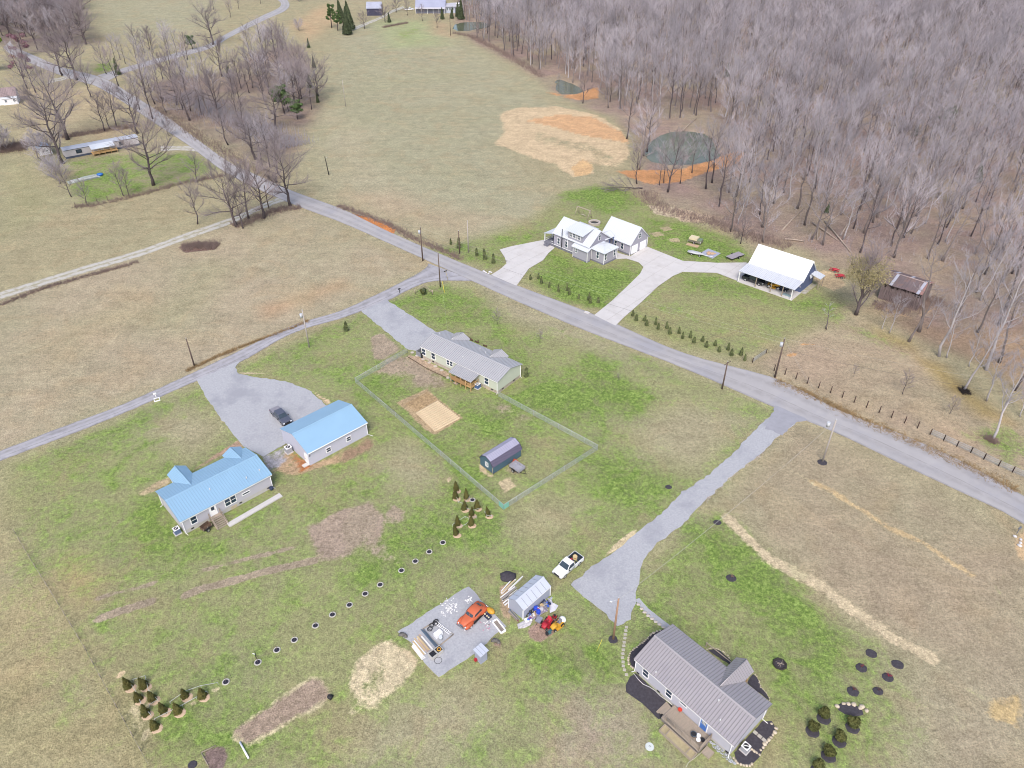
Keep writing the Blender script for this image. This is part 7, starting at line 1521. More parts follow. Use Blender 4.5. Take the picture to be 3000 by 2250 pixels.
stones([E4(*p) for p in ((265, 820), (280, 770), (320, 710), (380, 640), (420, 590), (430, 545), (390, 500), (350, 480))], "pale stone on the outer edge of the house-end bed", "outer stones of the house-end bed", .25, .34)
stones([E4(*p) for p in ((100, 690), (160, 740), (210, 780), (260, 815)) ], "pale stone dividing the house-end bed in two", "dividing stones of the house-end bed", .18, .3)
stones([R4(*p) for p in ((1520, 650), (1560, 720), (1580, 790), (1640, 850), (1670, 900), (1680, 950))], "pale stone edging the curved bed by the front porch", "stones round the porch-side bed", .13, .26)
stones([R4(*p) for p in ((1000, 380), (1040, 365), (1100, 370), (1170, 400), (1220, 450), (1260, 490))], "pale stone edging the front porch bed", "stones round the front porch bed", .13, .26)
for k, p in enumerate(((220, 592), (265, 630), (310, 668))):
    x, y = U(E4(*p)); o = MB().box(0, 0, .1, .5, .42, .12).build("paver", pm("square_paver", S(196, 190, 178), .85)); o.location = (x, y, 0); o.rotation_euler = (0, 0, LH.a); tag(o, ("upper", "middle", "lower")[k] + " square paver crossing the house-end mulch bed", "paver", "pavers in the house-end bed")
# stepping stones: straight column of small pavers left of the house, stones in the gravel path
for k, p in enumerate(((130, 140), (123, 176), (117, 216), (113, 257), (106, 302), (101, 341), (96, 384), (91, 425), (87, 469), (94, 515), (96, 558), (108, 600), (130, 652))):
    x, y = U(R4(*p)); o = MB().box(0, 0, .03, .42, .38, .08).build("paver", pm("square_paver", None)); o.location = (x, y, 0); o.rotation_euler = (0, 0, rk.uniform(-.3, .3)); tag(o, ordn[k] + " small paver, counted from the gravel drive, in the line left of the house", "paver", "line of pavers left of the house")
for k, p in enumerate(((1925, 600), (1945, 627), (1965, 650), (1988, 672), (2013, 692), (2037, 712), (2062, 730), (2088, 748))):
    x, y = U(Z(8, *p)); o = MB().blob((0, 0, .05), (.34, .26, .06), 8, 4, .2, rk).build("stepping_stone", pm("pale_flagstone", None)); o.location = (x, y, .02); tag(o, ordn[k] + " flat stone, counted from the drive, in the narrow gravel path", "stone", "stones in the gravel path")
# odds on and near the deck
x, y = U(R4(705, 1045), .55); v = thing("red_stool", "round red stool at the rear deck's left end", "stool", (x, y, .55)); MB().cyl(0, 0, .35, .42, .28, 14).build("seat", pm("orange_red_paint", S(222, 70, 50), .5), v)
for k in range(3): MB().tube([(.1 * math.cos(k * 2.1), .1 * math.sin(k * 2.1), .35), (.22 * math.cos(k * 2.1), .22 * math.sin(k * 2.1), 0)], .02, 4).build("leg", BLACKP, v)
x, y = U(R4(853, 1305), .55); v = thing("dark_pot", "round black fire bowl on the rear deck", "pot", (x, y, .53)); MB().tube([(0, 0, 0), (0, 0, .1), (0, 0, .35)], [.2, .34, .38], 16).build("bowl", BLACKP, v); MB().ring(0, 0, .35, .36, .03, 16, 5).build("rim", pm("slate_tube", None), v)
x, y = U(R4(922, 1345), .55); v = thing("patio_set", "small black and white cushioned chairs at the deck's right end", "chairs", (x, y, .53), LH.a)
for k, (dx, dy) in enumerate(((-.3, .1), (.35, .05), (0, -.35))): MB().cyl(dx, dy, .2, .34, .27, 12).build("cushion", WHITE if k != 1 else BLACKP, v); MB().cyl(dx, dy, 0, .2, .08, 8).build("base", BLACKP, v)
x, y = U(R4(525, 1112)); v = thing("tyre_planter", "black tyre on the ground beside the deck's left steps", "tyre", (x, y, 0)); MB().ring(0, 0, .14, .3, .13, 18, 7).build("tread", TYRE, v); MB().cyl(0, 0, .02, .14, .18, 10).build("filling", RINGW, v)
x, y = U(R4(380, 1430)); v = thing("septic_lid", "round pale concrete lid in the grass below the house", "lid", (x, y, 0)); MB().cyl(0, 0, 0, .12, .55, 20, .5).build("cover", pm("pale_lid", S(222, 228, 226), .7, .05), v); MB().ring(0, 0, .12, .1, .02, 10, 5).build("handle", BLACKP, v)
x, y = U(Z(9, 628, 990)); v = thing("trampoline_ring", "small black octagonal ring with crossed sticks on the lawn", "fire ring", (x, y, 0)); MB().ring(0, 0, .2, .85, .14, 8, 5).build("rim", pm("black_pole", None), v); MB().cyl(0, 0, 0, .1, .8, 12).build("bottom", MUL, v)
for k in range(4): MB().tube([(-.5 + .1 * k, .3 - .3 * k, .3), (.5, -.2 + .25 * k, .3)], .03, 4).build("stick", M_WOODO, v)
hs = [U(p) for p in (R4(1020, 1370), R4(990, 1430), R4(930, 1500), R4(860, 1560), R4(800, 1600), R4(770, 1655))]; tag(MB().tube([(*p, .07) for p in hs], .035, 5).build("garden_hose", pm("pale_hose", S(210, 208, 190), .6)), "pale garden hose trailing from the deck's right step", "hose")
hs = [U(p) for p in (R4(205, 640), R4(260, 710), R4(310, 760), R4(380, 790), R4(440, 830), R4(500, 890), R4(560, 930), R4(630, 990))]; tag(MB().tube([(*p, .12) for p in hs], .03, 5).build("drain_hose", WHITE), "thin white line winding over the rear mulch bed", "hose")
x, y = U(R4(1160, 1500)); o = MB(); rk = random.Random(5)
gvb = thing("rock_strip", "strip of pale river rock along the house's rear right wall", "rock bed", (x, y, 0), LH.a)
rb_ = MB()
for k in range(160): t = rk.uniform(-1.9, 1.9); rb_.blob((t, rk.uniform(-.4, .4) * (1 - (t / 2.1) ** 2) + .1, .05), (rk.uniform(.06, .12),) * 2 + (.06,), 5, 3)
tag(rb_.build("river_rocks", pm("river_rock", S(190, 194, 202), .8, .3, 6), gvb), None, None, kind="stuff")
# white beam and boards in the lower left
a, b = U(Z(7, 1555, 1495)), U(Z(7, 1612, 1600)); tag(MB().tube([(*a, .15), (*b, .15)], .14, 4).build("white_beam", WHITE), "white beam lying at the long dirt bed's lower end", "beam")
v = thing("bed_frame", "low pale timber edging round the small dark bed at the bottom", "edging", (*U(Z(7, 1390, 1590)), 0)); o_ = v.location
for a, b in ((Z(7, 1305, 1562), Z(7, 1400, 1515)), (Z(7, 1305, 1562), Z(7, 1350, 1645))): a, b = U(a), U(b); MB().tube([(a[0] - o_.x, a[1] - o_.y, .1), (b[0] - o_.x, b[1] - o_.y, .1)], .06, 4).build("timber", M_WOODO, v)
mulch(Z(7, 1248, 1638), .95, .9, "dark mulch ring at the photo's bottom edge, lower left"); 
x, y = U(Z(7, 2140, 1205)); tag(MB().blob((x, y, .2), (.45, .35, .3), 9, 6, .25, random.Random(12)).build("black_bag", BLACKP), "black bag at the long dirt bed's upper end", "bag")
# white pipe frames around the cone shrubs
def pipe(pxs, label, z=.45):
    pts = [(*U(p, z), z) for p in pxs]; m = MB().tube(pts, .035, 5)
    for q in pts: m.tube([(q[0], q[1], 0), q], .03, 4)
    tag(m.build("pipe_rail", pm("pale_pipe", S(206, 210, 206), .5)), label, "pipe")
H8 = lambda x, y: K((1280, 1380), 7.54, x, y)
pipe([H8(400, 430), H8(430, 560), H8(470, 670), H8(560, 710)], "bent white pipe left among the upper cone shrubs"); pipe([H8(720, 560), H8(640, 680), H8(660, 820), H8(820, 860), H8(930, 820)], "white pipe winding round the middle cone shrubs"); pipe([H8(345, 1180), H8(430, 1120), H8(625, 1000), H8(700, 1040), H8(870, 1000)], "white pipe bending past the lower cone shrubs"); pipe([H8(490, 1240), H8(640, 1170), H8(700, 1110)], "short white pipe between the two lowest cone shrubs"); pipe([H8(1055, 880), H8(1100, 980), H8(1210, 980)], "white pipe at the rightmost cone shrub")
pipe([Z(7, 850, 1115), Z(7, 890, 1180), Z(7, 915, 1245), Z(7, 975, 1310)], "long white pipe along the left cone shrubs"); pipe([Z(7, 860, 1085), Z(7, 940, 1060), Z(7, 960, 1150), Z(7, 1020, 1215), Z(7, 965, 1250)], "white pipe zigzag between the left cone shrubs"); pipe([Z(7, 1000, 1340), Z(7, 1080, 1300), Z(7, 1180, 1250), Z(7, 1270, 1200), Z(7, 1340, 1160)], "white pipe curving to the right pair of cone shrubs"); pipe([Z(7, 1100, 1230), Z(7, 1200, 1160), Z(7, 1300, 1125), Z(7, 1410, 1105)], "upper white pipe leading to the last ring planter")
# culvert and white rocks by the farmhouse drive
stones([K((1180, 640), 6.913, *p) for p in ((1640, 1070), (1690, 1100), (1740, 1120), (1790, 1100), (1720, 1080))], "white rock at the culvert left of the farmhouse drive", "white culvert rocks", .35, .5, pm("white_rock", S(226, 224, 226), .8))
x, y = U(Z(5, 1592, 370)); tag(MB().box(x, y, .15, 1.2, .7, .3, rz=-.6).build("culvert_end", M_CONC), "small concrete culvert end by the right concrete drive", "culvert")
stones([Z(9, *p) for p in ((2150, 160), (2190, 180), (2180, 220), (2210, 230))], "white rock at the far right edge gravel", "white rocks at the right edge", .35, .6, pm("white_rock", None))

# ================================================================== TREES
BARK = pm("grey_bark", S(136, 126, 124), .95, .25, .8, rand=.4, streak=(3, 3, .4)); TWIG = pm("lavender_grey_twigs", S(185, 178, 184), .95, .15, .3, rand=.3)
BARKD = pm("dark_bark", S(98, 88, 90), .95, .2, .8, rand=.15, streak=(3, 3, .4)); TWIGD = pm("brown_grey_twigs", S(158, 146, 148), .95, .15, .3, rand=.18)
BARKW = pm("pale_bark", S(196, 190, 192), .95, .12, .8, rand=.1, streak=(3, 3, .4)); TWIGW = pm("pale_twigs", S(176, 170, 176), .95, .12, .3)
def spike(m, a, b, r):
    d = (b - a); n = d.orthogonal().normalized(); e = d.cross(n).normalized() * r; n = n * r
    m.add([a + n, a - n * .5 + e * .87, a - n * .5 - e * .87, b], [(0, 1, 3), (1, 2, 3), (2, 0, 3)])
def bare_tree(seed, H=18.0, spread=.34, clear=.3, r0=.26, n1=13, n2=6, n3=9, up=.75, gn=.0, twig=.030):
    """trunk with limbs in one mesh, finer branches and twigs in another"""
    rk = random.Random(seed); T = MB(); C = MB(); pts = []; x = y = 0.0; nseg = 8
    for i in range(nseg + 1):
        t = i / nseg; pts.append(Vector((x, y, H * .93 * t))); x += rk.uniform(-.25, .25) * (1 + gn); y += rk.uniform(-.25, .25) * (1 + gn)
    rad = [r0 * (1.25 if i == 0 else 1) * (1 - .9 * (i / nseg)) + .02 for i in range(nseg + 1)]; T.tube([tuple(p) for p in pts], rad, 7)
    def at(t): f = t * nseg; i = min(int(f), nseg - 1); return pts[i].lerp(pts[i + 1], f - i)
    for k in range(n1):
        t = clear + (1 - clear) * ((k + rk.random() * .8) / n1) ** .9; t = min(t, .99); p = at(t)
        az = k * 2.4 + rk.uniform(-.5, .5); uu = (t - clear) / (1 - clear); ln = H * spread * (.45 + .72 * math.sin(math.pi * (.22 + .68 * uu))) * rk.uniform(.75, 1.2)
        dr = Vector((math.cos(az), math.sin(az), up * (.7 + 1.0 * uu) * rk.uniform(.7, 1.3))).normalized(); q = [p]; nn = 4
        for j in range(nn):
            dr = (dr + Vector((rk.uniform(-.25, .25), rk.uniform(-.25, .25), rk.uniform(-.05, .30) + gn * rk.uniform(-.5, .2)))).normalized(); q.append(q[-1] + dr * ln / nn)
        rb = max(.035, r0 * (1 - .85 * t) * .55); T.tube([tuple(v) for v in q], [rb, rb * .8, rb * .6, rb * .42, rb * .25], 5, caps=False)
        for a in range(n2):
            u = .25 + .75 * (a + rk.random()) / n2; i = min(int(u * nn), nn - 1); s = q[i].lerp(q[i + 1], u * nn - i)
            d2 = (dr + Vector((rk.uniform(-1, 1), rk.uniform(-1, 1), rk.uniform(-.2, .9))) * .8).normalized(); l2 = ln * rk.uniform(.28, .5); m_ = s + d2 * l2 * .55; e = m_ + (d2 + Vector((rk.uniform(-.4, .4), rk.uniform(-.4, .4), rk.uniform(0, .4)))).normalized() * l2 * .5
            C.tube([tuple(s), tuple(m_), tuple(e)], [rb * .34 + .012, rb * .2 + .010, .008], 3, caps=False, smooth=False)
            for b in range(n3):
                w = rk.random(); s3 = s.lerp(m_, w * 2) if w < .5 else m_.lerp(e, w * 2 - 1)
                d3 = (d2 + Vector((rk.uniform(-1, 1), rk.uniform(-1, 1), rk.uniform(-.4, 1))) * 1.25).normalized(); spike(C, s3, s3 + d3 * l2 * rk.uniform(.4, .95), twig)
    return T, C
def tree_meshes(seed, bark, twig_m, **kw):
    T, C = bare_tree(seed, **kw); return T.mesh("trunk", bark), C.mesh("crown", twig_m)
def put_tree(ms, loc, rz, sc, label, cat="tree", group=None, name="bare_tree", lean=(0, 0)):
    o = thing(name, label, cat, loc, rz, group); o.scale = (sc if not isinstance(sc, tuple) else sc[0],) * 2 + (sc if not isinstance(sc, tuple) else sc[1],)
    o.rotation_euler = (lean[0], lean[1], rz)
    for n, m in zip(("trunk", "crown"), ms): c = bpy.data.objects.new(n, m); COL.objects.link(c); c.parent = o
    return o
FOREST = [tree_meshes(100 + i, BARK if i % 3 else BARKD, TWIG, H=17, spread=(.29, .33, .37)[i % 3], clear=(.34, .28, .24)[i % 3], r0=.21 + .03 * (i % 3), n1=13, n2=6, n3=12, up=.7, twig=.015) for i in range(8)]
OAKS = [tree_meshes(200 + i, BARKD, TWIGD, H=16, spread=.46, clear=.2, r0=.42, n1=18, n2=9, n3=22, up=.5, gn=.5, twig=.0145) for i in range(4)]
YARDT = [tree_meshes(300 + i, BARKD, TWIGD, H=14, spread=.32, clear=.24, r0=.22, n1=15, n2=7, n3=16, up=.8, gn=.2, twig=.0145) for i in range(4)]
PALE = [tree_meshes(350 + i, BARKW, TWIGW, H=16, spread=.26, clear=.35, r0=.2, n1=12, n2=6, n3=12, up=.9, twig=.016) for i in range(3)]
SNAG = [tree_meshes(370 + i, BARK, TWIG, H=18, spread=.15, clear=.5, r0=.3, n1=9, n2=4, n3=3, up=.6, gn=.4) for i in range(2)]
BUSHB = [tree_meshes(380 + i, TWIGD, TWIG, H=5, spread=.55, clear=.06, r0=.09, n1=18, n2=6, n3=14, up=.9, twig=.012) for i in range(2)]
rt = random.Random(2024)
def inside(p, poly):
    c = False; n = len(poly)
    for i in range(n):
        a, b = poly[i], poly[(i + 1) % n]
        if (a[1] > p[1]) != (b[1] > p[1]) and p[0] < (b[0] - a[0]) * (p[1] - a[1]) / (b[1] - a[1]) + a[0]: c = not c
    return c
# ---- the woods: clear points round ponds, clay and clearings, then nearest 300 as trees, the rest as one wood
WPX = Q(1345, -75, 1338, 40, 1390, 108, 1495, 162, 1575, 205, 1640, 215, 1720, 285, 1800, 318, 1850, 340, 1880, 365, 1960, 350, 2080, 360, 2150, 420, 2190, 500, 2130, 560, 2000, 600, 2060, 625, 2150, 655, 2240, 700, 2330, 690, 2400, 715, 2470, 760, 2560, 760, 2700, 790, 2760, 900, 2830, 980, 2960, 1030, 3080, 1080, 3700, 1080, 3700, -75)
WP_ = [U(p) for p in WPX]; pts = []
x0, x1 = min(p[0] for p in WP_), max(p[0] for p in WP_); y0, y1 = min(p[1] for p in WP_), max(p[1] for p in WP_)
PONDW = [[U(p) for p in pd] for pd in (POND_BIG, POND_SMALL, POND_FAR)]
CLR = [[U(p) for p in pp] for pp in (ZP(2, 1900, 1060, 1960, 1040, 2212, 1060, 2400, 990, 2560, 970, 2540, 1090, 2300, 1140, 2000, 1210), Q(2540, 790, 2760, 780, 2780, 930, 2560, 930), ZP(2, 1390, 500, 1600, 540, 1660, 640, 1440, 640), Q(2900, 640, 3000, 640, 3000, 720, 2900, 740))]
y1 = min(y1, 760); x1 = min(x1, 470)
sp = 7.2; yy = y0
while yy < y1:
    xx = x0 + (0 if int((yy - y0) / sp) % 2 else sp / 2)
    while xx < x1:
        q = (xx + rt.uniform(-.46, .46) * sp, yy + rt.uniform(-.46, .46) * sp)
        fw = q[1] * CT + CAM_H * ST
        if inside(q, WP_) and not any(inside(q, c) for c in PONDW + CLR) and abs(q[0]) < fw * .74 and rt.random() < .93: pts.append(q)
        xx += sp
    yy += sp
pts.sort(key=lambda q: q[0] ** 2 + q[1] ** 2)
EDGE_L = "bare grey tree in the woods right of the big field"
for k, q in enumerate(pts[:108]):
    ms = FOREST[rt.randrange(8)] if rt.random() > .22 else (PALE[rt.randrange(3)] if rt.random() > .4 else SNAG[rt.randrange(2)])
    put_tree(ms, q, rt.uniform(0, 6.3), (rt.uniform(.8, 1.1), rt.uniform(.8, 1.22)), ("slender bare tree in the woods just behind the white barn" if q[1] < 215 and q[0] < 95 else "slender bare tree in the woods behind the old barn" if q[0] > 95 else "slender bare tree in the woods by the big pond and farmhouse"), group="near trees of the woods", lean=(rt.gauss(0, .035), rt.gauss(0, .035)))
rest = pts[108:]
def woodland(name, label, P, meshes, seed):
    rk = random.Random(seed); src = bpy.data.collections.new(name + "_sources")
    for i, (t, c) in enumerate(meshes):
        me_ = bpy.data.meshes.new("woodland_tree"); tv = len(t.vertices)
        V = [tuple(v.co) for v in t.vertices] + [tuple(v.co) for v in c.vertices]; Fc = [tuple(p.vertices) for p in t.polygons] + [tuple(i_ + tv for i_ in p.vertices) for p in c.polygons]
        me_.from_pydata(V, [], Fc); me_.materials.append(t.materials[0]); me_.materials.append(c.materials[0]); me_.polygons.foreach_set("material_index", [0] * len(t.polygons) + [1] * len(c.polygons)); me_.update()
        src.objects.link(bpy.data.objects.new("woodland_tree_%02d" % i, me_))
    pm_ = bpy.data.meshes.new(name); pm_.from_pydata([(x, y, 0) for x, y in P], [], []); n = len(P)
    a = pm_.attributes.new("pick", 'INT', 'POINT'); a.data.foreach_set("value", [rk.randrange(len(meshes)) for _ in P])
    a = pm_.attributes.new("rot", 'FLOAT_VECTOR', 'POINT'); a.data.foreach_set("vector", [v for _ in P for v in (rk.gauss(0, .04), rk.gauss(0, .04), rk.uniform(0, 6.28))])
    a = pm_.attributes.new("scl", 'FLOAT_VECTOR', 'POINT'); a.data.foreach_set("vector", [v for _ in P for s in (rk.uniform(.85, 1.2),) for v in (s, s, s * rk.uniform(.9, 1.15))])
    o = bpy.data.objects.new(name, pm_); COL.objects.link(o); tag(o, label, None, kind="stuff")
    ng = bpy.data.node_groups.new(name + "_nodes", 'GeometryNodeTree'); ng.interface.new_socket("Geometry", in_out='INPUT', socket_type='NodeSocketGeometry'); ng.interface.new_socket("Geometry", in_out='OUTPUT', socket_type='NodeSocketGeometry')
    gi = ng.nodes.new("NodeGroupInput"); go = ng.nodes.new("NodeGroupOutput"); ip = ng.nodes.new("GeometryNodeInstanceOnPoints"); ci = ng.nodes.new("GeometryNodeCollectionInfo")
    ci.inputs["Collection"].default_value = src; ci.inputs["Separate Children"].default_value = True; ci.inputs["Reset Children"].default_value = True; ip.inputs["Pick Instance"].default_value = True
    def na(nm, ty): q = ng.nodes.new("GeometryNodeInputNamedAttribute"); q.data_type = ty; q.inputs["Name"].default_value = nm; return q.outputs["Attribute"]
    L = ng.links; L.new(gi.outputs[0], ip.inputs["Points"]); L.new(ci.outputs[0], ip.inputs["Instance"]); L.new(na("pick", 'INT'), ip.inputs["Instance Index"])
    er = ng.nodes.new("FunctionNodeEulerToRotation"); L.new(na("rot", 'FLOAT_VECTOR'), er.inputs[0]); L.new(er.outputs[0], ip.inputs["Rotation"]); L.new(na("scl", 'FLOAT_VECTOR'), ip.inputs["Scale"]); L.new(ip.outputs[0], go.inputs[0])
    o.modifiers.new("scatter", 'NODES').node_group = ng; return o
woodland("woodland", "dense leafless grey woods covering the upper right", rest, FOREST + PALE + SNAG[:1], 5)
tl = []; TLW = [U(p) for p in TLWOOD]
for _ in range(2600):
    q = (rt.uniform(-520, -150), rt.uniform(300, 720))
    if inside(q, TLW) and abs(q[0]) < (q[1] * CT + CAM_H * ST) * .74 and all((q[0] - a[0]) ** 2 + (q[1] - a[1]) ** 2 > 20 for a in tl): tl.append(q)
woodland("woodland", "dark leafless woods in the upper left corner", tl, [FOREST[0], FOREST[3], OAKS[0], YARDT[1]], 6)
# understory: seedlings and fallen wood inside the near woods
ub = MB(); rk = random.Random(8); near_w = [q for q in pts if q[1] < 330]
for k in range(2600):
    q = rk.choice(near_w); x, y = q[0] + rk.uniform(-3, 3), q[1] + rk.uniform(-3, 3)
    if any(inside((x, y), c) for c in PONDW + CLR): continue
    for j in range(rk.choice((1, 2, 4))): a = Vector((x + rk.uniform(-.3, .3), y + rk.uniform(-.3, .3), 0)); spike(ub, a, a + Vector((rk.uniform(-.8, .8), rk.uniform(-.8, .8), rk.uniform(.8, 3.2))), .03)
tag(ub.build("undergrowth", TWIG), "thin leafless undergrowth below the woods", None, kind="stuff")
def log(a, b, r, label, m=None, z0=.25, z1=.25):
    a, b = Vector((*U(a), z0)), Vector((*U(b), z1)); tag(MB().tube([tuple(a), tuple(a.lerp(b, .5) + Vector((0, .2, .1))), tuple(b)], [r, r * .8, r * .4], 7).build("fallen_log", m or pm("dead_wood", S(184, 168, 154), .95, .2)), label, "log")
for (a, b, r, lb) in (((640, 1500), (780, 1360), .25, "pale fallen trunk leaning up-right in the woods behind the barn"), ((660, 1555), (790, 1570), .3, "short thick log lying just behind the white barn"), ((840, 1450), (1000, 1560), .28, "long log slanting down-right behind the barn"), ((1020, 1530), (1100, 1420), .22, "brown broken trunk leaning among the dead trees"), ((920, 1440), (1090, 1640), .26, "crossing log below the broken trunk"), ((0, 850), (90, 770), .22, "pale log by the big pond's upper bank"), ((880, 1450), (870, 1560), .18, "thin bleached snag near the tangled logs"), ((470, 1070), (500, 1085), .2, "pale log end at the clay dam's right end")):
    log(Z(3, *a), Z(3, *b), r, lb)
# leaning fallen tree at the clay's edge
x, y = U(Z(2, 1950, 1225)); o = put_tree(YARDT[0], (x, y, .3), 0.0, .85, "uprooted grey tree fallen on the grass at the clay bank", name="fallen_tree"); o.rotation_euler = (math.radians(20), math.radians(-82), math.radians(-12))

# ---- individually placed trees (left half, road side, right edge) -----------------------------------
def T1(x, y, kind, top, label, t=1, group=None, wide=1.0, lean=(0, 0)):
    b = ZU(t, x, y); h = zfor(b, Z(t, x, top)[1]); ref = {id(OAKS): 16, id(YARDT): 14, id(PALE): 16, id(FOREST): 18, id(SNAG): 18, id(BUSHB): 5}[id(kind)]; s = h / (ref * 1.0)
    put_tree(kind[rt.randrange(len(kind))], b, rt.uniform(0, 6.3), (s * wide, s), label, group=group, lean=lean)
for a in ((405, 490, OAKS, 250, "bare tree left of the pair at the far road bend"), (500, 520, OAKS, 215, "big spreading bare tree at the far road bend"), (472, 567, YARDT, 395, "slim bare tree below the big roadside tree"), (590, 628, YARDT, 400, "bare tree with wide fork beside the far road"),
          (178, 575, YARDT, 300, "leaning bare tree above the white cottage, left of two"), (232, 600, YARDT, 330, "leaning bare tree above the white cottage, right of two"), (440, 905, OAKS, 500, "big dark bare tree behind the mobile home's left end"), (408, 1060, OAKS, 640, "tall spreading tree before the mobile home's left end"),
          (680, 850, YARDT, 620, "bare many-stemmed tree behind the mobile home, left stem"), (715, 838, YARDT, 640, "thin bare tree behind the mobile home, middle of three"), (757, 826, YARDT, 560, "straight bare tree behind the mobile home, right of three"), (892, 865, OAKS, 600, "bare tree at the mobile home's right end"),
          (942, 600, FOREST, 250, "tall straight tree left of the road below the side road"), (990, 772, FOREST, 400, "tallest straight trunk at the road's left edge"), (905, 712, YARDT, 480, "leaning bare tree beside the tallest roadside trunk"), (995, 1200, OAKS, 830, "great dark oak on the mobile home's lawn"),
          (462, 1275, YARDT, 1090, "small bare tree at the yard hedge's left corner"), (572, 1335, YARDT, 1180, "small bare tree at the hedge below the sheet stack"), (800, 1270, YARDT, 1080, "thin bare tree in the lower yard hedge"), (835, 1268, YARDT, 1100, "thin bare tree next to its twin in the yard hedge"), (1278, 1182, YARDT, 1000, "slender tree at the hedge's right end"),
          (1280, 1452, YARDT, 1200, "lone bare tree standing in the field above the track"), (1535, 1470, OAKS, 1130, "left tree of the clump where the track meets the road", 1), (1575, 1480, YARDT, 1230, "short tree inside the clump by the track"), (1610, 1420, YARDT, 1060, "middle tree of the clump by the track"), (1710, 1415, OAKS, 1090, "right tree of the clump by the track"), (1882, 1335, OAKS, 990, "bare tree beside the road above the track's mouth"),
          (1700, 1070, FOREST, 770, "front tree of the copse above the road"), (1380, 290, OAKS, 70, "round-crowned tree at the side road's bend"), (1385, 62, YARDT, -40, "tree at the top edge, left of three"), (1492, 112, YARDT, 0, "tree at the top edge, middle of three"), (1545, 55, YARDT, -40, "tree at the top edge, right of three"), (1690, 25, YARDT, -60, "tree inside the far road's curl"),
          (1920, 620, PALE, 400, "white-barked tree beside the round pine in the copse"), (1350, 750, FOREST, 400, "tall tree at the copse's left front"), (1235, 720, FOREST, 380, "tall tree near the copse's left edge"), (1185, 712, YARDT, 470, "thin trunk at the copse's left edge"), (770, 560, YARDT, 330, "bare tree between the two far roads"), (690, 480, YARDT, 290, "bare tree just past the far junction"), (2060, 665, YARDT, 460, "thin dark tree at the copse's right edge")):
    T1(*a[:5])
for k, (t, x_, y_, tp, lb) in enumerate(((2, 1915, 1190, 960, "dark forked tree left of the clay dam"), (2, 1930, 1100, 800, "tree on the clay dam's left shoulder"), (2, 2060, 1200, 1000, "thin tree before the clay dam, left"), (2, 2090, 1185, 930, "thin tree before the clay dam, middle"), (2, 2115, 1245, 880, "pale tree before the big pond's middle"), (2, 2195, 1190, 960, "tree before the pond's right part"), (3, 60, 1120, 860, "tree on the dam before the pond's right side"), (3, 150, 1225, 800, "dark trunk at the dam's right end, first"), (3, 190, 1185, 860, "trunk at the dam's right end, second"), (3, 260, 1110, 800, "trunk at the dam's right end, third"), (3, 325, 1110, 780, "trunk at the dam's right end, fourth"), (3, 430, 1085, 760, "trunk standing on the dam's far right clay"), (2, 1565, 670, 480, "tree at the small pond's clay bank"), (2, 1500, 535, 330, "tree standing at the small pond's far edge"), (2, 1410, 560, 480, "stump-like tree at the small pond's left edge"), (2, 1730, 700, 430, "tree right of the small pond's clay"), (2, 1980, 985, 640, "pale trunk at the big pond's left edge"), (2, 1850, 900, 560, "grey tree between clay patch and big pond"), (2, 1960, 1010, 700, "grey tree leaning over the big pond"), (3, 520, 1570, 1230, "pale twin-stemmed tree left of the white barn"), (3, 375, 1580, 1400, "small dark tree left of the white barn's drive"), (3, 310, 1500, 1150, "grey tree at the wood's edge above the tarp"))):
    T1(x_, y_, FOREST if k % 4 else YARDT, tp, lb, t)
CO = [U(p) for p in COPSE]; cp = []
while len(cp) < 58:
    q = (rt.uniform(min(p[0] for p in CO), max(p[0] for p in CO)), rt.uniform(min(p[1] for p in CO), max(p[1] for p in CO)))
    if inside(q, CO) and all((q[0] - a[0]) ** 2 + (q[1] - a[1]) ** 2 > 16 for a in cp): cp.append(q)
for q in cp: put_tree((FOREST[::2] + YARDT + OAKS[:2])[rt.randrange(10)], q, rt.uniform(0, 6.3), (rt.uniform(.85, 1.1), rt.uniform(.8, 1.05)), "bare grey tree inside the roadside copse", group="trees of the roadside copse")
for k in range(18):
    p = (rt.uniform(700, 1500), 0); x_ = rt.uniform(720, 1220); y_ = 330 + (x_ - 720) * -.08 + rt.uniform(0, 150)
    q = ZU(1, x_, y_); put_tree((YARDT + FOREST)[rt.randrange(12)], q, rt.uniform(0, 6.3), rt.uniform(.6, .9), "bare tree lining the side road", group="trees along the side road")
# brush: bushes on the left
for k, (x_, y_, s) in enumerate(((330, 1010, 1.3), (270, 1040, 1.2), (390, 1190, 1.2), (350, 1150, 1.1), (250, 990, 1.2), (60, 980, 1.3), (0, 990, 1.3), (1100, 880, .9), (1500, 560, 1.0), (1750, 300, 1.4), (1700, 260, 1.3), (1940, 200, 1.0), (1940, 10, 1.4))):
    q = ZU(1, x_, y_); put_tree(BUSHB[k % 2], q, rt.uniform(0, 6), (s * 1.5, s), "leafless grey-brown thicket bush left of the big field", "bush", "leafless bushes on the left", "leafless_bush")
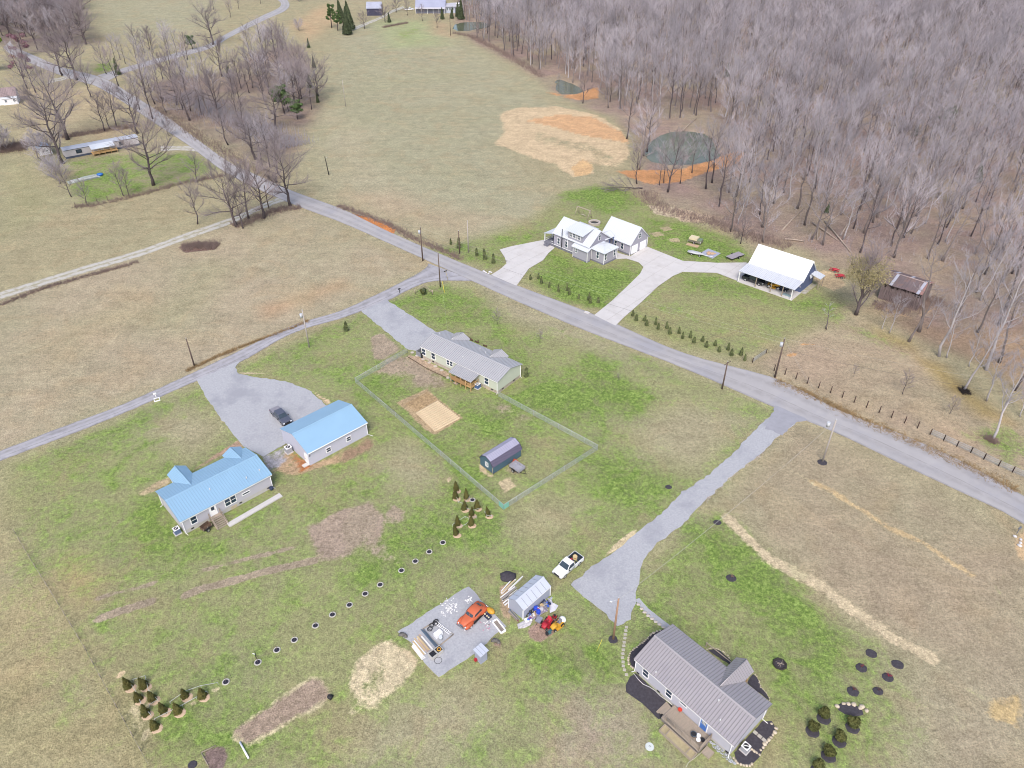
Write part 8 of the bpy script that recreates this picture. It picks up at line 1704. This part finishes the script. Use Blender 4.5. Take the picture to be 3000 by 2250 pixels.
# right edge: the pale leaning trees on the mossy bank
for a in ((1340, 500, PALE, 260, "pale slim tree before the old barn, second from left"), (1290, 475, PALE, 330, "thin pale sapling before the old barn"), (1465, 555, SNAG, 180, "crooked pale tree at the old barn's right corner"), (1530, 490, SNAG, -60, "thick leaning trunk beside the old barn"), (1585, 470, PALE, 280, "thin tree right of the thick leaning trunk"), (1660, 650, PALE, 60, "tall pale tree on the mossy bank, leftmost of the group"), (1710, 660, PALE, 380, "short pale tree beside the leftmost bank tree"), (1855, 715, PALE, 480, "pale tree in the middle of the mossy bank"), (1965, 740, PALE, 100, "leaning pale tree high on the mossy bank"), (1822, 870, PALE, 420, "pale tree with dark debris round its foot"), (1968, 940, PALE, 600, "thin pale tree near the mossy bank's right end"), (2005, 1195, PALE, 700, "big pale tree with brushy foot at the right edge"), (2185, 1040, PALE, 820, "slim pale tree at the photo's right edge"), (2050, 690, SNAG, 250, "dark broken tree high on the right"), (2150, 870, FOREST, 300, "bare tree at the right edge above the fence")):
    T1(a[0], a[1], a[2], a[3], a[4], 6, lean=(rt.uniform(-.03, .03), rt.uniform(.05, .16)))
T1(930, 475, SNAG, 320, "small dead pale tree in the barn's field", 6, wide=1.5)
T1(1108, 780, YARDT, 715, "tiny bare sapling in the fence-post field", 6); T1(1425, 895, YARDT, 770, "thin dark sapling in the middle of the fence-post field", 6); T1(1730, 1025, YARDT, 920, "thin dark sapling at the field's right side", 6)
T1(1010, 440, YARDT, 355, "thin reddish sapling on the green house's front lawn", 5); T1(1285, 560, YARDT, 490, "faint sapling right on the front lawn", 5); T1(1795, 805, YARDT, 765, "tiny sapling on the big lawn by the road", 5)
for p, lb in (((150, 185), "round bare tree before the far barn"), ((285, 145), "ivy-clad tree right of the far barn"), ((355, 80), "bare reddish tree behind the ivy-clad tree"), ((430, 100), "bare brown tree left of the far house"), ((525, 135), "small bare tree before the far house, left"), ((620, 180), "small bare tree before the far house, right")):
    T1(p[0], p[1], OAKS if "round" in lb or "ivy" in lb else YARDT, p[1] - 95, lb, 2)

# ---- foliage: evergreens and shrubs -------------------------------------------------------------
def leafy(seed, n, shape, leaf, mat_name, col, col2=None):
    """crown of many small leaf faces spread through a volume; shape(u,rk)->point, outward normal"""
    rk = random.Random(seed); m = MB()
    for k in range(n):
        p, nr = shape(rk); d = (nr + Vector((rk.uniform(-.8, .8), rk.uniform(-.8, .8), rk.uniform(-.5, .8)))).normalized(); a = d.orthogonal().normalized(); b = d.cross(a); t = rk.uniform(0, 6.28); a, b = a * math.cos(t) + b * math.sin(t), b * math.cos(t) - a * math.sin(t); s = leaf * rk.uniform(.6, 1.35)
        m.add([p - a * s - b * s * .5, p + a * s - b * s * .5, p + a * s * .6 + b * s, p - a * s * .6 + b * s], [(0, 1, 2, 3)])
    return m
def leafmat(name, c1, c2, rand=.15):
    if name in MATS: return MATS[name]
    m = pm(name, c1, .8, .3, 1.2, rand=rand, dirt=(c2, 1.6, .45, .8), spec=.2); return m
def cone_shape(R_, H_, z0=.1, sharp=1.0, lumps=5):
    def f(rk):
        t = rk.random() ** 1.4; az = rk.uniform(0, 6.28); r = R_ * (1 - t) ** sharp * (.88 + .12 * math.sin(lumps * az + t * 9)) * (rk.random() ** .35); z = z0 + t * H_; return Vector((r * math.cos(az), r * math.sin(az), z)), Vector((math.cos(az), math.sin(az), .5)).normalized()
    return f
def clump_shape(cl):
    def f(rk):
        c, r = cl[rk.randrange(len(cl))]; v = Vector((rk.gauss(0, 1), rk.gauss(0, 1), rk.gauss(0, 1))).normalized(); return Vector(c) + Vector((v.x * r, v.y * r, v.z * r * .75)) * rk.random() ** .3, v
    return f
def put_leafy(name, label, loc, trunk, crown, rz, s, cat="shrub", group=None):
    o = thing(name, label, cat, loc, rz, group); o.rotation_euler = (rt.gauss(0, .05), rt.gauss(0, .05), rz); o.scale = (s,) * 3 if not isinstance(s, tuple) else (s[0], s[0], s[1])
    for n, m in (("trunk", trunk), ("crown", crown)): c = bpy.data.objects.new(n, m); COL.objects.link(c); c.parent = o
    return o
M_CONE = leafmat("bronze_green_foliage", S(102, 98, 54), S(76, 82, 44)); M_ARB = leafmat("dark_olive_foliage", S(112, 120, 80), S(78, 88, 58)); M_PINE = leafmat("pine_green", S(104, 128, 78), S(72, 96, 60)); M_CED = leafmat("cedar_green", S(92, 102, 74), S(64, 76, 56)); M_SHR = leafmat("tawny_shrub", S(104, 106, 60), S(78, 84, 48)); M_WILL = leafmat("spring_green", S(136, 164, 60), S(110, 140, 50)); M_PINK = leafmat("pinkish_bud_haze", S(150, 112, 128), S(140, 100, 104)); M_BUD = leafmat("olive_bud_haze", S(176, 166, 126), S(150, 140, 104))
trk = MB().tube([(0, 0, 0), (0, 0, 1.0)], [.06, .03], 6).mesh("trunk", BARKD)
CONES = [leafy(500 + i, 900, cone_shape(.75, 2.1, .08, .75), .11, "", None).mesh("crown", M_CONE) for i in range(3)]
ARBS = [leafy(520 + i, 420, cone_shape(.5, 1.75, .1, .45, 3), .11, "", None).mesh("crown", M_ARB) for i in range(3)]
ROUND = [leafy(540 + i, 900, clump_shape([((0, 0, .75), .75), ((.25, .2, 1.0), .5), ((-.3, .1, .9), .5), ((0, -.3, .8), .5)]), .10, "", None).mesh("crown", M_SHR) for i in range(2)]
M_TANM = pm("tan_mulch", S(214, 186, 158), .95, .1, 2)
GA = [("leftmost of the upper row", (835, 1135)), ("second from left in the upper row", (935, 1130)), ("at the left, second row", (900, 1215)), ("in the middle of the left cluster", (990, 1215)), ("left in the third row", (945, 1310)), ("centre of the third row", (1060, 1290)), ("right in the third row", (1155, 1295)), ("left of the right-hand pair", (1200, 1195)), ("right of the right-hand pair", (1312, 1195)), ("lowest of the cluster", (1005, 1395))]
for k, (w, p) in enumerate(GA):
    q = ZU(7, *p); put_leafy("cone_shrub", "bronze-green cone shrub, " + w + ", lower-left bed", q, trk, CONES[k % 3], rt.uniform(0, 6), (rt.uniform(.78, .95), rt.uniform(.75, 1.0)), group="cone shrubs in the lower-left bed"); o = mulch(Z(7, p[0] + 12, p[1] + 8), 1.25, 1.15, "tan mulch of the lower-left cone shrub " + w, z=.06); o.data.materials[0] = M_TANM
GB = [("topmost", (425, 420)), ("second on the left", (415, 590)), ("upper middle", (650, 600)), ("middle", (605, 835)), ("right of the middle", (885, 810)), ("lower middle", (765, 970)), ("rightmost", (1135, 975)), ("third from the bottom", (455, 1180)), ("bottom right", (755, 1180)), ("bottommost", (425, 1395))]
for k, (w, p) in enumerate(GB):
    q = U(H8(*p)); put_leafy("cone_shrub", "bronze-green cone shrub, " + w + " of those outside the fence corner", q, trk, CONES[k % 3], rt.uniform(0, 6), (rt.uniform(.7, .88), rt.uniform(.8, 1.08)), group="cone shrubs outside the fence corner"); o = mulch(H8(p[0] + 25, p[1] + 30), 1.15, 1.0, "tan mulch of the " + w + " cone shrub, fence corner", z=.06); o.data.materials[0] = M_TANM
LA = [(1226, 152), (1276, 148), (1296, 178), (1346, 205), (1407, 230), (1465, 225), (1478, 250), (1537, 278), (1600, 285), (1613, 305), (1665, 303)]
for k, p in enumerate(LA): put_leafy("hedge_shrub", ordn[k] + " small evergreen from the left in the row below the farmhouse lawn", ZU(5, *p), trk, ARBS[k % 3], rt.uniform(0, 6), (rt.uniform(.65, .9), rt.uniform(.75, 1.15)), group="evergreen row left of the right concrete drive")
LB = [(5, 1888, 388), (5, 1910, 418), (5, 1962, 420), (5, 1978, 450), (5, 2037, 445), (5, 2052, 473), (5, 2110, 470), (5, 2128, 505), (5, 2188, 502), (5, 2212, 535), (6, 50, 530), (6, 73, 560), (6, 128, 553), (6, 153, 590), (6, 210, 580), (6, 236, 620), (6, 293, 610), (6, 316, 645), (6, 376, 642), (6, 402, 678)]
on2 = ordn + ("fourteenth", "fifteenth", "sixteenth", "seventeenth", "eighteenth", "nineteenth", "last")
for k, p in enumerate(LB): put_leafy("hedge_shrub", on2[k] + " small evergreen from the left in the double row above the road", ZU(*p), trk, ARBS[k % 3], rt.uniform(0, 6), (rt.uniform(.72, 1.05), rt.uniform(.7, 1.05)), group="evergreen double row right of the concrete drive")
LC = [((975, 525), .85, "first small evergreen left of the pale pole"), ((1135, 600), 1.4, "tall evergreen at the short dark pole"), ((1500, 755), 1.1, "evergreen right of the pale pole"), ((1670, 830), 1.35, "tall evergreen with straw at its foot"), ((1835, 905), 1.2, "dark slim evergreen nearest the left concrete drive")]
for k, (p, s, lb) in enumerate(LC): put_leafy("hedge_shrub", lb, U(K((1180, 640), 6.913, *p)), trk, ARBS[k % 3], 0, (s, s * 1.2), group="evergreens left of the farmhouse")
for k, (p, s, lb) in enumerate(((Z(9, 912, 1325), 1.0, "tawny round shrub, topmost of the lower-right group"), (Z(9, 1098, 1385), 1.05, "tawny round shrub, right of the lower-right group"), (Z(9, 840, 1410), .95, "tawny round shrub, leftmost of the lower-right group"), (Z(9, 1012, 1475), 1.0, "tawny round shrub in the middle of the lower-right group"), (Z(9, 942, 1570), 1.0, "tawny round shrub, second lowest of the lower-right group"), (Z(9, 875, 1665), .95, "tawny round shrub cut by the bottom edge"))):
    put_leafy("round_shrub", lb, U(p), trk, ROUND[k % 2], rt.uniform(0, 6), s, group="round shrubs in the lower right"); x, y = U(p); mulch((p[0] + 1, p[1] + 6), 1.5, 1.4, "black mulch under the " + lb.replace("tawny ", "").replace(" of the lower-right group", ""))
put_leafy("potted_shrub", "dark rounded shrub inside the split-rail corner", ZU(5, 535, 250), trk, ROUND[0], 0, (1.0, 1.25)).children[1].data = leafy(560, 700, clump_shape([((0, 0, .75), .7), ((.2, 0, 1.1), .5)]), .1, "", None).mesh("crown", M_CED)
put_leafy("potted_shrub", "dark evergreen on a mulched patch left of the gravel drive", ZU(5, 32, 485), trk, ARBS[0], 0, 1.3); put_leafy("corner_shrub", "upright dark shrub at the green house's right end", U(R6(1775, 900)), trk, ARBS[1], 0, (1.1, 1.15))
# bigger evergreens
def pine(seed, H_, R_, mat, n=3600, leaf=.28, sharp=.8, clumps=None):
    rk = random.Random(seed); t = MB().tube([(0, 0, 0), (.1, 0, H_ * .5), (0, .1, H_ * .9)], [.28, .2, .05], 7).mesh("trunk", BARKD)
    if clumps:
        cl = [((rk.uniform(-R_, R_) * .7, rk.uniform(-R_, R_) * .7, H_ * rk.uniform(.35, .92)), R_ * rk.uniform(.16, .34)) for _ in range(clumps)]; c = leafy(seed, n, clump_shape(cl), leaf, "", None)
    else: c = leafy(seed, n, cone_shape(R_, H_ * .95, H_ * .05, sharp, 6), leaf, "", None)
    return t, c.mesh("crown", mat)
PB, PC_, PD_ = pine(600, 11, 3.6, M_PINE, n=6500, leaf=.17, clumps=30), pine(610, 10, 2.2, M_CED, leaf=.2), pine(620, 13, 3.0, M_PINE, n=6000, leaf=.18, clumps=28)
for (t, x_, y_, pr, s, lb, cat) in ((1, 1845, 740, PB, 1.15, "round green pine in the copse's right side", "tree"), (1, 1930, 775, PB, .8, "smaller green pine beside the round pine", "tree"), (1, 2035, 440, PC_, .55, "small cedar at the copse's upper right", "tree"), (1, 2010, 570, PC_, .65, "dark cedar left of the field edge", "tree"), (1, 2060, 665, PC_, .4, "little dark cedar at the copse's right tip", "tree"), (1, 1485, 505, PC_, .6, "rounded dark cedar in the copse's middle", "tree"), (1, 770, 485, PC_, .75, "dark cedar at the far junction", "tree"), (1, 1250, 320, PB, .75, "dark pine beside the side road", "tree"), (1, 2150, 180, PD_, 1.1, "tall pine left of the big field's top", "tree"), (1, 2190, 200, PD_, .95, "pine right of the tall pine at the field's top", "tree"), (1, 2000, 310, PC_, .5, "small cedar at the copse's top corner", "tree"),
                               (2, 40, 225, PC_, 1.5, "broad dark cedar at the big field's top left", "tree"), (2, 60, 195, PC_, 1.6, "pointed cedar behind the broad dark cedar", "tree"), (2, 5, 140, PC_, 1.3, "cedar at the far left of the cedar group", "tree"), (2, 775, 125, PC_, 1.2, "dark cedar right of the far house", "tree"), (2, 755, 110, PC_, .9, "slim cedar beside the dark cedar at the far house", "tree"), (2, 655, 125, PC_, .7, "round cedar before the far house", "tree"), (2, 715, 120, PC_, .7, "narrow cedar at the far house's right corner", "tree"), (2, 312, 145, PC_, .6, "small cedar at the ivy tree's foot", "tree"),
                               (3, 1680, 830, PB, .85, "lone green pine inside the woods", "tree"), (3, 930, 1380, PC_, .35, "small green cedar among the logs behind the barn", "tree"), (3, 1440, 560, PB, .7, "faint green pine deep in the woods", "tree"), (3, 2150, 260, PB, .9, "dark green pine in the photo's upper right corner", "tree"), (3, 1500, 880, PC_, .6, "dull green cedar in the woods right of the big pond", "tree"), (3, 290, 500, PC_, .8, "dark cedar in the woods above the big pond", "tree"), (3, 1910, 1180, PC_, .7, "green vine-clad tree at the right of the woods", "tree")):
    put_leafy("evergreen_tree", lb, ZU(t, x_, y_), pr[0], pr[1], rt.uniform(0, 6), s, cat)
wl = pine(640, 13, 5.0, M_WILL, 4200, .3, clumps=16); put_leafy("willow_tree", "bright spring-green tree at the left edge", ZU(1, -15, 460), wl[0], wl[1], 0, 1.25, "tree")
pk = pine(650, 9, 5.0, M_PINK, 1500, .16, clumps=12); put_leafy("budding_tree", "pinkish budding tree above the white cottage", ZU(1, 150, 500), pk[0], pk[1], 1, (1.3, 1.2), "tree"); put_leafy("budding_tree", "reddish budding tree by the far road's left end", ZU(1, 150, 370), pk[0], pk[1], 2, 1.3, "tree")
# the multi-stemmed tree with olive buds by the barn
T, C = bare_tree(700, H=13, spread=.42, clear=.1, r0=.34, n1=17, n2=7, n3=9, up=1.6, twig=.028); b_ = ZU(6, 1122, 380); o = put_tree((T.mesh("trunk", BARKD), C.mesh("crown", TWIGD)), b_, .5, 1.15, "wide vase-shaped tree with olive buds between the barns", name="budding_tree")
bd = leafy(701, 9000, clump_shape([((3.6 * math.cos(k * 1.1) * (.4 + .6 * ((k * 37) % 10) / 10), 3.6 * math.sin(k * 1.1) * (.4 + .6 * ((k * 53) % 10) / 10), 8.2 + 3.4 * ((k * 29) % 10) / 10), 2.0) for k in range(22)]), .085, "", None); bd.build("buds", M_BUD, o)
# ---- brush along ditches and banks: loose twigs nobody could count
def brush(label, px, wid, n, hmin, hmax, mat, seed):
    rk = random.Random(seed); P = [Vector((*U(p), 0)) for p in px]; m = MB(); tot = [(P[i + 1] - P[i]).length for i in range(len(P) - 1)]; S_ = sum(tot)
    for k in range(n):
        t = rk.uniform(0, S_); i = 0
        while t > tot[i] and i < len(tot) - 1: t -= tot[i]; i += 1
        d = (P[i + 1] - P[i]).normalized(); p = P[i].lerp(P[i + 1], t / tot[i]) + Vector((-d.y, d.x, 0)) * rk.gauss(0, wid * .5)
        for j in range(3): spike(m, p, p + Vector((rk.uniform(-.6, .6), rk.uniform(-.6, .6), rk.uniform(hmin, hmax))), .035)
    tag(m.build("ditch_brush", mat), label, None, kind="stuff")
M_BR1 = pm("ochre_brush", S(168, 142, 104), .95, .3, .8); M_BR2 = pm("mauve_brush", S(158, 138, 130), .95, .3, .8)
brush("ochre weeds in the ditch right of the road", DITCH_R, 1.5, 1300, .2, .7, M_BR1, 1); brush("brown briars on the bank above the road", DITCH_M, 1.6, 1000, .3, 1.2, M_BR2, 2); brush("brush on the copse's road bank", DITCH_L, 4.0, 1300, .5, 1.8, M_BR2, 3); brush("dark briars beside the farm track", DITCH_T, 1.0, 700, .3, 1.0, M_BR2, 4); brush("scrubby hedge below the mobile home's lawn", HEDGE_L, 1.6, 700, .4, 1.6, M_BR2, 5)
brush("bramble patch above the farm track", ZP(1, 1180, 1610, 1300, 1590, 1410, 1600), 2.2, 900, .4, 1.4, M_BR2, 6); brush("brush at the clump by the track", ZP(1, 1520, 1470, 1650, 1420, 1800, 1360, 1950, 1350), 2.5, 900, .3, 1.2, M_BR2, 7); brush("weeds along the lane's far side", ZP(4, 1210, 745, 1400, 655, 1600, 575, 1900, 465, 2000, 420), .5, 700, .2, .6, M_BR1, 8); brush("brush behind the mobile home", ZP(1, 400, 890, 650, 850, 900, 810), 3, 900, .4, 1.5, M_BR2, 9); brush("thicket at the left edge", ZP(1, -60, 980, 180, 950), 5, 1500, .8, 2.6, M_BR2, 10); brush("brush around the far pond", ZP(2, 720, 215, 850, 240, 1000, 320, 1150, 400, 1300, 500), 3, 1600, .5, 2.0, M_BR2, 11)
brush("briars at the wood's edge behind the farmhouse", ZP(2, 1950, 1240, 2030, 1330, 2212, 1400) + ZP(3, 200, 1440, 420, 1530, 700, 1600), 4, 1700, .3, 1.6, M_BR2, 12); brush("dead briars round the old barn", Q(2560, 890, 2620, 910, 2680, 900, 2760, 880), 3, 900, .3, 1.4, M_BR2, 13); brush("brush at the big tree's foot on the right", ZP(6, 1985, 1205, 2010, 1190), 1.2, 250, .3, 1.1, M_BR2, 14); brush("dark debris round the pale bank tree", ZP(6, 1800, 880, 1850, 880), 1.0, 250, .2, .7, pm("black_debris", S(60, 54, 52), .95), 15); brush("scrub along the copse floor", ZP(1, 1150, 620, 1400, 720, 1600, 820, 1800, 900, 1900, 960), 9, 4200, .6, 3.2, TWIG, 16)
brush("low hedge row before the far house", ZP(2, 270, 180, 350, 165, 430, 150), 1.5, 500, .5, 1.6, M_BR2, 17)
